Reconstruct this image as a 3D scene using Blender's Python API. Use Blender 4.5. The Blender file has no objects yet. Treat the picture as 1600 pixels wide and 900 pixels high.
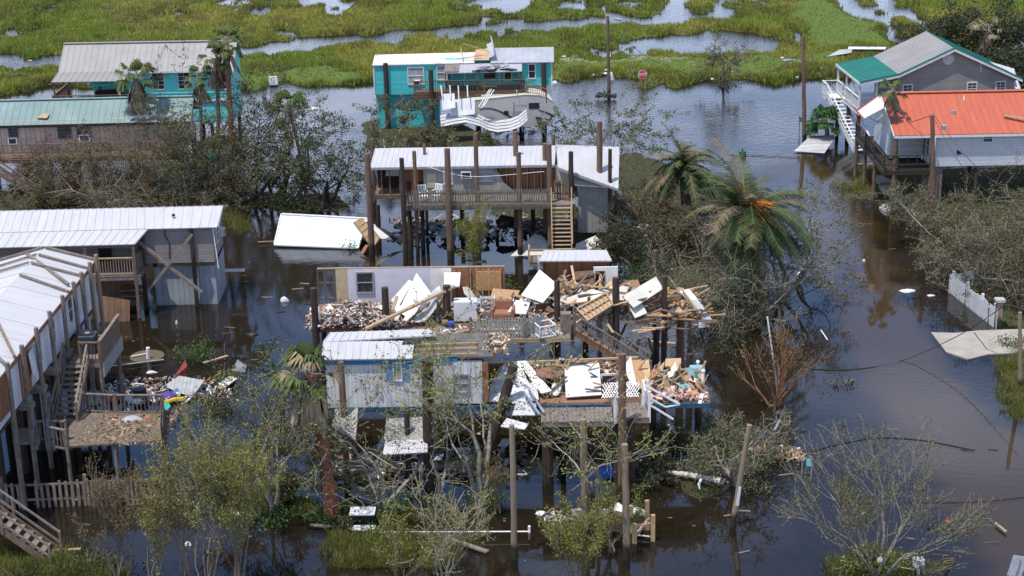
import bpy, math, random
import numpy as np
from mathutils import Vector, Matrix

# ---------------------------------------------------------------- camera, sky, sun, exposure
F_PX, H_CAM, PITCH, ROLL = 2700.0, 32.0, math.radians(19.0), math.radians(-1.1)
sc = bpy.context.scene
COL = sc.collection
cam_data = bpy.data.cameras.new('camera')
cam_data.sensor_width = 36.0
cam_data.lens = F_PX / 1600 * 36.0
cam_data.clip_start = 0.5
cam_data.clip_end = 3000
cam = bpy.data.objects.new('camera', cam_data)
COL.objects.link(cam)
RC = Matrix.Rotation(math.radians(90) - PITCH, 3, 'X') @ Matrix.Rotation(ROLL, 3, 'Z')
cam.matrix_world = Matrix.Translation((0, 0, H_CAM)) @ RC.to_4x4()
sc.camera = cam
sc.view_settings.view_transform = 'Standard'
sc.view_settings.look = 'None'
sc.view_settings.gamma = 1.0
sc.view_settings.exposure = 0.42
sc.cycles.max_bounces = 8
sc.cycles.transparent_max_bounces = 8
sc.cycles.caustics_reflective = False
sc.cycles.caustics_refractive = False

SUN_DIR = Vector((-0.40, -0.42, 1.7)).normalized()      # towards the sun: high, a little left and in front
SUN_EL = math.asin(SUN_DIR.z)
SUN_AZ = math.atan2(SUN_DIR.x, SUN_DIR.y)
world = bpy.data.worlds.new('World')
sc.world = world
world.use_nodes = True
wn = world.node_tree
bg = wn.nodes['Background']
sky = wn.nodes.new('ShaderNodeTexSky')
sky.sky_type = 'NISHITA'
sky.sun_disc = False
sky.sun_elevation = SUN_EL
sky.sun_rotation = SUN_AZ
sky.air_density = 1.0
sky.dust_density = 1.0
sky.ozone_density = 3.0
# scattered fair-weather clouds, so that the water mirrors more than plain blue
tcw = wn.nodes.new('ShaderNodeTexCoord')
mpw = wn.nodes.new('ShaderNodeMapping'); mpw.inputs['Scale'].default_value = (2.2, 2.2, 7.0)
nzw = wn.nodes.new('ShaderNodeTexNoise'); nzw.inputs['Scale'].default_value = 1.6; nzw.inputs['Detail'].default_value = 6
rpw = wn.nodes.new('ShaderNodeValToRGB')
rpw.color_ramp.elements[0].position = 0.44; rpw.color_ramp.elements[0].color = (0, 0, 0, 1)
rpw.color_ramp.elements[1].position = 0.70; rpw.color_ramp.elements[1].color = (0.85, 0.85, 0.85, 1)
mxw = wn.nodes.new('ShaderNodeMixRGB'); mxw.inputs[2].default_value = (8.4, 9.0, 11.0, 1)
wn.links.new(tcw.outputs['Generated'], mpw.inputs['Vector'])
wn.links.new(mpw.outputs[0], nzw.inputs['Vector'])
spz = wn.nodes.new('ShaderNodeSeparateXYZ'); wn.links.new(tcw.outputs['Generated'], spz.inputs[0])
hzw = wn.nodes.new('ShaderNodeMapRange'); hzw.inputs['From Min'].default_value = 0.12; hzw.inputs['From Max'].default_value = 0.42; hzw.inputs['To Min'].default_value = 0.20; hzw.inputs['To Max'].default_value = -0.11
wn.links.new(spz.outputs['Z'], hzw.inputs['Value'])
adw = wn.nodes.new('ShaderNodeMath'); adw.operation = 'ADD'; wn.links.new(nzw.outputs['Fac'], adw.inputs[0]); wn.links.new(hzw.outputs[0], adw.inputs[1])
wn.links.new(adw.outputs[0], rpw.inputs[0])
wn.links.new(rpw.outputs[0], mxw.inputs[0])
tnw = wn.nodes.new('ShaderNodeMixRGB'); tnw.blend_type = 'MULTIPLY'; tnw.inputs[0].default_value = 1.0; tnw.inputs[2].default_value = (0.88, 0.96, 1.08, 1)   # a deeper, washed-clean blue
wn.links.new(sky.outputs[0], tnw.inputs[1]); wn.links.new(tnw.outputs[0], mxw.inputs[1])
wn.links.new(mxw.outputs[0], bg.inputs['Color'])
bg.inputs['Strength'].default_value = 0.15
sun_data = bpy.data.lights.new('sun', 'SUN')
sun_data.energy = 3.5
sun_data.angle = math.radians(0.5)
sun_data.color = (1.0, 0.955, 0.88)
sun = bpy.data.objects.new('sun', sun_data)
COL.objects.link(sun)
sun.rotation_euler = SUN_DIR.to_track_quat('Z', 'Y').to_euler()

# ---------------------------------------------------------------- measuring helpers (1600 x 900 picture -> metres)
def ray(px, py):
    return RC @ Vector(((px - 800) / F_PX, -(py - 450) / F_PX, -1.0))
def P(px, py, z=0.0):
    d = ray(px, py)
    t = (z - H_CAM) / d.z
    return Vector((d.x * t, d.y * t, z))
def PY(px, py, Y):
    d = ray(px, py)
    t = Y / d.y
    return Vector((d.x * t, Y, H_CAM + d.z * t))
def hgt(base, py, px=None):
    """height at which the picture row py is met straight above the point base"""
    q = project(base.x, base.y, base.z)
    return PY(q[0] if px is None else px, py, base.y).z
RCT = np.array(RC.transposed())
def project(X, Y, Z=0.0):
    v = np.stack([np.asarray(X, float), np.asarray(Y, float), np.asarray(Z, float) - H_CAM + 0 * np.asarray(X, float)], -1)
    c = v @ RCT.T
    return 800 + F_PX * c[..., 0] / -c[..., 2], 450 - F_PX * c[..., 1] / -c[..., 2]

# ---------------------------------------------------------------- materials
def N(nt, typ, **kw):
    n = nt.nodes.new(typ)
    for k, v in kw.items():
        if k in n.inputs: n.inputs[k].default_value = v
        else: setattr(n, k, v)
    return n
MATS = {}
def mat(name, c1, c2=None, rough=0.8, scale=3.0, spec=0.3, bump=0.0, bscale=30.0, stripe=None, stripes_per_m=5.0, stripe_dark=0.6,
        metal=0.0, stain=None, stain_amt=0.5, stain_scale=1.2, stretch=(1, 1, 1), coords='Object', stripe_w=0.12, wet=0.0):
    """noise-mottled surface; stripe = axis along which thin dark grooves repeat; stain = second colour in patches"""
    if name in MATS: return MATS[name]
    m = bpy.data.materials.new(name); m.use_nodes = True
    nt = m.node_tree; L = nt.links.new
    b = nt.nodes['Principled BSDF']
    b.inputs['Roughness'].default_value = rough
    b.inputs['Specular IOR Level'].default_value = spec
    b.inputs['Metallic'].default_value = metal
    c2 = c2 or tuple(x * 0.75 for x in c1)
    tc = N(nt, 'ShaderNodeTexCoord')
    mp = N(nt, 'ShaderNodeMapping'); mp.inputs['Scale'].default_value = stretch
    L(tc.outputs[coords], mp.inputs['Vector'])
    nz = N(nt, 'ShaderNodeTexNoise', Scale=scale, Detail=6.0, Roughness=0.65)
    L(mp.outputs[0], nz.inputs['Vector'])
    rp = N(nt, 'ShaderNodeValToRGB')
    rp.color_ramp.elements[0].position = 0.32; rp.color_ramp.elements[0].color = (*c2, 1)
    rp.color_ramp.elements[1].position = 0.66; rp.color_ramp.elements[1].color = (*c1, 1)
    L(nz.outputs['Fac'], rp.inputs[0])
    out = rp.outputs[0]
    if stain:
        n2 = N(nt, 'ShaderNodeTexNoise', Scale=stain_scale, Detail=8.0, Roughness=0.7)
        L(mp.outputs[0], n2.inputs['Vector'])
        r2 = N(nt, 'ShaderNodeValToRGB')
        r2.color_ramp.elements[0].position = 0.52; r2.color_ramp.elements[0].color = (0, 0, 0, 1)
        r2.color_ramp.elements[1].position = 0.72; r2.color_ramp.elements[1].color = (stain_amt,) * 3 + (1,)
        L(n2.outputs['Fac'], r2.inputs[0])
        mx = N(nt, 'ShaderNodeMixRGB'); mx.inputs[2].default_value = (*stain, 1)
        L(r2.outputs[0], mx.inputs[0]); L(out, mx.inputs[1]); out = mx.outputs[0]
    hgt_out = None
    if wet:   # algae-dark band left by the water on the foot of a pile
        sw = N(nt, 'ShaderNodeSeparateXYZ'); L(tc.outputs['Object'], sw.inputs[0])
        aw = N(nt, 'ShaderNodeMath', operation='MULTIPLY_ADD'); aw.inputs[1].default_value = .5; L(nz.outputs['Fac'], aw.inputs[0]); L(sw.outputs['Z'], aw.inputs[2])
        rw_ = N(nt, 'ShaderNodeMapRange'); rw_.inputs['From Min'].default_value = wet; rw_.inputs['From Max'].default_value = wet + .25; L(aw.outputs[0], rw_.inputs['Value'])
        mw = N(nt, 'ShaderNodeMixRGB'); mw.inputs[1].default_value = (.028, .026, .016, 1); L(rw_.outputs[0], mw.inputs[0]); L(out, mw.inputs[2]); out = mw.outputs[0]
    if stripe:
        sp = N(nt, 'ShaderNodeSeparateXYZ'); L(tc.outputs['Object'], sp.inputs[0])
        a = N(nt, 'ShaderNodeMath', operation='MULTIPLY'); a.inputs[1].default_value = stripes_per_m
        if stripe == 'XY':
            s0 = N(nt, 'ShaderNodeMath', operation='ADD'); L(sp.outputs['X'], s0.inputs[0]); L(sp.outputs['Y'], s0.inputs[1]); L(s0.outputs[0], a.inputs[0])
        else:
            L(sp.outputs[stripe], a.inputs[0])
        fr = N(nt, 'ShaderNodeMath', operation='FRACT'); L(a.outputs[0], fr.inputs[0])
        lt = N(nt, 'ShaderNodeMath', operation='LESS_THAN'); lt.inputs[1].default_value = stripe_w; L(fr.outputs[0], lt.inputs[0])
        m2 = N(nt, 'ShaderNodeMixRGB', blend_type='MULTIPLY'); m2.inputs[2].default_value = (stripe_dark,) * 3 + (1,)
        L(lt.outputs[0], m2.inputs[0]); L(out, m2.inputs[1]); out = m2.outputs[0]
        # board-to-board variation
        fl = N(nt, 'ShaderNodeMath', operation='FLOOR'); L(a.outputs[0], fl.inputs[0])
        wnn = N(nt, 'ShaderNodeTexWhiteNoise', noise_dimensions='1D'); L(fl.outputs[0], wnn.inputs['W'])
        mr = N(nt, 'ShaderNodeMapRange'); mr.inputs['To Min'].default_value = 0.86; mr.inputs['To Max'].default_value = 1.0
        L(wnn.outputs['Value'], mr.inputs['Value'])
        m3 = N(nt, 'ShaderNodeMixRGB', blend_type='MULTIPLY'); m3.inputs[0].default_value = 1.0
        L(out, m3.inputs[1]); L(mr.outputs[0], m3.inputs[2]); out = m3.outputs[0]
        inv = N(nt, 'ShaderNodeMath', operation='SUBTRACT'); inv.inputs[0].default_value = 1.0; L(fr.outputs[0], inv.inputs[1])
        hgt_out = fr.outputs[0]
    L(out, b.inputs['Base Color'])
    if bump or hgt_out is not None:
        n3 = N(nt, 'ShaderNodeTexNoise', Scale=bscale, Detail=4.0)
        L(mp.outputs[0], n3.inputs['Vector'])
        bp = N(nt, 'ShaderNodeBump', Strength=max(bump, 0.15), Distance=0.02)
        if hgt_out is not None:
            ad = N(nt, 'ShaderNodeMath', operation='MULTIPLY_ADD'); ad.inputs[1].default_value = 0.3
            L(n3.outputs['Fac'], ad.inputs[0]); L(hgt_out, ad.inputs[2]); L(ad.outputs[0], bp.inputs['Height'])
        else:
            L(n3.outputs['Fac'], bp.inputs['Height'])
        L(bp.outputs[0], b.inputs['Normal'])
    MATS[name] = m
    return m
def leafmat(name, attr=True, rough=0.6, spec=0.25, trans=0.25):
    """foliage: colour per leaf from the mesh's own leaf colour attribute, a little light through the blade"""
    if name in MATS: return MATS[name]
    m = bpy.data.materials.new(name); m.use_nodes = True
    nt = m.node_tree; L = nt.links.new
    b = nt.nodes['Principled BSDF']
    at = N(nt, 'ShaderNodeAttribute', attribute_name='tint')
    L(at.outputs['Color'], b.inputs['Base Color'])
    b.inputs['Roughness'].default_value = rough
    b.inputs['Specular IOR Level'].default_value = spec
    tr = N(nt, 'ShaderNodeBsdfTranslucent'); L(at.outputs['Color'], tr.inputs['Color'])
    mx = N(nt, 'ShaderNodeMixShader'); mx.inputs[0].default_value = trans
    L(b.outputs[0], mx.inputs[1]); L(tr.outputs[0], mx.inputs[2])
    L(mx.outputs[0], nt.nodes['Material Output'].inputs['Surface'])
    MATS[name] = m
    return m

WOODNEW = mat('fresh_lumber', (0.52, 0.36, 0.20), (0.38, 0.24, 0.13), scale=4, bump=0.2)
WOODTAN = mat('tan_lumber', (0.42, 0.31, 0.19), (0.30, 0.21, 0.13), scale=5, bump=0.2)
WOODGREY = mat('weathered_grey_wood', (0.24, 0.20, 0.165), (0.125, 0.10, 0.08), scale=5, bump=0.3, stain=(0.08, 0.065, 0.05), stain_scale=3)
WOODBRN = mat('brown_weathered_wood', (0.19, 0.125, 0.085), (0.095, 0.06, 0.04), scale=4, bump=0.3)
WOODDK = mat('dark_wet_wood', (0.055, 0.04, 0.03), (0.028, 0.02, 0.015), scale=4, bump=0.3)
PILE = mat('treated_pile_wood', (0.21, 0.13, 0.085), (0.10, 0.062, 0.042), scale=2.0, bump=0.5, bscale=18, stretch=(4, 4, .5), stain=(0.05, 0.035, 0.025), stain_scale=1.5, wet=.75)
PILEDK = mat('dark_creosote_pile', (0.075, 0.048, 0.035), (0.03, 0.02, 0.016), scale=2.0, bump=0.5, bscale=18, stretch=(4, 4, .5), wet=.75)
PILEGR = mat('grey_pole_wood', (0.30, 0.23, 0.16), (0.17, 0.125, 0.085), scale=2.0, bump=0.5, bscale=18, stretch=(4, 4, .4), stain=(0.10, 0.075, 0.05), stain_scale=2, wet=.75)
OSB = mat('sheathing_board', (0.44, 0.27, 0.14), (0.31, 0.17, 0.085), scale=9, bump=0.2)
OSBRED = mat('reddish_sheathing', (0.33, 0.15, 0.075), (0.22, 0.095, 0.05), scale=5, bump=0.2, stripe='X', stripes_per_m=1.6, stripe_dark=0.5, stripe_w=.1)
WHITE = mat('white_paint', (0.68, 0.68, 0.67), (0.56, 0.56, 0.55), rough=0.5, scale=2.0, stain=(0.42, 0.39, 0.34), stain_amt=0.45)
WHITEMET = mat('white_metal_roof', (0.49, 0.475, 0.47), (0.43, 0.42, 0.42), rough=0.45, scale=0.8, spec=0.4, stain=(0.33, 0.30, 0.26), stain_amt=0.5, stain_scale=1.5, stretch=(3, .35, 1))
DRYWALL = mat('white_wallboard', (0.76, 0.745, 0.70), (0.62, 0.60, 0.55), scale=1.6, stain=(0.45, 0.38, 0.28), stain_amt=0.5)
GLASS = mat('window_glass', (0.02, 0.025, 0.03), (0.05, 0.055, 0.06), rough=0.08, spec=0.8, scale=1.5)
CURTAIN = mat('pale_blind', (0.42, 0.42, 0.42), (0.28, 0.28, 0.29), rough=0.4, scale=3, stripe='Z', stripes_per_m=8, stripe_dark=0.8)
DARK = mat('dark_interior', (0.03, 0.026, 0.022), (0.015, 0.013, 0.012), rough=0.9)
BLACKPL = mat('black_plastic', (0.03, 0.03, 0.032), (0.018, 0.018, 0.02), rough=0.5)
GREYMET = mat('galvanised_metal', (0.40, 0.41, 0.42), (0.28, 0.29, 0.30), rough=0.4, metal=0.3)
PVC = mat('white_pvc', (0.80, 0.80, 0.78), (0.66, 0.65, 0.62), rough=0.4)

# ---------------------------------------------------------------- mesh collecting
class MB:
    def __init__(s): s.v = []; s.f = []; s.mi = []; s.cur = 0
    def add(s, vs, fs):
        o = len(s.v); s.v += [tuple(v) for v in vs]
        for f in fs: s.f.append(tuple(i + o for i in f)); s.mi.append(s.cur)
        return s
    def hexa(s, p):   # 8 corners: bottom 0-3 (ccw), top 4-7
        return s.add(p, [(3, 2, 1, 0), (4, 5, 6, 7), (0, 1, 5, 4), (1, 2, 6, 5), (2, 3, 7, 6), (3, 0, 4, 7)])
    def box(s, x0, x1, y0, y1, z0, z1):
        return s.hexa([(x0, y0, z0), (x1, y0, z0), (x1, y1, z0), (x0, y1, z0), (x0, y0, z1), (x1, y0, z1), (x1, y1, z1), (x0, y1, z1)])
    def beam(s, a, b, w=0.1, h=0.1, up=(0, 0, 1)):
        a = Vector(a); b = Vector(b); d = (b - a)
        if d.length < 1e-6: return s
        d.normalize(); up = Vector(up)
        if abs(d.dot(up)) > 0.98: up = Vector((0, 1, 0))
        r = d.cross(up).normalized(); u = r.cross(d).normalized()
        r = r * w / 2; u = u * h / 2
        return s.hexa([a - r - u, a + r - u, b + r - u, b - r - u, a - r + u, a + r + u, b + r + u, b - r + u])
    def slab(s, pts, t, n=None):   # planar polygon given thickness t along its normal (downwards)
        pts = [Vector(p) for p in pts]
        if n is None:
            n = (pts[1] - pts[0]).cross(pts[2] - pts[0]).normalized()
        k = len(pts); lo = [p - n * t for p in pts]
        fs = [tuple(range(k)), tuple(reversed(range(k, 2 * k)))]
        for i in range(k): j = (i + 1) % k; fs.append((j, i, i + k, j + k))
        return s.add(pts + lo, fs)
    def tube(s, pts, r, n=8, cap=True):
        pts = [Vector(p) for p in pts]; k = len(pts)
        if not hasattr(r, '__len__'): r = [r] * k
        vs = []; ref = None
        for i, p in enumerate(pts):
            d = (pts[min(i + 1, k - 1)] - pts[max(i - 1, 0)])
            d = d.normalized() if d.length > 1e-9 else Vector((0, 0, 1))
            if ref is None: ref = Vector((1, 0, 0)) if abs(d.x) < 0.8 else Vector((0, 1, 0))
            a = (ref - d * ref.dot(d)).normalized(); b = d.cross(a); ref = a
            for j in range(n):
                t = 2 * math.pi * j / n
                vs.append(p + (a * math.cos(t) + b * math.sin(t)) * r[i])
        fs = []
        for i in range(k - 1):
            for j in range(n):
                j2 = (j + 1) % n
                fs.append((i * n + j, i * n + j2, (i + 1) * n + j2, (i + 1) * n + j))
        if cap: fs += [tuple(reversed(range(n))), tuple(range((k - 1) * n, k * n))]
        return s.add(vs, fs)
    def build(s, name, material, parent=None, smooth=False, loc=None, bevel=0):
        me = bpy.data.meshes.new(name)
        me.from_pydata(s.v, [], s.f)
        ms = material if isinstance(material, (list, tuple)) else [material]
        for m in ms: me.materials.append(m)
        if len(ms) > 1: me.polygons.foreach_set('material_index', s.mi)
        if smooth: me.polygons.foreach_set('use_smooth', [True] * len(s.f))
        me.update()
        o = bpy.data.objects.new(name, me); COL.objects.link(o)
        if parent: o.parent = parent
        if loc: o.location = loc
        if bevel:
            b = o.modifiers.new('bevel', 'BEVEL'); b.width = bevel; b.segments = 2; b.limit_method = 'ANGLE'
        return o
def tag(o, label, cat, group=None, kind=None):
    if label: o['label'] = label
    if cat: o['category'] = cat
    if group: o['group'] = group
    if kind: o['kind'] = kind
    return o
def empty(name, loc, rz=0.0, label=None, cat=None, group=None):
    o = bpy.data.objects.new(name, None); COL.objects.link(o)
    o.location = loc; o.rotation_euler = (0, 0, rz)
    o.empty_display_size = 0.5
    return tag(o, label, cat, group)
def copy_tree(o, parent=None, kids=None):
    if kids is None:
        kids = {}
        for x in COL.objects:
            if x.parent: kids.setdefault(x.parent, []).append(x)
    c = o.copy(); COL.objects.link(c); c.parent = parent
    for ch in kids.get(o, []): copy_tree(ch, c, kids)
    return c
class Fr:
    """local frame of a building: origin on the water, x along its front, y into its depth"""
    def __init__(s, px, py, deg=0.0, z=0.0):
        s.o = P(px, py, z); s.o.z = 0; s.a = math.radians(deg)
        s.c, s.s = math.cos(s.a), math.sin(s.a)
    def back(s, w):
        d = w - s.o
        return Vector((d.x * s.c + d.y * s.s, -d.x * s.s + d.y * s.c, w.z))
    def z(s, px, py, z): return s.back(P(px, py, z))
    def y(s, px, py, y=0.0):     # on the local plane y = const
        d = ray(px, py); C = Vector((0, 0, H_CAM))
        n = Vector((-s.s, s.c, 0)); t = (y + n.dot(s.o) - n.dot(C)) / n.dot(d)
        return s.back(C + d * t)
    def x(s, px, py, x=0.0):
        d = ray(px, py); C = Vector((0, 0, H_CAM))
        n = Vector((s.c, s.s, 0)); t = (x + n.dot(s.o) - n.dot(C)) / n.dot(d)
        return s.back(C + d * t)
    def w(s, v): return Vector((s.o.x + v[0] * s.c - v[1] * s.s, s.o.y + v[0] * s.s + v[1] * s.c, v[2]))
    def mb(s): return MB()
def rnd(seed): return random.Random(seed)

# value noise on numpy arrays
def _lat(ix, iy, seed):
    h = (ix.astype(np.int64) * 374761393 + iy.astype(np.int64) * 668265263 + seed * 974711) & 0x7fffffff
    h = ((h ^ (h >> 13)) * 1274126177) & 0x7fffffff
    return ((h ^ (h >> 16)) & 0xffff) / 65535.0
def vnoise(x, y, seed=0, octs=3):
    r = 0; amp = 1; tot = 0
    for k in range(octs):
        fx, fy = np.floor(x), np.floor(y); u, v = x - fx, y - fy
        u = u * u * (3 - 2 * u); v = v * v * (3 - 2 * v)
        a = _lat(fx, fy, seed + k); b = _lat(fx + 1, fy, seed + k); c = _lat(fx, fy + 1, seed + k); d = _lat(fx + 1, fy + 1, seed + k)
        r = r + amp * ((a * (1 - u) + b * u) * (1 - v) + (c * (1 - u) + d * u) * v); tot += amp
        amp *= 0.5; x = x * 2.03 + 11.7; y = y * 2.03 + 5.3
    return r / tot
def inpoly(px, py, poly):
    ins = np.zeros(px.shape, bool); n = len(poly)
    for i in range(n):
        x1, y1 = poly[i]; x2, y2 = poly[(i + 1) % n]
        if y1 == y2: continue
        c = ((y1 > py) != (y2 > py)) & (px < (x2 - x1) * (py - y1) / (y2 - y1) + x1)
        ins ^= c
    return ins
def FrE(p1, p2, z, flip=False):
    """local frame from two picture points known to lie at height z"""
    a = P(p1[0], p1[1], z); b = P(p2[0], p2[1], z)
    f = Fr(p1[0], p1[1], 0, z); f.o = Vector((a.x, a.y, 0)); f.a = math.atan2(b.y - a.y, b.x - a.x)
    f.c, f.s = math.cos(f.a), math.sin(f.a); f.len = (b - a).length
    return f
# ---------------------------------------------------------------- ground, marsh, water
FAR_BANK = [(-400, 160), (0, 152), (60, 143), (100, 133), (370, 136), (560, 131), (640, 128), (860, 124), (985, 124), (1000, 131), (1060, 134), (1115, 130), (1140, 122),
            (1300, 124), (1420, 128), (2000, 128), (2000, -400), (-400, -400)]
WATER_FAR = [
    [(-400, 84), (30, 84), (95, 88), (250, 84), (385, 73), (440, 69), (520, 58), (570, 51), (640, 47), (700, 44), (760, 40), (830, 33), (900, 25), (1000, 23), (1032, 20), (1038, -200), (1082, -200),
     (1076, 12), (1110, 20), (1170, 28), (1150, 33), (1080, 36), (960, 41), (880, 48), (800, 48), (740, 55), (690, 57), (620, 68), (560, 71), (500, 78), (460, 85), (385, 90), (250, 100), (95, 107), (40, 108), (0, 99), (-400, 100)],
    [(-30, 121), (15, 120), (28, 127), (10, 131), (-30, 131)],
    [(866, 76), (900, 71), (940, 69), (958, 62), (1010, 60), (1080, 55), (1110, 52), (1200, 54), (1222, 64), (1232, 78), (1190, 85), (1100, 88), (1000, 89), (950, 90), (915, 86), (880, 82)],
    [(1225, 40), (1245, 45), (1258, 62), (1255, 80), (1235, 66)],
    [(1284, -200), (1368, -200), (1400, 8), (1440, 24), (1470, 46), (1474, 62), (1420, 80), (1398, 62), (1372, 45), (1338, 28), (1308, 12)],
    [(458, 18), (466, 5), (480, -60), (560, -60), (530, 10), (495, 14), (470, 18)], [(745, 5), (790, -30), (830, -30), (826, 10), (800, 17), (755, 14)], [(1588, 60), (1640, 50), (1640, 90), (1592, 84)],
]
LAND_ISLANDS = [[(1336, -20), (1356, -20), (1360, 10), (1340, 8)], [(1366, 12), (1392, 24), (1386, 27), (1364, 20)], [(1390, 30), (1420, 30), (1442, 42), (1440, 52), (1410, 54), (1392, 40)],
                [(975, 70), (983, 66), (984, 80), (976, 81)], [(895, 74), (918, 68), (920, 82), (896, 84)], [(928, 70), (960, 66), (968, 72), (940, 82)]]
PONDS = [(70, 12, 24, 3.4), (167, 12, 12, 2.2), (305, 7, 11, 2.5), (357, 8, 19, 4), (272, 21, 24, 6), (215, 50, 44, 3), (265, 45, 9, 4), (54, 40, 6, 4), (85, 40, 4, 2.5), (205, 32, 9, 3), (230, 30, 7, 2),
         (620, 14, 14, 2), (45, 116, 20, 2), (672, 10, 4, 10), (880, 5, 14, 4), (60, 122, 18, 3), (1040, 56, 20, 3), (100, 22, 8, 1.4), (322, 27, 8, 1.3)]
NEAR_LAND = [
    [(345, 338), (380, 336), (392, 352), (372, 366), (346, 364)],                       # grass spit by the white-roofed house
    [(-60, 290), (60, 296), (330, 300), (430, 288), (520, 300), (560, 318), (470, 330), (340, 332), (-60, 350)],   # under the fallen trees
    [(560, 190), (700, 186), (760, 200), (760, 232), (600, 236), (560, 215)],
    [(930, 232), (1010, 240), (1150, 290), (1180, 330), (1040, 350), (960, 330), (950, 270)],
    [(1000, 400), (1120, 420), (1180, 470), (1160, 520), (1080, 500), (1010, 440)],
    [(1300, 282), (1350, 268), (1420, 262), (1700, 240), (1700, 520), (1560, 512), (1500, 455), (1470, 420), (1450, 395), (1420, 350), (1395, 318), (1340, 312), (1310, 298)],
    [(1560, 556), (1600, 548), (1700, 540), (1700, 700), (1590, 640), (1570, 590)],
    [(370, 792), (440, 786), (560, 800), (640, 796), (790, 780), (800, 792), (700, 806), (600, 812), (480, 812), (380, 812)],
    [(240, 470), (262, 462), (262, 474), (244, 482)],
    [(505, 850), (560, 838), (640, 836), (700, 842), (735, 852), (700, 872), (640, 884), (560, 884), (510, 872)],
    [(1290, 876), (1330, 858), (1400, 856), (1440, 880), (1440, 960), (1290, 960)],
    [(-40, 866), (60, 852), (130, 870), (200, 892), (200, 960), (-40, 960)],
    [(980, 738), (1080, 744), (1160, 760), (1200, 756), (1190, 776), (1120, 780), (1000, 752)],
    [(750, 300), (900, 320), (1000, 330), (1010, 372), (900, 380), (780, 350)],
]
LAWN = [[(1218, -200), (1284, -200), (1296, 6), (1330, 30), (1372, 52), (1396, 72), (1300, 84), (1262, 70), (1258, 40), (1240, 20)],
        [(866, 101), (960, 97), (1120, 96), (1300, 92), (1300, 108), (1110, 112), (866, 112)], [(370, 122), (580, 112), (580, 126), (372, 134)],
        [(345, 338), (380, 336), (392, 352), (372, 366), (346, 364)], [(1300, 282), (1380, 268), (1390, 320), (1310, 300)], [(505, 850), (560, 838), (640, 836), (700, 842), (735, 852), (700, 872), (640, 884), (560, 884), (510, 872)],
        [(1500, 480), (1700, 470), (1700, 560), (1560, 512)], [(1560, 556), (1600, 548), (1700, 540), (1700, 700), (1590, 640)]]
ROAD = [(1180, 232), (1240, 300), (1292, 470), (1340, 560), (1440, 705), (1560, 900), (1620, 1000), (1900, 1000), (1700, 760), (1560, 650), (1440, 500), (1392, 400), (1330, 290), (1270, 228)]
TRACK = [(866, 103), (960, 99.5), (1080, 99.5), (1080, 102), (960, 103), (866, 106.5)]

def land_mask(X, Y):
    wx = (vnoise(X * .35, Y * .2, 3) - .5) * 3.2; wy = (vnoise(X * .35, Y * .2, 9) - .5) * 7.0
    far = Y > 100
    sx = np.where(far, wx, wx * .6); sy = np.where(far, wy, wy * .25)
    fx = (vnoise(X * 1.6, Y * 1.0, 21, 2) - .5) * 1.6; fy = (vnoise(X * 1.6, Y * 1.0, 22, 2) - .5) * 2.6
    px, py = project(X + sx + fx, Y + sy + fy, 0 * X)
    land = inpoly(px, py, FAR_BANK)
    for q in WATER_FAR: land &= ~inpoly(px, py, q)
    for q in LAND_ISLANDS: land |= inpoly(px, py, q)
    for a, b, rx, ry in PONDS:
        e = ((px - a) / rx) ** 2 + ((py - b) / ry) ** 2 < 1.0
        land &= ~(e & (vnoise(X * 1.1, Y * .5, 40, 3) > .42))
    spk = (vnoise(X * .22, Y * .06, 61, 2) > .66) & (vnoise(X * 1.3, Y * .5, 60, 3) > .52) & (py < 62)
    land &= ~spk
    spk2 = inpoly(px, py, [(790, -50), (1040, -50), (1030, 20), (820, 30), (790, 20)]) & (vnoise(X * .9, Y * .35, 77, 3) > .70)
    land &= ~spk2
    for q in NEAR_LAND: land |= inpoly(px, py, q)
    return land, px, py

xs = np.concatenate([np.linspace(-700, -90, 14), np.arange(-84, 84, .4), np.linspace(90, 700, 14)])
ys = np.concatenate([np.linspace(-200, 42, 8), np.arange(50, 214, .4), np.linspace(224, 1500, 16)])
GX, GY = np.meshgrid(xs, ys)
LM, GPX, GPY = land_mask(GX, GY)
LMf = LM.astype(float)
for _ in range(2):
    LMf[1:-1, 1:-1] = (LMf[1:-1, 1:-1] * 2 + LMf[:-2, 1:-1] + LMf[2:, 1:-1] + LMf[1:-1, :-2] + LMf[1:-1, 2:]) / 6
lev = np.zeros_like(GX)
for q in LAWN[:3]: lev += inpoly(GPX, GPY, q)
Z = -0.42 + LMf * (0.55 + 0.16 * vnoise(GX * .8, GY * .8, 5)) + (vnoise(GX * .5, GY * .5, 14) - .5) * .12 + np.clip(lev, 0, 1) * .3 * LMf
road = inpoly(GPX + (vnoise(GX * .6, GY * .6, 70) - .5) * 10, GPY, ROAD).astype(float)
for _ in range(2):
    road[1:-1, 1:-1] = (road[1:-1, 1:-1] + road[:-2, 1:-1] + road[2:, 1:-1] + road[1:-1, :-2] + road[1:-1, 2:]) / 5
Z = np.where(road > 0.05, Z * (1 - road) + road * -0.12, Z)
ny, nx = GX.shape
lawn = np.zeros_like(GX)
for q in LAWN: lawn = np.maximum(lawn, inpoly(GPX, GPY, q))
lawn_g = lawn * (GPY < 150)
track = inpoly(GPX, GPY + (vnoise(GX * .4, GY * .4, 80) - .5) * 1.5, TRACK)
me = bpy.data.meshes.new('ground')
me.vertices.add(nx * ny)
me.vertices.foreach_set('co', np.stack([GX, GY, Z], -1).ravel())
ii = (np.arange(ny - 1)[:, None] * nx + np.arange(nx - 1)[None, :]).ravel()
quads = np.stack([ii, ii + 1, ii + 1 + nx, ii + nx], -1)
me.loops.add(quads.size); me.loops.foreach_set('vertex_index', quads.ravel())
me.polygons.add(len(quads)); me.polygons.foreach_set('loop_start', np.arange(len(quads)) * 4)
me.polygons.foreach_set('use_smooth', np.ones(len(quads), bool))
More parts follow.
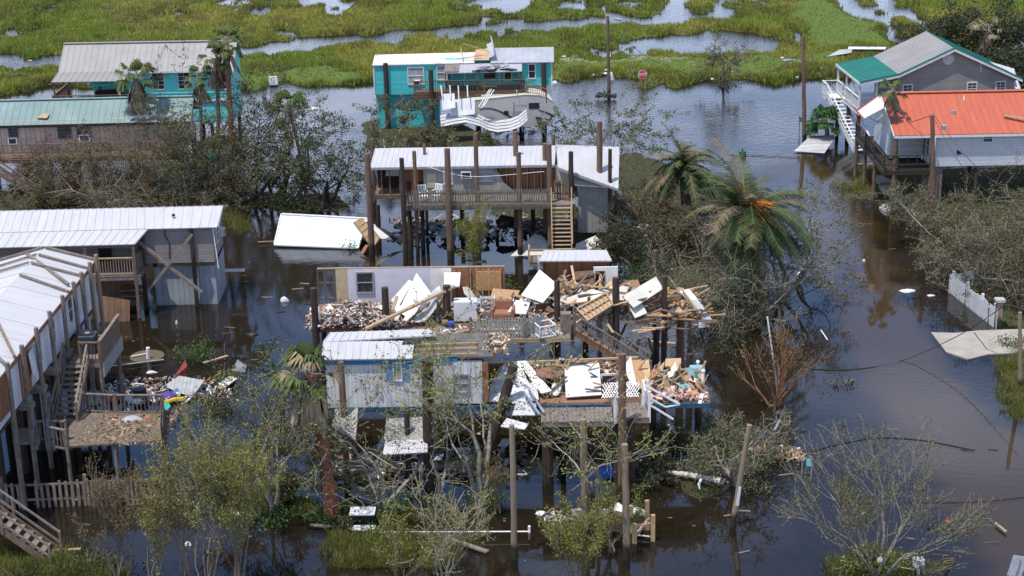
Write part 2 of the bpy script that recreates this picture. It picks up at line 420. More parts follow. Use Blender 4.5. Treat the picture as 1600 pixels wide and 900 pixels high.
kc = me.attributes.new('ground_kind', 'FLOAT_COLOR', 'POINT')
cols = np.stack([lawn_g, road, np.maximum(track, 0), (GPY < 150).astype(float)], -1)
kc.data.foreach_set('color', cols.ravel())
me.update(); me.validate()
ground = bpy.data.objects.new('ground', me); COL.objects.link(ground); tag(ground, 'flooded marsh ground with green banks and a drowned road', None, kind='structure')
m = bpy.data.materials.new('marsh_ground'); m.use_nodes = True
nt = m.node_tree; L = nt.links.new; b = nt.nodes['Principled BSDF']; b.inputs['Roughness'].default_value = 0.95; b.inputs['Specular IOR Level'].default_value = 0.15
geo = N(nt, 'ShaderNodeNewGeometry'); sp = N(nt, 'ShaderNodeSeparateXYZ'); L(geo.outputs['Position'], sp.inputs[0])
at = N(nt, 'ShaderNodeAttribute', attribute_name='ground_kind'); sa = N(nt, 'ShaderNodeSeparateColor'); L(at.outputs['Color'], sa.inputs[0])
n1 = N(nt, 'ShaderNodeTexNoise', Scale=0.25, Detail=8.0, Roughness=0.7); L(geo.outputs['Position'], n1.inputs['Vector'])
n2 = N(nt, 'ShaderNodeTexNoise', Scale=2.5, Detail=8.0, Roughness=0.75); L(geo.outputs['Position'], n2.inputs['Vector'])
r1 = N(nt, 'ShaderNodeValToRGB'); e = r1.color_ramp.elements
e[0].position = .35; e[0].color = (0.055, 0.062, 0.018, 1); e[1].position = .62; e[1].color = (0.13, 0.125, 0.035, 1)
L(n1.outputs['Fac'], r1.inputs[0])
r2 = N(nt, 'ShaderNodeValToRGB'); e = r2.color_ramp.elements
e[0].position = .3; e[0].color = (0.06, 0.085, 0.016, 1); e[1].position = .7; e[1].color = (0.12, 0.165, 0.03, 1)
L(n2.outputs['Fac'], r2.inputs[0])
mx = N(nt, 'ShaderNodeMixRGB'); L(sa.outputs[0], mx.inputs[0]); L(r1.outputs[0], mx.inputs[1]); L(r2.outputs[0], mx.inputs[2])
r3 = N(nt, 'ShaderNodeValToRGB'); e = r3.color_ramp.elements
e[0].position = .38; e[0].color = (0.045, 0.034, 0.020, 1); e[1].position = .62; e[1].color = (0.055, 0.062, 0.024, 1)
L(n2.outputs['Fac'], r3.inputs[0])
mb_ = N(nt, 'ShaderNodeMixRGB'); L(at.outputs['Alpha'], mb_.inputs[0]); L(r3.outputs[0], mb_.inputs[1]); L(r1.outputs[0], mb_.inputs[2]); L(mb_.outputs[0], mx.inputs[1])
mt = N(nt, 'ShaderNodeMixRGB'); mt.inputs[2].default_value = (0.22, 0.19, 0.12, 1); L(sa.outputs[2], mt.inputs[0]); L(mx.outputs[0], mt.inputs[1])
rm = N(nt, 'ShaderNodeValToRGB'); e = rm.color_ramp.elements                          # mud
e[0].position = .3; e[0].color = (0.024, 0.019, 0.010, 1); e[1].position = .7; e[1].color = (0.075, 0.054, 0.026, 1)
L(n2.outputs['Fac'], rm.inputs[0])
mr_ = N(nt, 'ShaderNodeMixRGB'); mr_.inputs[2].default_value = (0.34, 0.30, 0.25, 1); L(sa.outputs[1], mr_.inputs[0]); L(rm.outputs[0], mr_.inputs[1])
hz = N(nt, 'ShaderNodeMapRange'); hz.inputs['From Min'].default_value = -0.06; hz.inputs['From Max'].default_value = 0.05; L(sp.outputs['Z'], hz.inputs['Value'])
mz = N(nt, 'ShaderNodeMixRGB'); L(hz.outputs[0], mz.inputs[0]); L(mr_.outputs[0], mz.inputs[1]); L(mt.outputs[0], mz.inputs[2])
L(mz.outputs[0], b.inputs['Base Color'])
bp = N(nt, 'ShaderNodeBump', Strength=0.6, Distance=0.15); L(n2.outputs['Fac'], bp.inputs['Height']); L(bp.outputs[0], b.inputs['Normal'])
me.materials.append(m)

# water sheet: clear-to-murky flood water, mirror by Fresnel, ruffled in patches
wm = bpy.data.materials.new('flood_water'); wm.use_nodes = True
nt = wm.node_tree; L = nt.links.new; nt.nodes.remove(nt.nodes['Principled BSDF'])
geo = N(nt, 'ShaderNodeNewGeometry')
gl = N(nt, 'ShaderNodeBsdfGlossy', Roughness=0.03); gl.inputs['Color'].default_value = (0.90, 0.95, 1, 1)
tr = N(nt, 'ShaderNodeBsdfTransparent'); tr.inputs['Color'].default_value = (0.60, 0.48, 0.28, 1)
df = N(nt, 'ShaderNodeBsdfDiffuse'); df.inputs['Color'].default_value = (0.025, 0.022, 0.016, 1)
m1 = N(nt, 'ShaderNodeMixShader'); m1.inputs[0].default_value = 0.38
L(tr.outputs[0], m1.inputs[1]); L(df.outputs[0], m1.inputs[2])
fz = N(nt, 'ShaderNodeFresnel', IOR=1.5)
m2 = N(nt, 'ShaderNodeMixShader'); L(fz.outputs[0], m2.inputs[0]); L(m1.outputs[0], m2.inputs[1]); L(gl.outputs[0], m2.inputs[2])
mp = N(nt, 'ShaderNodeMapping'); mp.inputs['Scale'].default_value = (1.0, 1.7, 1.0); mp.inputs['Rotation'].default_value = (0, 0, .25); L(geo.outputs['Position'], mp.inputs['Vector'])
w1 = N(nt, 'ShaderNodeTexNoise', Scale=1.6, Detail=4.0, Roughness=0.6); L(mp.outputs[0], w1.inputs['Vector'])
pt = N(nt, 'ShaderNodeTexNoise', Scale=0.055, Detail=3.0); L(geo.outputs['Position'], pt.inputs['Vector'])
rp = N(nt, 'ShaderNodeMapRange'); rp.inputs['From Min'].default_value = .40; rp.inputs['From Max'].default_value = .62; rp.inputs['To Min'].default_value = 0.03; rp.inputs['To Max'].default_value = 0.22
L(pt.outputs['Fac'], rp.inputs['Value'])
spw = N(nt, 'ShaderNodeSeparateXYZ'); L(geo.outputs['Position'], spw.inputs[0])
dy = N(nt, 'ShaderNodeMapRange'); dy.inputs['From Min'].default_value = 92; dy.inputs['From Max'].default_value = 126; dy.inputs['To Min'].default_value = 0.07; dy.inputs['To Max'].default_value = 1.0
L(spw.outputs['Y'], dy.inputs['Value'])
mu = N(nt, 'ShaderNodeMath', operation='MULTIPLY'); L(rp.outputs[0], mu.inputs[0]); L(dy.outputs[0], mu.inputs[1])
bw = N(nt, 'ShaderNodeBump', Distance=0.3); L(mu.outputs[0], bw.inputs['Strength']); L(w1.outputs['Fac'], bw.inputs['Height'])
L(bw.outputs[0], gl.inputs['Normal']); L(bw.outputs[0], fz.inputs['Normal'])
L(m2.outputs[0], nt.nodes['Material Output'].inputs['Surface'])
w = MB().add([(-690, -190, 0), (690, -190, 0), (690, 1490, 0), (-690, 1490, 0)], [(0, 1, 2, 3)]).build('water', wm)
tag(w, 'brown flood water mirroring the sky', None, kind='structure')

# ---- numpy blade / leaf meshes
def quads_mesh(name, V, tint, material, parent=None, tri=False):
    """V: (n, k, 3) corners of n faces (k = 3 or 4), tint (n, 3)"""
    n, k = V.shape[:2]
    me = bpy.data.meshes.new(name)
    me.vertices.add(n * k); me.vertices.foreach_set('co', V.astype(np.float32).ravel())
    me.loops.add(n * k); me.loops.foreach_set('vertex_index', np.arange(n * k))
    me.polygons.add(n); me.polygons.foreach_set('loop_start', np.arange(n) * k)
    a = me.attributes.new('tint', 'FLOAT_COLOR', 'POINT')
    c = np.ones((n, k, 4)); c[:, :, :3] = tint[:, None, :]
    a.data.foreach_set('color', c.ravel())
    me.update(); me.materials.append(material)
    o = bpy.data.objects.new(name, me); COL.objects.link(o)
    if parent: o.parent = parent
    return o
LEAF = leafmat('leaf'); BLADE = leafmat('grass_blade', trans=0.35)
def blades(x, y, z, h, w, rs, lean=.35):
    n = len(x); a = rs.uniform(0, 6.283, n); dx, dy = np.cos(a) * w / 2, np.sin(a) * w / 2
    la = rs.uniform(0, 6.283, n); ll = np.abs(rs.normal(0, lean, n)) * h
    V = np.zeros((n, 3, 3))
    V[:, 0] = np.stack([x - dx, y - dy, z], -1); V[:, 1] = np.stack([x + dx, y + dy, z], -1)
    V[:, 2] = np.stack([x + np.cos(la) * ll, y + np.sin(la) * ll, z + h], -1)
    return V
def bilin(A, x, y):
    x0 = -84.0; ix = np.clip(((x - x0) / .4 + .5).astype(int), 0, 418) + 14; iy = np.clip(((y - 50.0) / .4 + .5).astype(int), 0, 408) + 8
    return A[iy, ix]
rs = np.random.RandomState(4)
# the marsh beyond the bank
n = 860000
py_ = np.where(rs.uniform(0, 1, n) < .16, rs.uniform(-48, -10, n), rs.uniform(-10, 172, n)); px_ = rs.uniform(-220, 1820, n)
d = np.stack([(px_ - 800) / F_PX, -(py_ - 450) / F_PX, -np.ones(n)], -1) @ np.array(RC).T
t = -H_CAM / d[:, 2]; x = d[:, 0] * t; y = d[:, 1] * t
lm = bilin(LMf, x, y); lw = bilin(lawn, x, y) + bilin(track.astype(float), x, y)
cl = vnoise(x * .45, y * .22, 31, 3)
keep = (lm > .45) & (rs.uniform(0, 1, n) < np.clip(.35 + cl, 0, 1)) & (lw < .5)
x, y, cl, lm = x[keep], y[keep], cl[keep], lm[keep]
edge = lm < .95
zz = bilin(Z, x, y) - .05
big = vnoise(x * .09, y * .05, 33, 3)
h = (0.22 + .72 * np.clip(cl - .28, 0, 1)) * rs.uniform(.6, 1.25, len(x)) * np.where(edge, 1.15, 1)
wd = rs.uniform(.07, .16, len(x))
V = blades(x, y, zz, h, wd, rs, .45)
yel = np.array([.34, .32, .065]); grn = np.array([.215, .265, .040]); brn = np.array([.16, .12, .05]); dk = np.array([.055, .085, .020])
k1 = np.clip((big - .40) * 5, 0, 1)[:, None]; k2 = (vnoise(x * .5, y * .3, 35, 2) > .60)[:, None] * rs.uniform(.3, 1, (len(x), 1))
tint = yel * (1 - k1) + grn * k1
tint = tint * (1 - k2 * .7) + brn * k2 * .7
k3 = (edge & (rs.uniform(0, 1, len(x)) < .55))[:, None]
tint = np.where(k3, tint * .45 + dk * .55, tint) * rs.uniform(.75, 1.3, (len(x), 1))
g = quads_mesh('marsh_grass', V, tint, BLADE); tag(g, 'tall yellow green marsh grass beyond the flooded road', 'grass', kind='stuff')
# short turf on banks and islands
n = 190000
px_ = rs.uniform(-25, 1625, n); py_ = np.where(rs.uniform(0, 1, n) < .35, rs.uniform(-10, 140, n), rs.uniform(140, 915, n))
d = np.stack([(px_ - 800) / F_PX, -(py_ - 450) / F_PX, -np.ones(n)], -1) @ np.array(RC).T
t = -H_CAM / d[:, 2]; x = d[:, 0] * t; y = d[:, 1] * t
lm = bilin(LMf, x, y); lw = bilin(lawn, x, y)
keep = (lm > .4) & ((lw > .5) | (py_ > 150)); x, y, lw, pyk = x[keep], y[keep], lw[keep], py_[keep]
near = pyk > 830
h = rs.uniform(.08, .24, len(x)) * np.where(near, 1.6, 1); V = blades(x, y, bilin(Z, x, y) - .02, h, rs.uniform(.02, .06, len(x)) * np.where(pyk > 150, 1, 1.6), rs, .5)
tint = np.where((lw > .5)[:, None], np.array([.115, .165, .03]), np.array([.075, .080, .03])) * rs.uniform(.6, 1.35, (len(x), 1))
tint = np.where(near[:, None], np.array([.15, .16, .035]) * rs.uniform(.6, 1.3, (len(x), 1)), tint)
g = quads_mesh('short_turf', V, tint, BLADE); tag(g, 'short bright green turf on the levee and on the wet banks', 'grass', kind='stuff')

# longer wet grass standing on the near banks
X_, Y_ = [], []
for x0, x1, y0, y1, n in ((495, 745, 832, 888, 26000), (365, 650, 784, 815, 12000), (1285, 1445, 852, 905, 9000), (-15, 205, 848, 910, 16000), (1555, 1610, 545, 660, 9000), (1295, 1420, 262, 322, 9000), (345, 395, 334, 368, 5000)):
    px_ = rs.uniform(x0, x1, n); py_ = rs.uniform(y0, y1, n); d = np.stack([(px_ - 800) / F_PX, -(py_ - 450) / F_PX, -np.ones(n)], -1) @ np.array(RC).T
    t = -H_CAM / d[:, 2]; X_.append(d[:, 0] * t); Y_.append(d[:, 1] * t)
x = np.concatenate(X_); y = np.concatenate(Y_); lm = bilin(LMf, x, y); cl = vnoise(x * 2.2, y * 2.2, 95, 3)
keep = (lm > .12) & (rs.uniform(0, 1, len(x)) < (cl - .25) * 2.4); x, y, cl = x[keep], y[keep], cl[keep]
V = blades(x, y, np.maximum(bilin(Z, x, y), -.15) - .02, rs.uniform(.15, .5, len(x)) * (.4 + cl), rs.uniform(.015, .045, len(x)), rs, .6)
tint = np.array([(.20, .21, .04), (.14, .18, .035), (.24, .22, .06), (.10, .12, .03), (.16, .12, .05)])[rs.randint(0, 5, len(x))] * rs.uniform(.6, 1.3, (len(x), 1))
tag(quads_mesh('wet_grass', V, tint, BLADE), 'ragged yellow green grass standing on the nearest wet banks', 'grass', kind='stuff')
# ---------------------------------------------------------------- building parts
def metal_roof(a, b, c, d, name, material, T, rib=0.45, t=0.06, rw=0.035, rh=0.03):
    """a-b eave, d-c ridge (a under d); sheet with raised ribs running from eave to ridge"""
    a, b, c, d = map(Vector, (a, b, c, d))
    n = (b - a).cross(d - a).normalized()
    if n.z < 0: n = -n
    m = MB(); m.slab([a, b, c, d], t, n)
    k = max(2, int((b - a).length / rib))
    for i in range(k + 1):
        u = min(max(i / k, .004), .996)
        p, q = a.lerp(b, u) + n * rh * .4, d.lerp(c, u) + n * rh * .4
        m.beam(p, q, rw, rh, n)
    return m.build(name, material, T)
def window(T, c, w, h, n=(0, -1, 0), frame=None, pane=None, mid=True, name='window', mull=False, tw=.07):
    c = Vector(c); n = Vector(n).normalized(); r = Vector((0, 0, 1)).cross(n).normalized(); u = Vector((0, 0, 1))
    m = MB(); o = c + n * .03
    L = lambda x, z: o + r * x + u * z
    m.beam(L(-w / 2 - tw, -h / 2 - tw / 2), L(w / 2 + tw, -h / 2 - tw / 2), .07, tw); m.beam(L(-w / 2 - tw, h / 2 + tw / 2), L(w / 2 + tw, h / 2 + tw / 2), .07, tw)
    for s in (-1, 1): m.beam(L(s * (w / 2 + tw / 2), -h / 2), L(s * (w / 2 + tw / 2), h / 2), tw, .066, n)
    if mid: m.beam(L(-w / 2, 0), L(w / 2, 0), .05, .04)
    if mull:
        for z in (-h / 4, h / 4): m.beam(L(-w / 2, z), L(w / 2, z), .035, .025)
        m.beam(L(0, -h / 2), L(0, h / 2), .025, .03, n)
    f = m.build(name, frame or WHITE, T)
    g = MB(); q = c + n * .012
    g.slab([q + r * (-w / 2) - u * h / 2, q + r * w / 2 - u * h / 2, q + r * w / 2 + u * h / 2, q + r * (-w / 2) + u * h / 2], .02, n)
    g.build('pane', pane or GLASS, f)
    return f
def ac_unit(T, c, w=.6, h=.42, n=(0, -1, 0), d=.3):
    c = Vector(c); n = Vector(n).normalized(); r = Vector((0, 0, 1)).cross(n).normalized()
    m = MB(); m.beam(c - r * w / 2 + n * d / 2, c + r * w / 2 + n * d / 2, d, h)
    a = m.build('air_conditioner', WHITE, T)
    g = MB(); q = c + n * (d + .012)
    g.slab([q - r * w * .4 - Vector((0, 0, h * .36)), q + r * w * .4 - Vector((0, 0, h * .36)), q + r * w * .4 + Vector((0, 0, h * .36)), q - r * w * .4 + Vector((0, 0, h * .36))], .01, n)
    g.build('grille', BLACKPL, a)
    return a
def railing(T, pts, h=1.0, sp=.16, bw=.04, material=None, name='railing', post=.1, low=.12, topw=.12, skip=0, rng=None):
    m = MB()
    pts = [Vector(p) for p in pts]; Z = Vector((0, 0, 1))
    for a, b in zip(pts[:-1], pts[1:]):
        m.beam(a + Z * h, b + Z * h, topw, .05); m.beam(a + Z * low, b + Z * low, .05, .08)
        Ln = (b - a).length; k = max(1, int(Ln / sp))
        for i in range(k):
            if rng and rng.random() < skip: continue
            q = a.lerp(b, (i + .5) / k); m.beam(q + Z * (low - .03), q + Z * (h - .02), bw, .03, (b - a))
    if post:
        for p in pts: m.beam(p - Z * .05, p + Z * (h + .06), post, post, (0, 1, 0))
    return m.build(name, material or WOODGREY, T)
def pickets(T, a, b, h, sp, pw, material, name='railing', gap_rng=None, skip=0, rails=(.3, .8), t=.025, post_sp=0, wob=.04):
    a = Vector(a); b = Vector(b); m = MB(); Z = Vector((0, 0, 1)); Ln = (b - a).length; k = int(Ln / sp); rg = gap_rng or rnd(1)
    dv = (b - a).normalized(); nn = Z.cross(dv)
    for r in rails: m.beam(a + Z * h * r + nn * .045, b + Z * h * r + nn * .045, .04, .09)
    for i in range(k + 1):
        if rg.random() < skip: continue
        q = a.lerp(b, i / k); hh = h * (1 + rg.uniform(-wob, wob)); l = dv * rg.uniform(-.02, .02)
        m.beam(q - Z * .0 - nn * .015, q + Z * hh + l - nn * .015, pw, t, dv.cross(Z))
    return m.build(name, material, T)
def stairs(T, top, bot, width, n, material, wvec=None, rail=None, rail_h=.95, tread=.28, stringer=None, name='staircase', bal=False, rail_name='handrail', tread_t=.045):
    """top/bot: centre of the flight's ends; wvec: horizontal vector across"""
    top = Vector(top); bot = Vector(bot); d = bot - top; hd = Vector((d.x, d.y, 0)).normalized()
    wv = Vector(wvec).normalized() if wvec else Vector((-hd.y, hd.x, 0))
    m = MB()
    for i in range(n):
        c = top.lerp(bot, (i + .5) / n); m.beam(c - wv * (width / 2 - .03), c + wv * (width / 2 - .03), tread, tread_t)
    s = m.build('stair_treads', material, T)
    m = MB()
    for k in (-1, 1): m.beam(top + wv * k * width / 2, bot + wv * k * width / 2, .05, .26)
    m.build('stringer', stringer or material, T)
    if rail:
        Z = Vector((0, 0, 1))
        for k in rail:
            m = MB(); a = top + wv * k * (width / 2 + .04); b = bot + wv * k * (width / 2 + .04)
            m.beam(a + Z * rail_h, b + Z * rail_h, .09, .06); m.beam(a + Z * rail_h * .45, b + Z * rail_h * .45, .04, .09)
            for u in (0, .5, 1): q = a.lerp(b, u); m.beam(q - Z * .1, q + Z * (rail_h + .05), .09, .09, (0, 1, 0))
            if bal:
                kk = int((b - a).length / .17)
                for i in range(kk): q = a.lerp(b, (i + .5) / kk); m.beam(q + Z * .12, q + Z * rail_h, .035, .035, (0, 1, 0))
            m.build(rail_name, bal if bal and bal is not True else material, T)
def pile(T, p, top, r=.14, material=None, name='piling', lean=(0, 0), z0=-.8, n=10):
    m = MB(); x, y = p[0], p[1]; zt = top
    rg = rnd(int(abs(x * 31 + y * 17 + top * 7) * 10)); k = 5
    pts = []; rr = []
    for i in range(k + 1):
        u = i / k; z = z0 + (zt - z0) * u
        pts.append((x + lean[0] * (z / max(zt, .1)) + rg.uniform(-.012, .012), y + lean[1] * (z / max(zt, .1)), z)); rr.append(r * (1.06 - .12 * u) * rg.uniform(.96, 1.04))
    m.tube(pts, rr, n)
    return m.build(name, material or PILE, T, smooth=False)
def deck(T, x0, x1, y0, y1, z, material, name='deck', along='y', bw=.14, rim=True, t=.04, skip=0, seed=1, rimmat=None):
    m = MB(); rg = rnd(seed)
    if along == 'y':
        k = int((x1 - x0) / bw)
        for i in range(k):
            if rg.random() < skip: continue
            a = x0 + (x1 - x0) * i / k; m.box(a + .004, a + (x1 - x0) / k - .006, y0 + rg.uniform(-.02, .02), y1, z - t, z + rg.uniform(-.004, .006))
    else:
        k = int((y1 - y0) / bw)
        for i in range(k):
            a = y0 + (y1 - y0) * i / k; m.box(x0, x1, a + .004, a + (y1 - y0) / k - .006, z - t, z + rg.uniform(-.004, .006))
    o = m.build(name, material, T)
    if rim:
        m = MB()
        m.box(x0, x1, y0 + .02, y0 + .07, z - t - .22, z - t - .003); m.box(x0, x1, y1 - .07, y1 - .02, z - t - .22, z - t - .003)
        for i in range(4):
            a = x0 + (x1 - x0 - .06) * i / 3; m.box(a, a + .06, y0 + .075, y1 - .075, z - t - .22, z - t - .003)
        m.build('rim_joist', rimmat or material, T)
    return o
def box_part(T, name, material, x0, x1, y0, y1, z0, z1, bevel=0):
    return MB().box(x0, x1, y0, y1, z0, z1).build(name, material, T, bevel=bevel)
def gable_walls(T, x0, x1, y0, y1, z0, ze, zr, material, axis='x', yr=None, name='wall'):
    """box with gable ends; ridge runs along axis"""
    m = MB()
    if axis == 'x':
        yr = (y0 + y1) / 2 if yr is None else yr
        L = [(x0, y0, z0), (x0, y1, z0), (x0, y1, ze), (x0, yr, zr), (x0, y0, ze)]
        R = [(x1,) + p[1:] for p in L]
    else:
        yr = (x0 + x1) / 2 if yr is None else yr
        L = [(x0, y0, z0), (x1, y0, z0), (x1, y0, ze), (yr, y0, zr), (x0, y0, ze)]
        R = [(p[0], y1, p[2]) for p in L]
    m.add(L + R, [(0, 1, 2, 3, 4), (9, 8, 7, 6, 5)] + [(i, i + 5, (i + 1) % 5 + 5, (i + 1) % 5) for i in range(5)])
    return m.build(name, material, T)
def plank(T, a, b, w=.14, t=.04, material=None, name='plank', up=(0, 0, 1)):
    return MB().beam(a, b, w, t, up).build(name, material or WOODTAN, T)
def panel(name, pts, t, material, T=None, label=None, cat=None, group=None):
    o = MB().slab(pts, t).build(name, material, T)
    if label: tag(o, label, cat, group)
    return o
# ================================================================ far row of houses
TEAL = mat('teal_siding', (0.095, 0.60, 0.59), (0.075, 0.50, 0.50), scale=1.2, stain=(.07,.25,.25), stain_amt=.5, stretch=(1,1,.2), stripe='Z', stripes_per_m=5, stripe_dark=.72, rough=.6)
TEALSM = mat('teal_painted_wall', (0.15, 0.66, 0.60), (0.12, 0.57, 0.52), scale=1.2, rough=.6, stain=(.10,.30,.28), stain_amt=.5, stretch=(1,1,.2))
ROOFGREY = mat('grey_metal_roof', (0.30, 0.28, 0.26), (0.24, 0.225, 0.21), rough=.5, scale=.6, stain=(.24, .22, .2), stain_amt=.3)
ROOFSILV = mat('silver_metal_roof', (0.40, 0.40, 0.42), (0.32, 0.32, 0.335), rough=.45, scale=.8, stain=(.2, .19, .18), stain_amt=.3)
ROOFGRN = mat('grey_green_metal_roof', (0.20, 0.28, 0.26), (0.145, 0.21, 0.195), rough=.5, scale=.5, stain=(.22, .24, .23), stain_amt=.5)
ROOFTEAL = mat('deep_green_metal_roof', (0.015, 0.17, 0.125), (0.012, 0.135, 0.10), rough=.45, scale=.6)
ROOFRED = mat('coral_red_metal_roof', (0.46, 0.115, 0.06), (0.37, 0.095, 0.052), rough=.5, scale=.7, stain=(.26, .085, .055), stain_amt=.7, stain_scale=1.1, stretch=(3, .35, 1))
RUSTWHITE = mat('rusted_white_roof', (0.72, 0.68, 0.62), (0.58, 0.53, 0.47), rough=.7, scale=1.5, stain=(.36, .14, .05), stain_amt=.95, stain_scale=1.1)
TANWALL = mat('tan_board_siding', (0.62, 0.47, 0.38), (0.52, 0.39, 0.31), scale=1.5, stain=(.3,.22,.17), stain_amt=.5, stretch=(1,1,.2), stripe='X', stripes_per_m=3.0, stripe_dark=.5)
GREYWALL = mat('grey_lap_siding', (0.31, 0.285, 0.255), (0.265, 0.243, 0.218), scale=1.0, stain=(.2,.18,.155), stain_amt=.5, stretch=(1,1,.25), stripe='Z', stripes_per_m=5.5, stripe_dark=.6)
WHITEWALL = mat('white_lap_siding', (0.62, 0.63, 0.65), (0.52, 0.53, 0.55), scale=1.2, stain=(.36,.35,.32), stain_amt=.5, stretch=(1,1,.25), stripe='Z', stripes_per_m=5.5, stripe_dark=.68)
def gable_roof(T, name, x0, x1, y0, y1, ze, zr, over=.3, matl=None, yr=None, rib=.45, zb=None):
    yr = (y0 + y1) / 2 if yr is None else yr
    s = (zr - ze) / (yr - y0)
    a = metal_roof((x0, y0 - over, ze - s * over + .06), (x1, y0 - over, ze - s * over + .06), (x1, yr, zr + .06), (x0, yr, zr + .06), name, matl, T, rib)
    zb = ze if zb is None else zb; s2 = (zr - zb) / (y1 - yr)
    metal_roof((x1, y1 + over, zb - s2 * over + .06), (x0, y1 + over, zb - s2 * over + .06), (x0, yr + .01, zr + .06), (x1, yr + .01, zr + .06), name, matl, T, rib)
    MB().beam((x0, yr, zr + .1), (x1, yr, zr + .1), .3, .05).build('ridge_cap', matl, T)

# ---- A: teal house, grey metal roof (back left)
f = A = FrE((94, 108.5), (325, 104.5), 5.46)
T = empty('teal_house', A.o, A.a, 'teal house with grey metal roof and covered corner porch at the back left', 'house')
gable_walls(T, 5.1, 13.0, 0, 4.6, 2.9, 5.4, 6.9, TEALSM, yr=2.2)
box_part(T, 'wall', TEALSM, 9.6, 12.9, .05, 4.5, 1.1, 2.9)
for p in ((9.8, .3), (12.7, .3), (9.8, 4.2), (12.7, 4.2), (11.2, .3)): pile(T, p, 1.12, .14, PILEDK)
box_part(T, 'wall', TEALSM, 1.9, 5.1, 2.0, 4.6, 2.9, 5.45)
gable_roof(T, 'roof', -.1, 13.3, 0, 4.4, 5.42, 6.95, .35, ROOFGREY, yr=2.2)
metal_roof((-.1, -2.5, 5.02), (5.35, -2.5, 5.02), (5.35, -.3, 5.30), (-.1, -.3, 5.30), 'porch_roof', ROOFGREY, T)
MB().beam((5.2, -.38, 5.2), (13.3, -.38, 5.2), .03, .16).build('fascia', WHITE, T)
deck(T, -.2, 5.6, -2.3, 2.0, 2.9, WOODGREY, along='x')
railing(T, [(-.15, 2, 2.9), (-.15, -2.25, 2.9), (2.6, -2.25, 2.9), (5.5, -2.25, 2.9)], 1.0, .17, .05, WOODBRN)
for x in (.0, 1.2, 4.9): MB().beam((x, -2.2, 2.9), (x, -2.2, 5.0), .12, .12, (0, 1, 0)).build('porch_post', WOODBRN if x < 4 else WHITE, T)
for x in (.0, 2.4, 5): MB().beam((x, 1.9, 2.9), (x, 1.9, 5.3), .12, .12, (0, 1, 0)).build('porch_post', WOODBRN, T)
for x in (0, 2.6, 5.3):
    for y in (-2.1, 1.8): pile(T, (x, y), 2.85, .13, PILEDK)
for x in (7.2, 9.2):
    window(T, (x + .2, 0, 4.45), .85, 1.25, mull=True)
window(T, (12.2, 0, 4.3), .8, 1.1, mull=True)
MB().box(5.1, 13.05, -.05, -.003, 3.45, 3.52).box(10.9, 11.0, -.06, -.003, 2.95, 5.35).build('trim', TEALSM, T)
MB().box(4.9, 13.1, -.06, -.003, 2.78, 2.95).build('skirt_board', WHITE, T)
MB().box(2.6, 4.6, -.4, .4, 2.94, 3.75).build('patio_table', DARK, T)
o = MB().tube([(3.1, .3, 4.3), (3.1, .3, 4.45), (3.1, .3, 4.75)], [1.25, 1.1, .05], 8).build('patio_umbrella', TEALSM); o.location = A.o; o.rotation_euler = (0, 0, A.a); tag(o, 'closed-in teal patio umbrella under the porch roof of the back left teal house', 'umbrella')
MB().tube([(3.1, .3, 2.9), (3.1, .3, 4.4)], .03, 6).build('umbrella_pole', WHITE, o)

# satellite dish standing by the porch corner
c = A.w(A.z(72, 158, 3.4))
d_ = empty('satellite_dish', c, .4, 'small grey satellite dish at the corner of the teal porch', 'satellite dish')
MB().tube([(0, 0, -3.6), (0, 0, -.1), (.1, 0, .1)], .03, 6).build('mast', GREYMET, d_)
MB().tube([(0.02, -.15, .32), (.1, 0, .25), (.14, .06, .22)], [.38, .3, .04], 14).build('dish', GREYMET, d_)

# ---- E: tan cabin, green-grey roof
E = FrE((0, 250), (290, 243), 3.1)
T = empty('tan_cabin', E.o, E.a, 'long tan board cabin on piles with a grey green metal roof at the left', 'house')
box_part(T, 'wall', TANWALL, -6, 12.2, 2.0, 5.6, 3.1, 5.25)
gable_roof(T, 'roof', -6.3, 12.6, 2.0, 5.6, 5.15, 6.2, .45, ROOFGRN, yr=3.9)
MB().beam((-6.3, 1.53, 4.99), (12.6, 1.53, 4.99), .04, .18).build('fascia', DARK, T)
deck(T, -6, 12.4, 0, 2, 3.1, WOODBRN, along='x')
railing(T, [(x, .06, 3.1) for x in (-6, -3, 0, 3, 6, 9, 12.4)], 1.0, .6, .05, WOODBRN, low=.45)
for x in (-5.5, -2, 1.6, 5, 8.6, 12.1):
    for y in (.2, 5.2): pile(T, (x, y), 3.0, .15, PILEDK)
window(T, (.55, 2.0, 4.55), .55, .75, mull=True, frame=WOODGREY); window(T, (4.0, 2.0, 4.45), .85, .85, frame=WOODGREY, mull=True); window(T, (5.3, 2.0, 4.5), .85, .8, frame=WOODGREY)
ac_unit(T, (.5, 2.0, 3.95), .6, .45); ac_unit(T, (5.35, 2.0, 4.05), .75, .45)
MB().slab([(2.2, 2.1, 5.45), (2.9, 2.0, 5.42), (3.0, 2.5, 5.6), (2.5, 2.6, 5.62)], .05).build('torn_roof_patch', WOODTAN, T)
g_ = MB()
for i in range(5): g_.beam((8.5 + i * .55, 1.9 + (i % 2) * .2, 5.3), (9.1 + i * .55, 2.3, 5.42), .4, .12)
g_.build('torn_insulation', WHITE, T)
stairs(T, (-.9, -.6, 3.2), (3.4, -1.6, .5), 1.0, 15, WOODBRN, wvec=(0, 1, 0), rail=(-1, 1))
box_part(T, 'wall', WHITEWALL, -5, -1.5, 3.6, 5.0, 0, 3.0)
box_part(T, 'wall', WHITEWALL, .6, 2.2, 3.2, 5.0, 0, 2.9); MB().box(3.2, 4.6, 3.1, 3.2, 0, 2.8).build('shed_door', WHITEWALL, T)

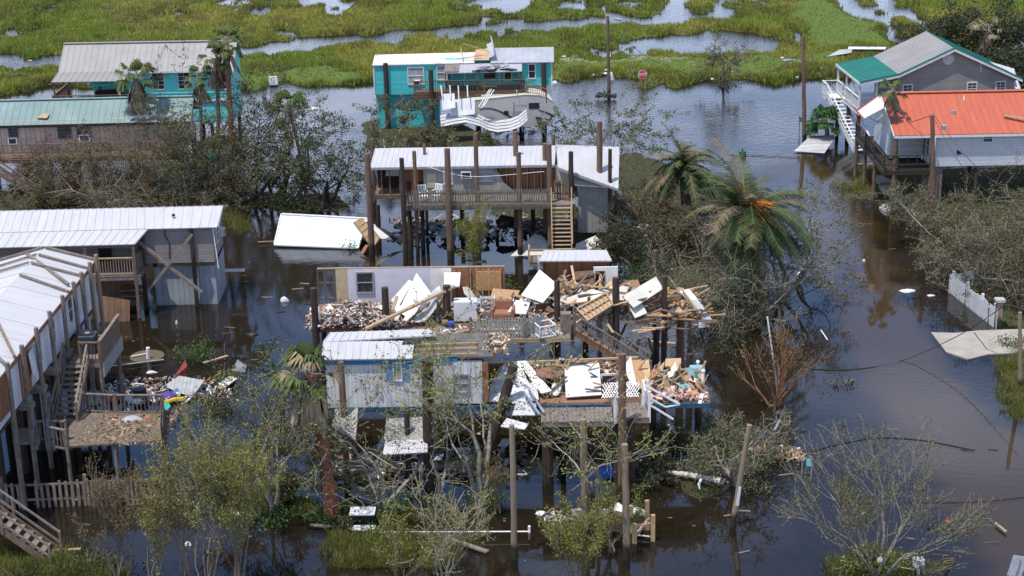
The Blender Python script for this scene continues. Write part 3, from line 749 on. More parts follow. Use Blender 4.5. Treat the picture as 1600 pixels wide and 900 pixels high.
# ---- B: teal house with rusted roof (back centre)
B = FrE((583, 100.5), (866, 95.5), 5.3)
T = empty('teal_house', B.o, B.a, 'teal lap sided house with rust stained roof and torn porch behind the camper', 'house')
box_part(T, 'wall', TEAL, 0, 5.5, 0, 3.4, 2.9, 5.25); box_part(T, 'wall', TEAL, 5.5, 11.4, 1.0, 3.6, 3.2, 5.35); box_part(T, 'wall', TEAL, 11.4, 13.7, 0, 3.6, 3.42, 5.28)
box_part(T, 'wall', TEAL, .1, 4.9, .3, 3.2, 0, 2.9)
MB().slab([(-.05, -.12, 5.27), (7.75, -.12, 5.33), (7.8, 3.55, 5.40), (-.15, 3.55, 5.33)], .07).build('roof', RUSTWHITE, T)
metal_roof((9.0, -.3, 5.3), (13.85, -.3, 5.3), (13.9, 3.3, 5.75), (9.1, 3.3, 5.75), 'roof', ROOFSILV, T)
MB().slab([(7.7, .3, 5.42), (8.9, .2, 5.44), (8.9, 3.0, 5.8), (7.8, 3.0, 5.7)], .03).build('bare_roof_deck', WOODNEW, T)
g_ = MB(); pr = None
for i in range(7):
    a_ = i / 6 * 2.4; x = 8.9 + .45 * math.sin(a_) ; z = 5.55 + .38 * (1 - math.cos(a_)) + .1
    if pr: g_.slab([(pr[0], .1, pr[1]), (x, .1, z), (x - .25, 3.2, z + .45), (pr[0] - .25, 3.2, pr[1] + .45)], .02)
    pr = (x, z)
g_.build('curled_roof_sheet', ROOFSILV, T)
metal_roof((5.5, -1.75, 4.88), (11.4, -1.75, 4.93), (11.4, -.05, 5.24), (5.5, -.05, 5.20), 'porch_roof', ROOFSILV, T)
MB().slab([(5.5, -1.7, 4.98), (6.6, -1.7, 4.98), (6.6, -.3, 5.27), (5.5, -.3, 5.24)], .02).build('exposed_roof_battens', WOODGREY, T)
rg = rnd(5); g_ = MB()
for i in range(14):
    x = 7.6 + rg.random() * 3.2; y = -1.7 + rg.random() * 1.2; g_.beam((x, y, 5.08 + rg.random() * .15), (x + rg.uniform(.2, .8), y + rg.uniform(-.3, .3), 5.12 + rg.random() * .25), rg.uniform(.1, .4), .03)
g_.build('torn_roof_sheet', [ROOFSILV], T)
g_ = MB()
for i in range(10):
    x = 7.5 + rg.random() * 3.0; y = -1.9 + rg.random() * .5; g_.beam((x, y, 5.0), (x + rg.uniform(.3, .9), y + rg.uniform(-.2, .2), 5.04), .16, .05)
g_.build('dark_roof_edge', DARK, T)  # short dark boards strewn along the front edge of the porch roof
MB().beam((8.9, 1.2, 5.9), (6.9, 1.4, 6.5), .07, .05).beam((6.4, .5, 5.5), (8.3, .6, 5.7), .12, .05).beam((6.9, .1, 5.45), (6.7, 1.6, 6.1), .07, .05).build('loose_rafter', WOODTAN, T)
deck(T, 3.2, 11.6, -1.8, 1.0, 3.3, WOODBRN, along='x')
railing(T, [(x, -1.75, 3.3) for x in (3.2, 5.8, 8.5, 11.5)], 1.0, .15, .05, WOODBRN)
railing(T, [(11.5, -1.75, 3.3), (13.2, -2.2, 2.6)], 1.0, .15, .05, WOODBRN)
for x in (5.6, 8.0, 11.3): MB().beam((x, -1.65, 3.3), (x, -1.65, 4.86), .1, .1, (0, 1, 0)).build('porch_post', WOODBRN, T)
MB().box(3.2, 11.5, -1.78, -1.68, 2.85, 3.0).build('rim_joist', WOODBRN, T)
for x, y, z in ((.95, -.12, 5.4), (4.5, -1.95, 5.2), (8, -1.4, 3.0), (11.3, -1.4, 3.0), (13.05, -.2, 5.25)): pile(T, (x, y), z, .19, PILEDK)
window(T, (3.25, 0, 4.35), 1.15, 1.25, pane=CURTAIN); ac_unit(T, (3.3, 0, 3.85), .5, .35)
window(T, (4.95 + .3, 0, 4.55), .7, 1.0, pane=CURTAIN); window(T, (12.15, 0, 4.55), .45, 1.05)
window(T, (8.9, 1.0, 4.35), .75, .9, frame=WOODBRN); window(T, (10.3, 1.0, 4.3), .5, 1.3, frame=WHITE, mid=False)
for x in (5.9, 6.9, 9.6, 11.1): MB().box(x, x + .09, .93, .997, 3.3, 5.3).build('trim', WHITE, T)
for x in (-.02, 13.62): MB().box(x, x + .1, -.05, -.003, 2.9 if x < 1 else 3.42, 5.24).build('corner_board', WHITE, T)

# ---- camper with torn white panels in front of it
R = FrE((742, 216), (862, 212), 0.0)
R.o.z = .4
T = empty('camper_trailer', R.o, R.a, 'damaged off-white camper trailer with dark swooshes lying in front of the teal house', 'camper')
CAMP = mat('camper_shell', (0.50, 0.485, 0.45), (0.42, 0.40, 0.37), rough=.35, scale=1.2, stain=(.3, .28, .24), stain_amt=.4)
CAMPR = mat('camper_roof', (0.60, 0.57, 0.48), (0.46, 0.42, 0.34), rough=.6, scale=1.5, stain=(.35, .28, .18), stain_amt=.6)
pr = [(0, .55), (4.6, .35), (5.5, .6), (6.1, 1.2), (6.25, 1.75), (6.0, 2.25), (5.5, 2.6), (4.9, 2.78), (3.9, 2.85), (0, 2.55)]
m_ = MB(); k = len(pr); fr = [(x, 0, z) for x, z in pr]; bk = [(x - .1, 2.5, z) for x, z in pr]
m_.add(fr + bk, [tuple(range(k)), tuple(reversed(range(k, 2 * k)))] + [(j, i, i + k, j + k) for i, j in ((i, (i + 1) % k) for i in range(k))]); m_.build('body', CAMP, T)
tp = [(x, z + .02) for x, z in pr[5:]]
m_ = MB()
for (x1, z1), (x2, z2) in zip(tp[:-1], tp[1:]): m_.slab([(x1, -.03, z1), (x1 - .1, 2.53, z1), (x2 - .1, 2.53, z2), (x2, -.03, z2)], .03, Vector((0, 0, 1)))
m_.build('roof', CAMPR, T)
def blk(name, x0, x1, z0, z1, mt=BLACKPL, y=-.03): return MB().box(x0, x1, y, -.002, z0, z1).build(name, mt, T)
blk('window', 4.15, 4.95, 1.75, 2.2); blk('window', 2.25, 2.6, 1.35, 1.65)
blk('access_hatch', 2.9, 3.6, .7, 1.6, GREYMET, -.012); blk('access_hatch', .6, 1.5, .75, 1.25, GREYMET, -.012); blk('entry_door', 3.0, 3.05, .6, 2.3, BLACKPL, -.012)
m_ = MB(); pp = None
for i in range(14):
    u = i / 13; x = .4 + 2.7 * u; z = 1.85 - .75 * u * u + .1 * math.sin(u * 5); 
    if pp: m_.beam((pp[0], -.02, pp[1]), (x, -.02, z), .02, .05 + .06 * u)
    pp = (x, z)
m_.build('side_swoosh', BLACKPL, T); m_ = MB()
pp = None
for i in range(10):
    u = i / 9; x = 4.9 + 1.2 * u; z = 1.62 - .25 * u - .3 * u * u
    if pp: m_.beam((pp[0], -.02, pp[1]), (x, -.02, z), .02, .04 + .12 * u)
    pp = (x, z)
m_.build('side_swoosh', BLACKPL, T)
m_ = MB()
for i in range(7): m_.beam((3.15 + i * .13, -.01, 1.98), (3.21 + i * .13, -.01, 2.08), .01, .05)
m_.build('faded_lettering', GREYMET, T)
rg = rnd(8); m_ = MB()
for i in range(16):
    x = 4.9 + rg.random() * 2.2; z = .25 + rg.random() * .8; m_.beam((x, -.5 + rg.random() * .5, z), (x + rg.uniform(-.5, .6), -.5 + rg.random() * .6, z + rg.uniform(-.3, .4)), rg.uniform(.06, .45), .05)
m_.build('torn_underbody', BLACKPL, T)
for x in (1.2, 2.2): MB().tube([(x, -.1, .4), (x, .15, .4)], .36, 16).build('wheel', BLACKPL, T)
MB().box(.6, 3.4, .5, 1.6, 2.60, 2.78).build('roof_air_vent', CAMPR, T)
# the bent white awning sheet in front of it
m_ = MB(); prof = [(-2.6, 1.05), (-1.6, 1.25), (-.7, 1.35), (.3, 1.05), (.9, .7), (1.6, .52), (2.6, .6), (3.3, .85), (3.9, 1.35)]
for (x1, z1), (x2, z2) in zip(prof[:-1], prof[1:]):
    for k in range(4):
        y1, y2 = -2.0 + k * .32, -2.0 + (k + 1) * .32; dz = .0
        zz1 = z1 + k * .16; zz2 = z2 + k * .16
        m_.slab([(x1, y1, zz1), (x2, y1, zz2), (x2, y2, zz2 + .1), (x1, y2, zz1 + .1)], .025)
o = m_.build('bent_awning', WHITEMET); o.location = R.o; o.rotation_euler = (0, 0, R.a); tag(o, 'white ribbed awning sheet bent like a wave in front of the camper', 'awning')
def at_frame(o, f): o.location = f.o; o.rotation_euler = (0, 0, f.a); return o
for i, (pts, lb) in enumerate([([(690, 147), (710, 146), (712, 166), (692, 170)], 'square white panel standing left of the camper, nearest the teal pile'), ([(706, 156), (742, 152), (742, 176), (704, 180)], 'white wall panel leaning against the left end of the camper'),
                               ([(700, 176), (738, 176), (758, 184), (706, 196)], 'white sheet slumped below the other panels left of the camper')]):
    q = [PY(x, y, R.o.y - 1.1 + i * .3) for x, y in pts]; q[2].y -= .5; q[3].y -= .5
    panel('wallboard_sheet', q, .04, WHITE, None, lb, 'panel')
for i, (x1, y1, x2, y2) in enumerate([(748, 167, 765, 140), (752, 169, 768, 139), (756, 166, 772, 140), (691, 150, 689, 134), (704, 153, 703, 133), (717, 155, 716, 134), (731, 152, 730, 133), (807, 141, 815, 172), (760, 190, 762, 204), (812, 186, 817, 206)]):
    a = PY(x1, y1, R.o.y - 1.4); b = PY(x2, y2, R.o.y - 1.0)
    o = MB().tube([a, b], .045, 6).build('awning_pole', PVC); tag(o, 'thin white pole sticking up around the wrecked camper', 'pole', 'white poles around the camper')
c = P(820, 206, 0)
m_ = MB(); rg = rnd(12)
for i in range(26):
    x = c.x + rg.uniform(-3.6, 2.6); y = c.y + rg.uniform(-.5, .9); m_.beam((x, y, rg.uniform(0, .3)), (x + rg.uniform(-1, 1), y + rg.uniform(-.4, .4), rg.uniform(0, .5)), rg.uniform(.08, .35), .05)
tag(m_.build('wreckage', GREYMET), 'grey twisted metal and boards heaped at the foot of the camper', 'debris', kind='stuff')

# ---- C: grey house with green and grey roof (back right)
C = FrE((1344, 235), (1590, 226), 0)
T = empty('grey_house', C.o, C.a, 'grey gabled house on stilts with a green and grey metal roof at the back right', 'house')
m_ = MB(); pk = (6.45, 7.25); L_ = [(2.6, 2.9), (11.1, 2.9), (11.1, 5.05), pk, (2.6, 5.5)]
m_.add([(x, 0, z) for x, z in L_] + [(x, 6.2, z) for x, z in L_], [(0, 1, 2, 3, 4), (9, 8, 7, 6, 5)] + [(i, i + 5, (i + 1) % 5 + 5, (i + 1) % 5) for i in range(5)]); m_.build('wall', GREYWALL, T)
def vroof(p, q, name, mt, y0=-.35, y1=6.5, rib=.45):   # slope in the x-z plane running back along y
    return metal_roof((p[0], y1, p[1]), (p[0], y0, p[1]), (q[0], y0, q[1]), (q[0], y1, q[1]), name, mt, T, rib)
vroof((2.5, 5.56), (6.45, 7.34), 'roof', ROOFGREY); vroof((11.6, 4.93), (6.46, 7.34), 'roof', ROOFTEAL)
vroof((-.35, 5.08), (2.5, 5.57), 'porch_roof', ROOFTEAL)
tr_ = [(-.35, 5.0), (2.5, 5.5), (6.45, 7.27), (11.6, 4.86)]
for mt, y, h, nm in ((WHITE, -.38, .2, 'fascia'), (ROOFTEAL, -.40, .1, 'verge_trim')):
    m_ = MB()
    for (x1, z1), (x2, z2) in zip(tr_[:-1], tr_[1:]):
        o_ = -.02 if nm == 'fascia' else .14
        m_.slab([(x1, y, z1 - h / 2 + o_), (x2, y, z2 - h / 2 + o_), (x2, y, z2 + h / 2 + o_), (x1, y, z1 + h / 2 + o_)], .05 if nm == 'fascia' else .07, Vector((0, -1, 0)))
    m_.build(nm, mt, T)
MB().beam((-.38, -.35, 5.02), (-.38, 6.5, 5.02), .04, .18).build('fascia', WHITE, T)
MB().tube([(6.1, -.05, 6.55), (6.1, .02, 6.55)], .42, 20).build('gable_vent', mat('vent_grey', (.5, .5, .5), rough=.6), T)
for x, z in ((3.35, 4.3), (8.1, 4.3), (10.2, 4.3)): window(T, (x - .1, 0, z), .62, .85, mull=True)
MB().box(8.55, 8.6, -.04, -.003, 5.5, 6.4).build('vent_pipe', PVC, T)
deck(T, -.3, 2.6, -.1, 6.2, 2.9, WHITE, along='x', rimmat=WHITE)
railing(T, [(-.25, 3.6, 2.9), (-.25, 1.8, 2.9), (-.25, 0, 2.9), (2.5, 0, 2.9)], 1.0, .17, .045, WHITE); railing(T, [(-.25, 6.1, 2.9), (-.25, 4.9, 2.9)], 1.0, .17, .045, WHITE)
for p in ((-.25, 0), (1.0, 0), (-.25, 1.8), (-.25, 3.6), (-.25, 6.1)): MB().beam((*p, 2.9), (*p, 5.0), .13, .13, (0, 1, 0)).build('porch_post', WHITE, T)
box_part(T, 'porch_screen', mat('dim_screen', (.16, .17, .18), (.12, .125, .13)), 1.1, 2.55, .05, .1, 3.85, 4.9)
for p in ((-.2, .1), (-.2, 3), (-.2, 6), (2.6, .1), (5.4, .2), (8.2, .2), (11, .2), (2.6, 4), (8, 4)): pile(T, p, 2.7, .15, PILEDK)
stairs(T, (-.75, 5.0, 2.95), (-.05, -.6, .05), 1.15, 15, WHITE, wvec=(1, 0, 0), rail=(-1, 1), tread=.3)
deck(T, -1.4, -.3, 4.9, 6.1, 2.9, WHITE, rimmat=WHITE); railing(T, [(-1.4, 4.9, 2.9), (-1.4, 6.1, 2.9), (-.3, 6.1, 2.9)], 1.0, .17, .045, WHITE)
for i, (pts, lb) in enumerate([([(1546, 97), (1578, 106), (1588, 118), (1566, 112)], 'torn white roof sheet lying on the back slope of the grey house'), ([(1566, 108), (1584, 107), (1588, 120), (1570, 116)], 'smaller bent white sheet at the right eave of the grey house'), ([(1584, 127), (1590, 126), (1595, 139), (1583, 140)], 'white sheet hanging from the right eave corner of the grey house')]):
    panel('roof_sheet', [PY(x, y, 124.3 + (.4 if k > 1 else 1.2)) for k, (x, y) in enumerate(pts)], .04, WHITEMET, None, lb, 'metal sheet')

# ---- D: white house with coral roof (right)
D = FrE((1398, 213), (1600, 209), 5.07)
T = empty('white_house', D.o, D.a, 'white lap sided house with a coral red metal roof at the right edge', 'house')
box_part(T, 'wall', WHITEWALL, 2.5, 15, .35, 7.6, 2.95, 5.0); box_part(T, 'wall', WHITEWALL, .35, 2.5, 2.6, 7.6, 2.95, 5.0)
m_ = MB(); m_.slab([(.35, .6, 5.0), (.35, 4.5, 6.55), (.35, 8.3, 5.0)], .08, Vector((-1, 0, 0))); m_.build('gable_end', WHITE, T)
metal_roof((0, 0, 5.12), (15.5, 0, 5.12), (15.5, 4.5, 6.8), (.05, 4.5, 6.8), 'roof', ROOFRED, T, rib=.42)
metal_roof((15.5, 8.8, 5.12), (0, 8.8, 5.12), (.05, 4.51, 6.8), (15.5, 4.51, 6.8), 'roof', ROOFRED, T, rib=.42)
MB().beam((.05, 4.5, 6.86), (15.5, 4.5, 6.86), .35, .05).build('ridge_cap', ROOFRED, T)
MB().beam((-.02, .02, 5.0), (15.5, .02, 5.0), .03, .16).beam((-.03, 0, 5.02), (-.03, 4.5, 6.7), .04, .16).beam((-.03, 8.8, 5.02), (-.03, 4.5, 6.7), .04, .16).build('fascia', WHITE, T)
q = [D.x(1379, 156, 0), D.y(1351, 184, 4.2), D.y(1356, 180, 5.8), D.y(1368, 178, 3.4)]
MB().slab([(.0, 4.6, 6.74), (-1.35, 5.4, 5.45), (-1.2, 3.9, 5.3), (0, 3.2, 6.2)], .08).build('bent_gable_sheet', [WHITE], T)
MB().beam((0, 4.62, 6.8), (-1.38, 5.42, 5.5), .1, .1).beam((-1.38, 5.4, 5.5), (-1.22, 3.9, 5.34), .1, .08).build('bent_verge_trim', ROOFRED, T)
deck(T, -.6, 2.5, 0, 9.2, 2.8, WOODDK, along='x')
railing(T, [(-.55, 9.1, 2.8), (-.55, 6, 2.8), (-.55, 3, 2.8), (-.55, .05, 2.8), (2.4, .05, 2.8)], 1.0, .5, .06, WOODDK, low=.4)
for p in ((.1, .15), (2.45, .15), (-.5, 3), (-.5, 6), (-.5, 9), (5.5, .6), (9, .6), (12.5, .6), (2.5, 4), (6, 4), (10, 4)):
    pile(T, p, 5.0 if p[1] < .2 else 2.75, .13, PILEDK if p[0] > 3 else WOODBRN)
MB().beam((2.55, -.06, 0), (2.55, -.06, 4.95), .07, .07, (0, 1, 0)).build('downpipe', PVC, T)
window(T, (2.5 - .0, 1.3, 4.1), .8, 1.1, (-1, 0, 0)); window(T, (2.5, 2.2, 4.0), .9, 1.7, (-1, 0, 0)); window(T, (6.0, .35, 4.75), .55, .45); 
window(T, (10.0, .35, 4.3), .8, 1.1)
MB().slab([(4.1, .30, 4.05), (4.45, .3, 3.75), (4.1, .3, 3.72)], .02, Vector((0, -1, 0))).build('torn_siding_hole', DARK, T)
MB().beam((7.3, 1.6, 5.9), (8.9, .9, 5.72), .22, .06).build('fallen_board', WOODTAN, T); MB().tube([(4.2, 2.2, 5.8), (4.2, 2.2, 6.15)], .16, 10).build('roof_vent', GREYMET, T)
MB().tube([(5.2, 3.6, 6.3), (5.2, 3.6, 6.75)], .05, 8).build('vent_pipe', PVC, T)
box_part(T, 'storage_wall', WOODGREY, 2.6, 3.3, .5, 3, 0, 2.9)
# ================================================================ middle distance
VINYL = mat('pinkish_grey_vinyl_siding', (0.30, 0.27, 0.26), (0.25, 0.225, 0.215), scale=1.0, stripe='Z', stripes_per_m=6, stripe_dark=.62)
SKIRTM = mat('pale_blue_grey_corrugated', (0.34, 0.37, 0.39), (0.26, 0.285, 0.30), rough=.6, scale=1.0, stripe='X', stripes_per_m=3.3, stripe_dark=.5, stripe_w=.1)
TRAILW = mat('ribbed_trailer_wall', (0.74, 0.74, 0.75), (0.62, 0.62, 0.63), rough=.55, scale=1.0, stripe='X', stripes_per_m=5.5, stripe_dark=.66, stain=(.34, .31, .27), stain_amt=.6, stain_scale=1.6)
TRAILD = mat('dull_ribbed_wall', (0.33, 0.33, 0.30), (0.26, 0.26, 0.235), rough=.6, scale=1.0, stripe='X', stripes_per_m=4.5, stripe_dark=.7, stain=(.2, .17, .14), stain_amt=.6)
BLUEP = mat('blue_painted_trim', (0.05, 0.23, 0.42), (0.04, 0.17, 0.32), rough=.6, scale=2, stain=(.12, .2, .27), stain_amt=.4)
SHUT = mat('blue_shutter', (0.11, 0.27, 0.52), (0.09, 0.22, 0.44), rough=.6, scale=2)
LILAC = mat('lilac_wall', (0.60, 0.575, 0.62), (0.52, 0.495, 0.54), rough=.6, scale=1.0)
INSUL = mat('pink_insulation', (0.55, 0.28, 0.22), (0.40, 0.20, 0.15), scale=8, bump=.6)

# ---- F: white roofed house on the left
F = FrE((220, 480), (340, 477), 0)
T = empty('white_roof_house', F.o, F.a, 'stilt house with a long white ribbed metal roof and grey siding, crossed beams under it', 'house')
box_part(T, 'wall', VINYL, .55, 4.3, 0, 3.5, 2.55, 4.62); box_part(T, 'wall', VINYL, -9, .55, .8, 3.5, 2.55, 4.4)
m_ = MB(); m_.add([(.5, 0, 4.6), (4.3, 0, 4.6), (4.3, 3.5, 4.6), (.5, 3.5, 4.6), (.5, 1.95, 5.05), (4.3, 1.95, 5.05)], [(0, 1, 5, 4), (1, 2, 5), (2, 3, 4, 5), (3, 0, 4)]); m_.build('gable_end', VINYL, T)
metal_roof((.65, -.25, 4.62), (4.62, -.25, 4.62), (4.66, 1.95, 5.18), (.3, 1.95, 5.18), 'roof', WHITEMET, T)
metal_roof((-9, -.2, 4.6), (.65, -.2, 4.62), (.3, 1.95, 5.18), (-9, 1.95, 5.18), 'roof', WHITEMET, T)
metal_roof((4.66, 3.9, 4.66), (-9, 3.9, 4.66), (-9, 1.97, 5.18), (4.66, 1.97, 5.18), 'roof', WHITEMET, T)
metal_roof((-9, -1.8, 4.24), (.38, -1.8, 4.25), (.85, -.1, 4.60), (-9, -.1, 4.59), 'porch_roof', WHITEMET, T)
MB().beam((4.67, -.25, 4.6), (4.69, 1.95, 5.17), .04, .14).beam((4.69, 1.95, 5.17), (4.67, 3.9, 4.64), .04, .14).build('verge_trim', GREYMET, T)
MB().beam((-9, -1.7, 4.13), (.3, -1.7, 4.14), .08, .2).build('porch_beam', WOODBRN, T)
MB().tube([(2.1, .8, 5.0), (2.1, .8, 5.12)], .09, 8).build('roof_vent', BLACKPL, T)
deck(T, -5.4, .5, -1.8, .8, 2.45, WOODGREY, along='x')
railing(T, [(-2.3, -1.72, 2.45), (.2, -1.72, 2.45)], 1.0, .14, .045, WOODTAN); railing(T, [(.2, -1.72, 2.45), (.45, -.05, 2.45)], 1.0, .14, .045, WOODGREY); railing(T, [(-5.4, -1.72, 2.45), (-2.3, -1.72, 2.45)], 1.0, .14, .045, WOODTAN)
for x in (-5.3, -2.35, .25): MB().beam((x, -1.72, 0), (x, -1.72, 4.05), .16, .16, (0, 1, 0)).build('porch_post', WOODBRN, T)
window(T, (-1.0, .8, 3.9), 1.1, .5, frame=WHITE); MB().box(-2.2, -1.5, .7, .79, 2.5, 4.1).build('door', DARK, T)
m_ = MB(); m_.box(.85, 4.28, .25, .3, -.5, 2.25); m_.build('skirt_wall', SKIRTM, T); MB().box(4.26, 4.31, .31, 3.4, -.5, 2.3).build('skirt_wall', SKIRTM, T)
MB().beam((3.15, -.08, -.6), (3.15, -.08, 4.55), .2, .2, (0, 1, 0)).build('piling', PILEDK, T)
for p in ((.35, -.2), (.35, 3.2), (4.1, 3.3)): pile(T, p, 4.1 if p[1] < 0 else 2.5, .14, PILEDK)
for a, b in (((.35, -.6, 4.0), (3.6, -.9, 1.1)), ((3.25, -.5, 4.3), (.7, -1.0, 1.3))): MB().beam(a, b, .14, .22, (0, 1, 0)).build('cross_brace', WOODGREY, T)
m_ = MB(); pts = [(1.75, -.05, 4.55), (1.68, -.05, 4.2), (1.9, -.05, 3.7), (1.82, -.05, 2.8)]; m_.tube(pts, .025, 5); m_.build('hanging_cable', BLACKPL, T)
window(T, (4.3, 1.5, 3.8), .7, 1.0, (1, 0, 0)); ac_unit(T, (4.3, 2.4, 3.55), .6, .42, (1, 0, 0))
MB().beam((4.35, -.06, 4.5), (4.5, -.1, 2.2), .05, .05).build('downpipe', PVC, T)
MB().box(4.35, 5.6, 2.1, 2.2, 1.25, 1.4).build('fallen_gutter', WHITE, T)
box_part(T, 'stair_wall', mat('brown_plywood', (.23, .13, .075), (.15, .085, .05), scale=2.5, stripe='X', stripes_per_m=3, stripe_dark=.6), -2.4, -.3, .2, .3, -.3, 2.3)
for z, x1 in ((1.35, .3), (1.0, .3), (.7, .3)): MB().box(-.75, x1, -1.2, -.3, z, z + .07).build('stair_tread', WOODBRN, T)
o = panel('plywood_sheet', [F.w(F.y(x, y, -2.0 - .3 * (y > 490))) for x, y in ((152, 461), (203, 469), (203, 517), (154, 502))], .05, MATS['brown_plywood'], None, 'large brown plywood sheet hanging open under the porch of the white-roofed house', 'plywood sheet')

# ---- S: gutted mobile home with long deck (centre)
S = FrE((628, 324), (898, 321), 3.2)
T = empty('mobile_home', S.o, S.a, 'gutted mobile home on tall piles with a long picket deck and a curling white roof', 'mobile home')
box_part(T, 'floor', WOODBRN, -1.9, 10.5, 2.35, 6.0, 3.05, 3.3)
box_part(T, 'back_wall', DRYWALL, -1.9, 10.4, 5.7, 5.8, 3.3, 5.35)
box_part(T, 'wall', TRAILD, 1.15, 5.55, 2.42, 2.5, 3.3, 5.05)
box_part(T, 'wall', OSBRED, 5.6, 9.1, 3.0, 3.08, 3.3, 5.1); box_part(T, 'wall', OSBRED, -.25, 1.1, 2.9, 2.98, 4.0, 5.1); box_part(T, 'wall', mat('stained_pale_door', (.5, .46, .40), (.40, .34, .27), scale=3, stain=(.3, .15, .06), stain_amt=.8), 9.15, 10.1, 2.5, 2.6, 3.3, 5.0)
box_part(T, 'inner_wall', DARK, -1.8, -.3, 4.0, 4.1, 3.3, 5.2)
MB().slab([(-1.2, 2.9, 4.35), (-.3, 2.9, 4.35), (-.3, 2.9, 5.0), (-1.1, 2.9, 5.0)], .04, Vector((0, -1, 0))).build('wall_cabinet', GREYMET, T)
for x in (-1.85, -1.4, -.9, -.3, .05, .45, .8): MB().beam((x, 2.45, 3.3), (x, 2.45, 5.05), .06, .09, (0, 1, 0)).build('wall_stud', OSBRED, T)
for x in [5.75 + .42 * i for i in range(8)]: MB().beam((x, 2.92, 3.3), (x, 2.92, 5.05), .05, .09, (0, 1, 0)).build('wall_stud', WOODTAN, T)
MB().slab([(5.5, 2.4, 3.35), (6.7, 2.4, 3.35), (6.0, 2.4, 4.0), (5.5, 2.4, 5.0)], .05, Vector((0, -1, 0))).build('torn_wall_skin', TRAILD, T)
metal_roof((-2.05, 2.2, 5.08), (9.1, 2.2, 5.12), (9.2, 5.6, 5.45), (-2.05, 5.6, 5.4), 'roof', WHITEMET, T, rib=.3)
MB().beam((-2.05, 2.17, 5.0), (9.1, 2.17, 5.04), .04, .13).build('roof_edge_trim', GREYMET, T)
metal_roof((9.3, 1.9, 5.05), (12.9, 1.6, 3.75), (13.1, 5.4, 5.35), (9.2, 5.6, 5.5), 'collapsed_roof', WHITEMET, T, rib=.3)
MB().beam((9.2, 1.86, 4.98), (12.9, 1.56, 3.68), .05, .14).build('roof_edge_trim', GREYMET, T)
MB().slab([(10.3, 2.0, 3.9), (12.7, 1.9, 3.75), (12.2, 3.6, 3.95), (10.2, 3.6, 4.2)], .06).build('ceiling_panel', DRYWALL, T)
MB().box(10.5, 12.3, 2.3, 2.38, .8, 3.75).build('lower_wall', TRAILD, T); MB().box(12.25, 12.32, 2.39, 5, .8, 3.7).build('lower_wall', TRAILD, T)
window(T, (4.95, 2.42, 4.55), .75, .8, pane=CURTAIN, frame=GREYMET); ac_unit(T, (3.75, 2.42, 4.55), .62, .42)
MB().box(2.35, 2.95, 2.38, 2.415, 3.9, 4.95).build('white_wall_patch', WHITE, T); MB().box(1.35, 1.9, 2.38, 2.415, 3.7, 4.6).build('wall_patch', mat('cream_patch', (.5, .44, .3)), T)  # a plain white and a cream rectangle set on the front wall
deck(T, 0, 10.3, 0, 2.35, 3.25, WOODGREY, along='x', rim=True)
pickets(T, (0, 0, 3.12), (8.75, 0, 3.12), 1.12, .145, .09, WOODGREY, 'railing', rnd(3), skip=.02)
pickets(T, (0.02, .1, 3.12), (0.02, 2.3, 3.12), 1.12, .145, .09, WOODGREY, 'railing', rnd(4))
pickets(T, (9.1, 1.2, 3.3), (9.9, .8, 3.3), 1.1, .15, .11, WOODBRN, 'gate', rnd(6))
stairs(T, (9.45, -.1, 3.2), (9.5, -1.5, .35), 1.15, 13, WOODTAN, wvec=(1, 0, 0), tread=.22, tread_t=.05)
for x in (8.88, 10.08):
    MB().beam((x, -.1, 3.1), (x, -.1, 4.35), .07, .07, (0, 1, 0)).build('newel_post', WOODTAN, T); MB().beam((x, -.15, 4.3), (x + .03, -1.5, 1.3), .06, .07).build('handrail', WOODTAN, T)
deck(T, 7.5, 10.2, -2.6, -1.5, .55, WOODGREY, 'landing', along='x'); MB().beam((7.5, -2.55, 1.25), (10.2, -2.55, 1.25), .07, .12).beam((7.55, -2.55, .3), (7.55, -2.55, 1.35), .1, .1, (0, 1, 0)).beam((10.15, -2.55, .3), (10.15, -2.55, 1.35), .1, .1, (0, 1, 0)).beam((7.55, -2.5, 1.25), (7.55, -1.5, 1.25), .07, .1).build('landing_rail', WOODTAN, T)
def spile(px, py, top_y, r=.15, m=None, dy=0, frm=S, lean=(0, 0)):   # base px,py on the water, top at picture row top_y
    b = P(px, py, 0); z = PY(px, top_y, b.y).z; q = frm.back(b)
    return pile(T, (q.x, q.y), z, r, m, lean=lean)
for a in ((581, 396, 240, .19, PILE), (634, 407, 247, .15, PILEDK), (704, 405, 232, .19, PILE), (653, 398, 236, .12, PILE), (748, 396, 208, .14, PILE), (860, 398, 225, .16, PILE), (813, 398, 238, .15, PILE), (893, 390, 237, .15, PILEDK), (937, 380, 190, .18, PILE), (953, 385, 233, .12, PILEDK),
          (642, 390, 320, .15, PILEDK), (662, 392, 320, .12, PILEDK), (808, 372, 205, .16, PILE), (853, 378, 224, .16, PILE), (833, 368, 320, .14, PILEDK), (723, 366, 320, .15, PILEDK), (592, 360, 320, .14, PILEDK), (668, 370, 225, .1, PILE)): spile(*a)
for a in ((586, 330, 217, .14, PILE), (638, 332, 218, .15, PILE), (658, 334, 223, .11, PILE), (705, 330, 220, .13, PILE), (866, 330, 210, .13, PILE), (745, 330, 209, .13, PILE), (808, 332, 206, .13, PILE)): spile(*a)
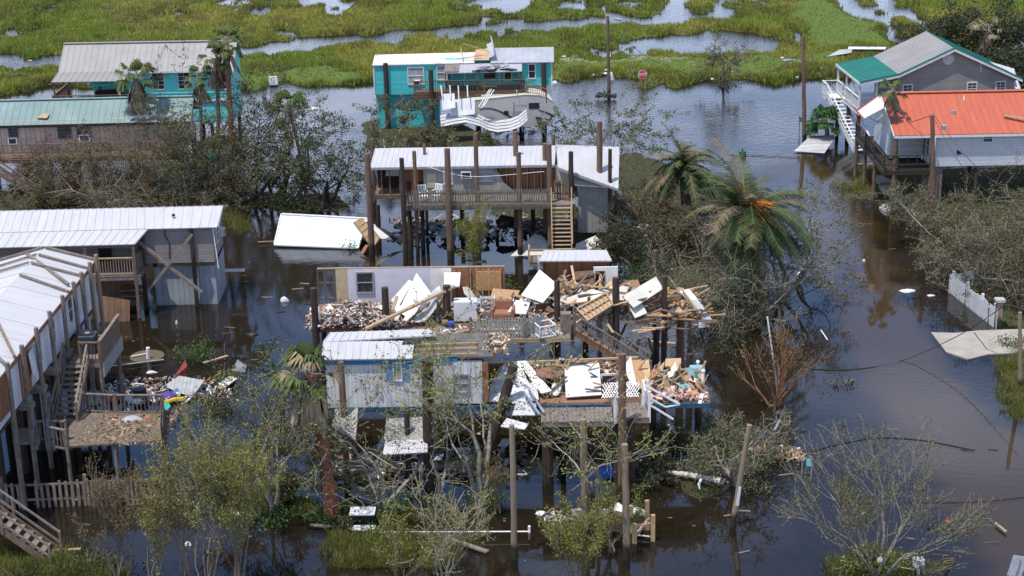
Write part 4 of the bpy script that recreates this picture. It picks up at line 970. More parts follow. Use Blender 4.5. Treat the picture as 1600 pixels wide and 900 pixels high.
# chair on the deck and clutter
c = S.w((1.25, .75, 3.25)); ch = empty('garden_chair', c, .3, 'white plastic garden chair standing behind the deck railing', 'chair')
MB().box(-.25, .25, -.25, .25, .42, .46).build('seat', PVC, ch); m_ = MB()
for i in range(5): m_.beam((-.2 + i * .1, .25, .46), (-.22 + i * .11, .36, 1.0), .05, .02, (0, 1, 0))
m_.beam((-.26, .36, 1.0), (.26, .36, 1.0), .04, .08); m_.build('backrest', PVC, ch)
for x in (-.23, .23):
    for y in (-.23, .23): MB().beam((x, y, 0), (x, y, .42), .05, .05, (0, 1, 0)).build('leg', PVC, ch)
    MB().beam((x * 1.1, -.2, .68), (x * 1.1, .28, .68), .05, .04).build('armrest', PVC, ch)
ch2 = copy_tree(ch); ch2.location = S.w((2.0, .95, 3.25)); ch2.rotation_euler.z = -.5; ch2['label'] = 'second white plastic garden chair, just right of the first on the picket deck'

# ---- white ribbed shed wall / trailer floating, with plywood-lined fragment
K = FrE((429, 386), (567, 390), 0)
T = empty('floating_shed', K.o, K.a, 'white ribbed shed lying in the water with its long wall tilted up', 'shed')
SHEDW = mat('white_shed_wall', (.66, .68, .70), (.58, .60, .62), rough=.55, scale=.9, stripe='X', stripes_per_m=2.6, stripe_dark=.86, stripe_w=.07, stain=(.42, .42, .42), stain_amt=.5)
MB().slab([(0, 0, .12), (5.3, 0, .05), (5.45, 1.9, 1.35), (0, 1.9, 1.5)], .1).build('long_wall', SHEDW, T)
MB().beam((0, 1.95, 1.55), (5.5, 1.95, 1.4), .16, .07).beam((-.02, 0, .16), (-.02, 1.9, 1.54), .06, .08).beam((0, -.02, .14), (5.3, -.02, .08), .05, .07).build('edge_trim', PVC, T)
MB().box(.1, 5.2, .3, 1.8, -.3, .1).slab([(0, 2.0, 1.5), (5.45, 2.0, 1.35), (5.3, 2.7, .3), (0, 2.7, .3)], .05).build('body', DARK, T)
T = empty('wall_fragment', P(575, 392, 0), 0, 'broken plywood lined wall fragment leaning beside the white shed', 'wall fragment')
q = [PY(x, y, P(575, 392).y + dy_) - P(575, 392) for x, y, dy_ in ((553, 348, .5), (565, 341, .9), (592, 373, .4), (582, 387, .05))]
MB().slab(q, .07).build('plywood_lining', WOODNEW, T)
m_ = MB()
for i in range(6):
    u = i / 5; a = q[0].lerp(q[3], u); b = q[1].lerp(q[2], u); m_.beam(a + Vector((0, -.05, 0)), b + Vector((0, -.05, 0)), .06, .08, (0, 1, 0))
m_.beam(q[0], q[3], .08, .1, (0, 1, 0)).beam(q[1], q[2], .08, .1, (0, 1, 0)); m_.build('battens', WOODTAN, T)
MB().slab([q[1] + Vector((.1, .2, 0)), q[1] + Vector((1.1, .5, -.9)), q[2] + Vector((1.0, .3, -.3)), q[2] + Vector((.1, 0, 0))], .04).build('torn_sheet', DRYWALL, T)
MB().slab([q[1] + Vector((.6, .3, -.5)), q[1] + Vector((1.5, .7, -1.1)), q[2] + Vector((1.6, .4, -.4)), q[2] + Vector((.5, .1, -.2))], .04).build('black_sheet', BLACKPL, T)
plank_ = plank(None, P(565, 397, .1), P(574, 383, .5), .25, .06, OSBRED, 'loose_board'); tag(plank_, 'short red brown board leaning in the water below the wall fragment', 'board')

# ---- G: near trailer on the left, roof battens, posts, stairs and decks
G = FrE((147, 407), (0, 587), 6.2)
T = empty('mobile_home', G.o, G.a, 'mobile home at the left edge with battens across its white roof and grey posts alongside', 'mobile home')
WALLG = mat('white_lap_siding_near', (0.66, 0.68, 0.72), (0.58, 0.60, 0.64), scale=1.0, stripe='Z', stripes_per_m=6, stripe_dark=.68, rough=.55)
m_ = MB(); S1 = [(0, 4.0), (-4.6, 4.0), (-4.6, 6.15), (-2.35, 6.75), (0, 6.15)]
m_.add([(.25, y - .1, z) for y, z in S1] + [(17, y - .1, z) for y, z in S1], [(4, 3, 2, 1, 0), (5, 6, 7, 8, 9)] + [((i + 1) % 5, (i + 1) % 5 + 5, i + 5, i) for i in range(5)]); m_.build('wall', WALLG, T)
metal_roof((0, 0.05, 6.22), (17, .05, 6.22), (17, -2.35, 6.86), (0, -2.35, 6.86), 'roof', WHITEMET, T, rib=1.8)
metal_roof((17, -4.75, 6.2), (0, -4.75, 6.2), (0, -2.36, 6.86), (17, -2.36, 6.86), 'roof', WHITEMET, T, rib=1.8)
MB().beam((0, .07, 6.12), (17, .07, 6.12), .05, .2).build('eave_board', mat('rusty_brown_trim', (.23, .12, .075), (.15, .08, .05), scale=3), T)
for x, a0 in ((.1, 0), (1.35, .1), (2.55, .05), (4.6, .3)):
    for s in (0, 1):
        y0, z0, y1, z1 = ((.1, 6.3, -2.3, 6.95) if s == 0 else (-4.7, 6.3, -2.4, 6.95))
        if s == 1 and x > 3: continue
        MB().beam((x + a0, y0, z0), (x - a0, y1, z1), .14, .07).build('roof_batten', WOODGREY, T)
MB().beam((1.1, -2.9, 6.93), (4.2, -.1, 6.42), .16, .08).build('roof_batten', WOODGREY, T)
MB().beam((9.8, -1.7, 6.72), (13.3, .1, 6.36), .12, .08).build('roof_batten', WOODGREY, T); MB().beam((13.2, -.9, 6.6), (14.4, .15, 6.36), .12, .08).build('roof_batten', WOODGREY, T)
for x in (.3, 1.5, 3.0, 4.4, 6.3, 8.4, 10.5, 12.6, 14.6): pile(T, (x, .2), 6.6, .105, PILEGR if x < 3 else WOODGREY)
box_part(T, 'exposed_sheathing', OSBRED, 11.0, 12.4, -.095, -.06, 4.0, 6.05); box_part(T, 'exposed_sheathing', OSBRED, 13.6, 15.4, -.095, -.06, 4.3, 6.05)
for x in (2.1, 4.5, 7.4, 9.6): window(T, (x, -.1, 5.25), .62, 1.15, (0, 1, 0), pane=GLASS)
MB().slab([(10.3, .12, 4.7), (11.2, .1, 4.6), (11.3, .02, 5.7), (10.4, .02, 5.8)], .03, Vector((0, 1, 0))).build('peeled_siding', WALLG, T)
for x in (3.85, 6.4, 8.6, 10.7, 12.6): MB().box(x - .3, x + .3, -.2, .4, 3.75, 3.95).build('bearer', WOODGREY, T)
w_ = lambda px, py, z: G.z(px, py, z)
# upper landing with the air conditioner and its stair
a_ = w_(95, 512, 3.95); b_ = w_(150, 515, 3.95)
deck(T, 3.4, 7.0, .4, 1.9, 3.6, WOODGREY, 'upper_deck')
MB().box(3.5, 7.0, 1.9, 1.98, 2.9, 3.55).build('deck_skirt', mat('pale_grey_board', (.30, .29, .28), (.22, .21, .2)), T)
m_ = MB(); m_.box(3.45, 7.0, 1.84, 1.88, 3.62, 4.55)
m_.build('solid_railing', WOODBRN, T); railing(T, [(7.0, 1.85, 3.62), (7.0, .95, 3.62)], .95, .15, .05, WOODBRN); MB().beam((3.4, 1.86, 4.62), (7.05, 1.86, 4.62), .14, .05).build('top_rail', WOODGREY, T)
hv = empty('air_conditioner', G.w((5.6, .95, 3.62)), 0, 'dark blue round topped air conditioning unit on the upper landing of the left mobile home', 'air conditioner')
DKBLUE = mat('dark_blue_metal', (.05, .075, .10), (.035, .052, .07), rough=.5, stripe='Z', stripes_per_m=16, stripe_dark=.5)
MB().box(-.4, .4, -.4, .4, 0, .86).build('cabinet', DKBLUE, hv, bevel=.06); MB().tube([(0, 0, .86), (0, 0, .9)], .34, 20).build('fan_guard', BLACKPL, hv)
MB().tube([(0, 0, .9), (0, 0, .915)], .12, 12).build('fan_hub', GREYMET, hv); MB().box(-.38, -.15, -.41, -.402, .5, .62).build('rating_plate', WHITE, hv)
stairs(T, (7.0, .75, 3.55), (9.6, .75, 1.75), 1.0, 10, WOODGREY, wvec=(0, 1, 0), rail=(-1, 1), tread=.27)
# lower deck, its railings, debris floor
lo = [G.z(107, 648, 1.75), G.z(256, 648, 1.75), G.z(256, 690, 1.75), G.z(108, 700, 1.75)]
DECKL = mat('debris_covered_boards', (.17, .135, .10), (.09, .07, .05), scale=6, bump=.5, stain=(.32, .26, .18), stain_amt=.7, stain_scale=5)
MB().slab(lo, .08).build('lower_deck', DECKL, T)
Z = Vector((0, 0, 1))
railing(T, [lo[0] + Vector((-.2, .5, 0)), lo[0].lerp(lo[1], .5), lo[1]], .95, .17, .05, WOODGREY); pickets(T, lo[1], lo[2] + Vector((.25, 0, 0)), .98, .15, .13, WOODBRN, 'railing', rnd(2))
railing(T, [G.z(80, 655, 1.75), G.z(78, 700, 1.75), G.z(105, 706, 1.75)], 1.0, .16, .05, WOODGREY); railing(T, [G.z(60, 690, 1.75), G.z(105, 690, 1.75)], .95, .3, .12, WOODGREY)
for p in (lo[1], lo[2], (lo[2] + lo[3]) / 2, lo[3], lo[0]): pile(T, (p.x - .1, p.y - .1), 1.7, .09, WOODGREY)
for x in (1, 3.5, 6, 8.5, 11, 14):
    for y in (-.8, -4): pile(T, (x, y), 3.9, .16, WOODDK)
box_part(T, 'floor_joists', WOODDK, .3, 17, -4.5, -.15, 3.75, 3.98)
pile(T, (3.8, 1.8), 3.5, .1, WOODGREY); pile(T, (6.9, 1.8), 3.5, .1, WOODGREY)
for px, py in ((70, 540),): MB().slab([G.z(20, 690, 2.2), G.z(62, 690, 2.2), G.z(62, 668, 2.2), G.z(20, 668, 2.2)], .15).build('side_landing', WOODGREY, T)
# ================================================================ wrecked homes in the centre
def rubblemat(name='mixed_rubble'):
    if name in MATS: return MATS[name]
    m = bpy.data.materials.new(name); m.use_nodes = True; nt = m.node_tree; b = nt.nodes['Principled BSDF']; b.inputs['Roughness'].default_value = .8
    at = N(nt, 'ShaderNodeAttribute', attribute_name='tint'); nt.links.new(at.outputs['Color'], b.inputs['Base Color']); MATS[name] = m; return m
PAL_MIX = [(.62, .60, .56), (.70, .68, .66), (.45, .30, .18), (.34, .18, .10), (.50, .36, .24), (.06, .05, .05), (.12, .10, .09), (.30, .28, .27), (.50, .30, .25), (.16, .22, .34), (.60, .52, .40)]
PAL_WOOD = [(.46, .30, .17), (.36, .21, .11), (.55, .40, .25), (.25, .14, .08), (.16, .10, .06), (.60, .55, .48)]
def rubble(name, label, n, pos, size, pal, seed=1, flat=.35):
    """n small broken boxes as one heap; pos(rs, n) -> x, y, z arrays"""
    rs = np.random.RandomState(seed); x, y, z = pos(rs, n)
    s = rs.uniform(size[0], size[1], (n, 3)) * np.array([1, .6, flat]); s[:, 0] *= rs.uniform(.6, 2.2, n)
    e = rs.normal(0, .5, (n, 3)); e[:, 2] = rs.uniform(0, 6.28, n)
    c, sn = np.cos(e), np.sin(e)
    cor = np.array([[-1, -1, -1], [1, -1, -1], [1, 1, -1], [-1, 1, -1], [-1, -1, 1], [1, -1, 1], [1, 1, 1], [-1, 1, 1]]) * .5
    v = cor[None] * s[:, None, :]
    vx, vy, vz = v[..., 0], v[..., 1], v[..., 2]
    vy, vz = vy * c[:, 0:1] - vz * sn[:, 0:1], vy * sn[:, 0:1] + vz * c[:, 0:1]
    vx, vz = vx * c[:, 1:2] + vz * sn[:, 1:2], -vx * sn[:, 1:2] + vz * c[:, 1:2]
    vx, vy = vx * c[:, 2:3] - vy * sn[:, 2:3], vx * sn[:, 2:3] + vy * c[:, 2:3]
    V = np.stack([vx + x[:, None], vy + y[:, None], vz + z[:, None]], -1)
    F = [(0, 3, 2, 1), (4, 5, 6, 7), (0, 1, 5, 4), (1, 2, 6, 5), (2, 3, 7, 6), (3, 0, 4, 7)]
    Q = np.concatenate([V[:, f] for f in F]); pal = np.array(pal)
    tint = pal[rs.randint(0, len(pal), n)] * rs.uniform(.6, 1.15, (n, 1)); tint = np.tile(tint, (6, 1))
    o = quads_mesh(name, Q, tint, rubblemat()); tag(o, label, 'debris', kind='stuff'); return o
def heap(f, x0, x1, y0, y1, z0, hmax, sx=1.0):
    def pos(rs, n):
        u = rs.uniform(0, 1, n); v = rs.uniform(0, 1, n); x = x0 + (x1 - x0) * u; y = y0 + (y1 - y0) * v
        pk = (np.sin(np.pi * np.clip(u, .04, .96)) * np.sin(np.pi * np.clip(v * .8 + .15, 0, 1))) ** .6 * (0.6 + .7 * vnoise(x * 1.3, y * 1.3, 3, 2))
        z = z0 + hmax * pk * np.sqrt(rs.uniform(0, 1, n))
        return f.o.x + x * f.c - y * f.s, f.o.y + x * f.s + y * f.c, z
    return pos
def quadp(Y, pts, t=.05):   # pts: (px, py, dy)
    return [PY(a, b, Y + c) for a, b, c in pts]
def thing_panel(name, label, cat, Y, pts, mt, t=.06, group=None):
    return panel(name, quadp(Y, pts), t, mt, None, label, cat, group)
def scatter_planks(Y, x0, y0, x1, y1, n, ang, seed, label, group, lens=(.8, 2.2), mats=None, ws=(.07, .16), ysp=1.2, spread=.5, name='plank'):
    rg = rnd(seed); mats = mats or [WOODTAN, WOODNEW, WOODBRN, OSB]
    for i in range(n):
        px, py = rg.uniform(x0, x1), rg.uniform(y0, y1); v = (py - y0) / max(1, y1 - y0)
        c = PY(px, py, Y + ysp * (1 - v)); a = ang + rg.gauss(0, spread); l = rg.uniform(*lens) / 2; ph = rg.gauss(0, .35)
        d = Vector((math.cos(a) * math.cos(ph), math.sin(ph) * .8, math.sin(a) * .75)) * l
        o = plank(None, c - d, c + d, rg.uniform(*ws), .045, rg.choice(mats), name); tag(o, label, 'plank', group)

# ---- H: destroyed house on its platform
H = FrE((487, 512), (890, 505), 3.3); HY = H.o.y
T = empty('wrecked_house', H.o, H.a, 'roofless destroyed house, only its floor platform, back walls and stairs still standing on piles', 'house')
box_part(T, 'floor', WOODBRN, 0, 12.6, 0, 3.6, 3.05, 3.28); box_part(T, 'floor_edge', OSBRED, 0, 12.6, -.05, -.003, 3.1, 3.26)
def wall_px(name, mt, x0, x1, y, zb, zt, t=.1): return box_part(T, name, mt, x0, x1, y, y + t, zb, zt)
wall_px('back_wall', LILAC, 1.5, 5.6, 3.4, 3.3, 5.12); wall_px('back_wall', DRYWALL, 5.6, 6.65, 3.4, 3.3, 5.12); wall_px('back_wall', mat('bare_tan_panel', (.5, .4, .24), (.4, .31, .19), scale=3), .9, 1.5, 3.4, 3.3, 5.1)
wall_px('back_wall', OSBRED, 6.65, 9.3, 3.4, 3.3, 5.05)
window(T, (2.35, 3.4, 4.4), .75, 1.0, frame=GREYMET, mid=True)
for x in (.0, .35, .8): MB().beam((x, 3.45, 3.3), (x, 3.45, 5.1), .06, .09, (0, 1, 0)).build('wall_stud', WOODBRN, T)
for z in (3.6, 4.4, 5.05): MB().beam((0, 3.45, z), (.95, 3.45, z), .06, .07).build('wall_girt', WOODBRN, T)
MB().beam((0, 3.45, 5.15), (9.3, 3.45, 5.1), .1, .06).build('top_plate', WOODTAN, T)
for i in range(6): MB().beam((7.6 + i * .3, 3.34, 3.3), (7.6 + i * .3, 3.34, 5.0), .05, .09, (0, 1, 0)).build('wall_stud', WOODNEW if i % 2 else WOODTAN, T)
MB().box(7.9, 9.1, 3.3, 3.38, 3.9, 4.9).build('hanging_insulation', mat('yellow_insulation', (.5, .3, .12), (.35, .16, .06), scale=9, bump=.5), T)
m_ = MB(); m_.box(11.2, 14.5, 3.5, 3.6, 3.3, 5.35); m_.build('back_wall', OSBRED, T); box_part(T, 'back_wall', DRYWALL, 13.7, 14.9, 2.9, 3.0, 3.5, 5.15)
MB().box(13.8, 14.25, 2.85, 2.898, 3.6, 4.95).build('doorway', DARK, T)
metal_roof((11.0, 3.0, 5.5), (14.6, 3.0, 5.45), (14.4, 4.4, 5.55), (11.3, 4.4, 5.6), 'roof_remnant', WHITEMET, T, rib=.3)
box_part(T, 'side_wall', TRAILD, 10.95, 11.05, 3.0, 4.2, 3.6, 5.4)
deck(T, 2.3, 12.4, -1.65, 0, 3.22, WOODGREY, 'deck', along='y', bw=.2, skip=.03); 
MB().beam((2.3, -1.7, 3.1), (12.4, -1.7, 3.1), .06, .2).build('rim_joist', WOODTAN, T)
pickets(T, (7.75, -1.6, 3.25), (10.2, -1.6, 3.25), .95, .13, .085, mat('pale_weathered_wood', (.42, .40, .36), (.28, .26, .23), scale=4), 'railing', rnd(7)); pickets(T, (10.35, -1.5, 3.25), (11.1, -.9, 3.25), .85, .15, .12, MATS['pale_weathered_wood'], 'railing', rnd(8))
for x in (10.25, 7.7): MB().beam((x, -1.65, 2.9), (x, -1.65, 4.3), .13, .13, (0, 1, 0)).build('newel_post', WOODGREY, T)
stairs(T, (12.6, -.5, 3.2), (16.2, -1.0, .9), .95, 11, WOODGREY, wvec=(0, 1, 0), rail=(-1, 1), rail_h=.95, bal=WOODGREY, tread=.3, stringer=OSBRED)
MB().beam((12.2, -1.0, 3.2), (12.2, -1.0, 4.2), .5, .45, (0, 1, 0)).build('post_stub', WOODGREY, T)
for a in ((499, 614, 450, .17, PILEDK), (608, 603, 449, .17, PILEDK), (703, 603, 446, .19, PILEDK), (872, 600, 438, .15, PILEDK), (962, 600, 434, .18, PILEDK), (1037, 590, 432, .14, PILEDK), (1062, 588, 484, .21, PILE), (1023, 500, 391, .13, PILE), (506, 630, 550, .16, PILEDK), (1076, 600, 505, .1, PILEDK), (915, 585, 510, .15, PILEDK), (1025, 575, 505, .16, PILEDK), (450 + 60, 590, 512, .14, PILEDK), (640, 600, 515, .14, PILEDK)): spile(*a, frm=H)
# loose pieces, each its own thing
TP = thing_panel; CREAM = mat('cream_sheet', (.60, .54, .44), (.48, .42, .33), scale=2)
TP('wallboard_sheet', 'tall white triangular wallboard sheet leaning in the middle of the wrecked house', 'wallboard', HY, [(623, 487, .9), (651, 427, 2.2), (676, 462, 1.4), (672, 484, .8), (640, 500, .4)], DRYWALL)
TP('wallboard_sheet', 'white strip of wallboard leaning just left of the tall triangular sheet', 'wallboard', HY, [(611, 470, 1.8), (639, 438, 2.6), (645, 441, 2.5), (622, 482, 1.6)], DRYWALL)
TP('wallboard_sheet', 'narrow white board propped below the triangular sheet beside the long plank', 'wallboard', HY, [(630, 500, .3), (655, 462, .9), (668, 460, .9), (640, 504, .2)], DRYWALL)
TP('wallboard_sheet', 'big white square sheet tipped on its corner right of the wrecked cupboard', 'wallboard', HY, [(814, 462, 1.0), (843, 422, 2.2), (872, 446, 1.6), (848, 474, .7)], DRYWALL)
TP('wallboard_sheet', 'white sheet leaning behind the fourth dark pile from the left', 'wallboard', HY, [(868, 483, .6), (874, 470, .9), (925, 452, 1.6), (935, 455, 1.5), (890, 480, .8)], mat('cream_sheet', (.60, .54, .44), (.48, .42, .33), scale=2))
TP('wall_panel', 'large off-white wall panel tipped up to the right at the end of the wreck', 'panel', HY, [(972, 464, .5), (1025, 433, 1.5), (1036, 452, .9), (990, 482, 0)], mat('offwhite_panel', (.58, .56, .49), (.47, .45, .39), scale=1.5, stain=(.3, .27, .2)))
TP('cupboard_door', 'small off-white square panel lying on boards below the large tipped wall panel', 'panel', HY, [(983, 482, .3), (1000, 470, .7), (1011, 490, .1), (992, 498, -.1)], MATS['offwhite_panel'])
TP('shingle_sheet', 'grey roofing sheet lying behind the large tipped wall panel', 'panel', HY, [(975, 452, 2.0), (985, 440, 2.6), (1000, 447, 2.2), (985, 456, 1.6)], mat('grey_brown_sheet', (.36, .31, .27), (.26, .22, .19), scale=4))
TP('plywood_sheet', 'orange brown plywood sheet standing behind the open wooden tray', 'plywood sheet', HY, [(932, 462, 1.4), (960, 432, 2.4), (960, 452, 1.8), (940, 468, 1.2)], WOODNEW)
TP('wallboard_sheet', 'white crumpled bright sheet in the right part of the wreck under the piles of boards', 'wallboard', HY, [(898, 470, .9), (930, 455, 1.4), (965, 446, 1.8), (935, 468, 1.0), (905, 480, .6)], DRYWALL)
TP('brown_door', 'dark brown door standing askew behind the crossed studs', 'door', HY, [(893, 460, 2.2), (898, 425, 3.0), (928, 423, 3.0), (930, 458, 2.2)], mat('dark_brown_panel', (.16, .09, .06), (.12, .07, .045)))
TP('wall_panel', 'long cream wall panel standing behind the tray, left of the large tipped one', 'panel', HY, [(940, 478, .3), (962, 452, 1.3), (985, 440, 1.8), (975, 470, .7)], CREAM)
TP('plywood_sheet', 'tan plywood sheet slanting down behind the fifth dark pile', 'plywood sheet', HY, [(972, 478, .4), (1000, 462, 1.0), (1030, 455, 1.2), (1010, 470, .8)], WOODNEW)
TP('wallboard_sheet', 'crooked white sheet lying between the armchair and the red brown cabinet', 'wallboard', HY, [(792, 490, .3), (806, 470, 1.1), (828, 474, 1.0), (822, 492, .3)], DRYWALL)
TP('sheathing_board', 'brown board propped behind the armchair', 'board', HY, [(765, 470, 1.4), (770, 452, 2.2), (812, 455, 2.1), (806, 472, 1.3)], OSB)
TP('white_cabinet', 'white cabinet front against the red brown back wall of the wreck', 'cabinet', HY, [(694, 450, 2.8), (694, 428, 3.2), (720, 428, 3.2), (718, 450, 2.8)], DRYWALL, t=.3)
# fridge-like white unit, shelf unit, sofa, table, tray
def gbox(name, label, cat, px, py, z, w, d, h, mt, rz=0, tilt=0, f=H, bevel=.02):
    c = P(px, py, z); o = MB().box(-w / 2, w / 2, 0, d, 0, h).build(name, mt, None, bevel=bevel); o.location = c; o.rotation_euler = (tilt, 0, f.a + rz); return tag(o, label, cat)
fr_ = gbox('refrigerator', 'white refrigerator lying on its back edge in the middle of the wreck', 'refrigerator', 728, 503, 3.35, 1.15, .6, 1.05, WHITE, bevel=.06)
sh = empty('shelf_unit', P(762, 497, 3.35), H.a, 'open white framed shelf unit to the right of the fallen refrigerator', 'shelf')
for z in (.05, .5, .95): MB().box(-.35, .35, 0, .4, z, z + .04).build('shelf', GREYMET, sh)
for x in (-.35, .32): MB().box(x, x + .04, 0, .4, 0.02, 1.02).build('side_panel', WHITE, sh)
gbox('microwave_oven', 'grey microwave oven on the lower shelf of the open shelf unit', 'microwave', 762, 497, 3.5, .5, .3, .32, mat('dull_grey', (.22, .22, .23), (.15, .15, .16)))
so = empty('armchair', P(785, 503, 3.35), H.a - .1, 'rust brown upholstered armchair right of the shelf unit', 'armchair')
RUST = mat('rust_upholstery', (.33, .15, .09), (.25, .11, .065), scale=3, bump=.3)
MB().box(-.45, .45, 0, .7, .1, .45).build('seat', RUST, so, bevel=.08); MB().box(-.45, .45, .55, .8, .4, .95).build('backrest', RUST, so, bevel=.08)
for x in (-.58, .42): MB().box(x, x + .16, 0, .75, .05, .65).build('armrest', RUST, so, bevel=.05)
gl_ = gbox('chest_of_drawers', 'small dark red brown cabinet with pitched top in rubble right of the armchair', 'cabinet', 845, 487, 3.6, .6, .45, .45, mat('mahogany', (.14, .06, .04), (.10, .045, .03)), rz=.3)
MB().slab([(-.35, -.05, .45), (.35, -.05, .45), (.35, .5, .62), (-.35, .5, .62)], .05).build('top', MATS['grey_brown_sheet'], gl_)
tb = empty('glass_table', P(812, 486, 3.6), .2, 'small dark framed table in the rubble left of the red brown cabinet', 'table'); MB().box(-.35, .3, 0, .4, .38, .42).build('tabletop', DARK, tb)
for x in (-.33, .28):
    for y in (.03, .37): MB().beam((x, y, 0), (x, y, .38), .04, .04, (0, 1, 0)).build('leg', DARK, tb)
tr = empty('wooden_tray', (0, 0, 0), 0, 'upturned wooden floor section with joists, tilted like an open tray', 'wall section')
q = quadp(HY, [(901, 485, -.1), (947, 460, .6), (957, 478, 0), (918, 503, -.6)])
MB().slab(q, .05).build('board_base', WOODNEW, tr); nrm = (q[1] - q[0]).cross(q[3] - q[0]).normalized(); nrm = nrm if nrm.y < 0 else -nrm
m_ = MB()
for i in range(4): a, b = q[i] + nrm * .08, q[(i + 1) % 4] + nrm * .08; m_.beam(a, b, .07, .2, nrm)
m_.build('edge_frame', WOODTAN, tr)
for i in range(1, 7): u = i / 7; MB().beam(q[0].lerp(q[1], u) + nrm * .06, q[3].lerp(q[2], u) + nrm * .06, .045, .12, nrm).build('joist', WOODTAN, tr)
MB().beam(q[0].lerp(q[3], .5) + nrm * .09, q[1].lerp(q[2], .5) + nrm * .09, .05, .1, nrm).build('joist', WOODTAN, tr)
o = plank(None, PY(571, 514, HY - .6), PY(711, 447, HY + .4), .26, .1, WOODTAN, 'long_beam'); tag(o, 'long pale timber beam lying aslant across the front of the wreck past the second dark pile', 'beam')
for i, (a, b, lb) in enumerate([((637, 504, -.1), (690, 455, 1.0), 'thin brown board running parallel under the long timber beam'), ((632, 507, -.3), (672, 472, .6), 'short brown board just below the long timber beam'), ((900, 505, -.6), (935, 478, .5), 'dark board sticking down below the joist tray'), ((958, 520, -.7), (945, 500, .1), 'short board hanging under the platform by the fifth pile'), ((1027, 497, .1), (975, 505, -.2), 'pale board lying level under the small off-white panel'),
                               ((1066, 452, 1.2), (1108, 510, 0), 'thin brown rod sloping down at the far right end of the wreck'), ((880, 430, 2), (900, 480, 1), 'stud leaning among the crossed studs, nearest the door'), ((920, 427, 2.2), (878, 475, 1), 'long stud crossing the others in front of the brown door'), ((893, 415, 3), (903, 468, 1.3), 'upright stud split at its top'), ((868, 440, 2), (960, 452, 1.4), 'level stud crossing the standing studs'), ((884, 422, 2.6), (870, 470, 1.0), 'leftmost stud of the crossed studs'), ((938, 420, 3), (938, 452, 2.2), 'stud standing at the left jamb of the doorway')]):
    o = plank(None, PY(a[0], a[1], HY + a[2]), PY(b[0], b[1], HY + b[2]), .12, .05, [WOODTAN, WOODBRN, WOODNEW][i % 3], 'board'); tag(o, lb, 'board')
m_ = MB(); pts = [(1062, 455, 1.3), (1075, 470, .9), (1088, 488, .5), (1102, 508, .1)]; q = quadp(HY, pts)
for a, b in zip(q[:-1], q[1:]): m_.slab([a, b, b + Vector((.45, 0, .1)), a + Vector((.45, 0, .1))], .03)
tag(m_.build('bent_flashing', GREYMET), 'grey bent strip of roof metal hanging off the right end of the wreck', 'metal sheet')
gbox('gutter_box', 'white plastic box at the lower end of the hanging grey roof metal', 'box', 1100, 512, 2.9, .5, .35, .3, PVC, .4)
gbox('hanging_box', 'small off-white box dangling below the right end of the platform', 'box', 1033, 515, 2.6, .4, .3, .45, PVC, .1)
scatter_planks(HY + .2, 985, 452, 1098, 508, 46, .4, 21, 'broken timber sticking out of the right end of the wrecked house', 'timbers at the right end of the wreck', (.8, 2.4), ysp=1.6, spread=.45)
scatter_planks(HY - .2, 1000, 485, 1100, 515, 16, .15, 22, 'broken timber sticking out of the right end of the wrecked house', 'timbers at the right end of the wreck', (.9, 2.2), ysp=.5, spread=.2)
scatter_planks(HY + .1, 880, 450, 1000, 485, 9, .6, 29, 'long broken timber lying over the splintered pile', 'long broken timbers over the splintered pile', (1.6, 3.4), ysp=1.6, spread=.4, ws=(.1, .22))
scatter_planks(HY + .6, 865, 428, 945, 475, 20, 1.0, 23, 'splintered board among the crossed studs', 'splintered boards among the crossed studs', (.6, 1.8), ysp=2.2, spread=.7)
scatter_planks(HY + .3, 640, 460, 700, 505, 12, .8, 24, 'broken board beside the triangular wallboard sheet', 'broken boards beside the triangular sheet', (.7, 1.8), ysp=1.2, spread=.3)
scatter_planks(HY + .2, 500, 470, 620, 510, 22, .3, 25, 'loose board lying on the white rubble heap', 'loose boards on the white rubble heap', (.4, 1.1), ysp=1.2, spread=.9, ws=(.08, .25))
scatter_planks(HY + .2, 740, 460, 870, 498, 20, .5, 26, 'loose board lying in the rubble between the armchair and the studs', 'loose boards in the rubble by the armchair', (.4, 1.2), ysp=1.6, spread=.9)
PAL_LIGHT = [(.68, .66, .63), (.60, .57, .54), (.56, .51, .46), (.45, .32, .21), (.42, .24, .17), (.36, .31, .35), (.06, .05, .05), (.26, .15, .09), (.05, .045, .04), (.18, .12, .09)]
rubble('rubble_heap', 'heap of white, pink and brown household rubble at the left end of the wreck', 3200, heap(H, -.3, 4.2, -.3, 2.6, 3.3, .75), (.05, .19), PAL_LIGHT, 31)
rubble('rubble_heap', 'brown and white household rubble along the middle of the wrecked floor', 2300, heap(H, 4.0, 12.4, .35, 2.9, 3.3, .42), (.05, .2), PAL_MIX, 32)
rubble('rubble_heap', 'splintered wood piled over the right end of the wrecked platform', 1500, heap(H, 11.2, 16.4, .9, 3.2, 3.3, .8), (.05, .24), PAL_WOOD + [(.6, .57, .5), (.12,.09,.07), (.2,.13,.09)], 33)
rubble('deck_litter', 'small litter scattered over the grey front deck of the wreck', 260, heap(H, 6, 12.2, -1.5, -.1, 3.24, .08), (.05, .22), PAL_MIX, 34)
# bent white metal sheets
m_ = MB(); rg = rnd(3)
for k in range(3):
    pp = None
    for i in range(7):
        u = i / 6; c = PY(648 + 34 * u + k * 4, 503 - 24 * u - k * 6 + 9 * math.sin(u * 3.1 + k), HY - .1 + k * .3)
        if pp: m_.slab([pp, c, c + Vector((-.1, .5, .25)), pp + Vector((-.1, .5, .25))], .02)
        pp = c
tag(m_.build('crumpled_sheet_metal', WHITEMET), 'crumpled white sheet metal heaped in front of the triangular wallboard', 'metal sheet')
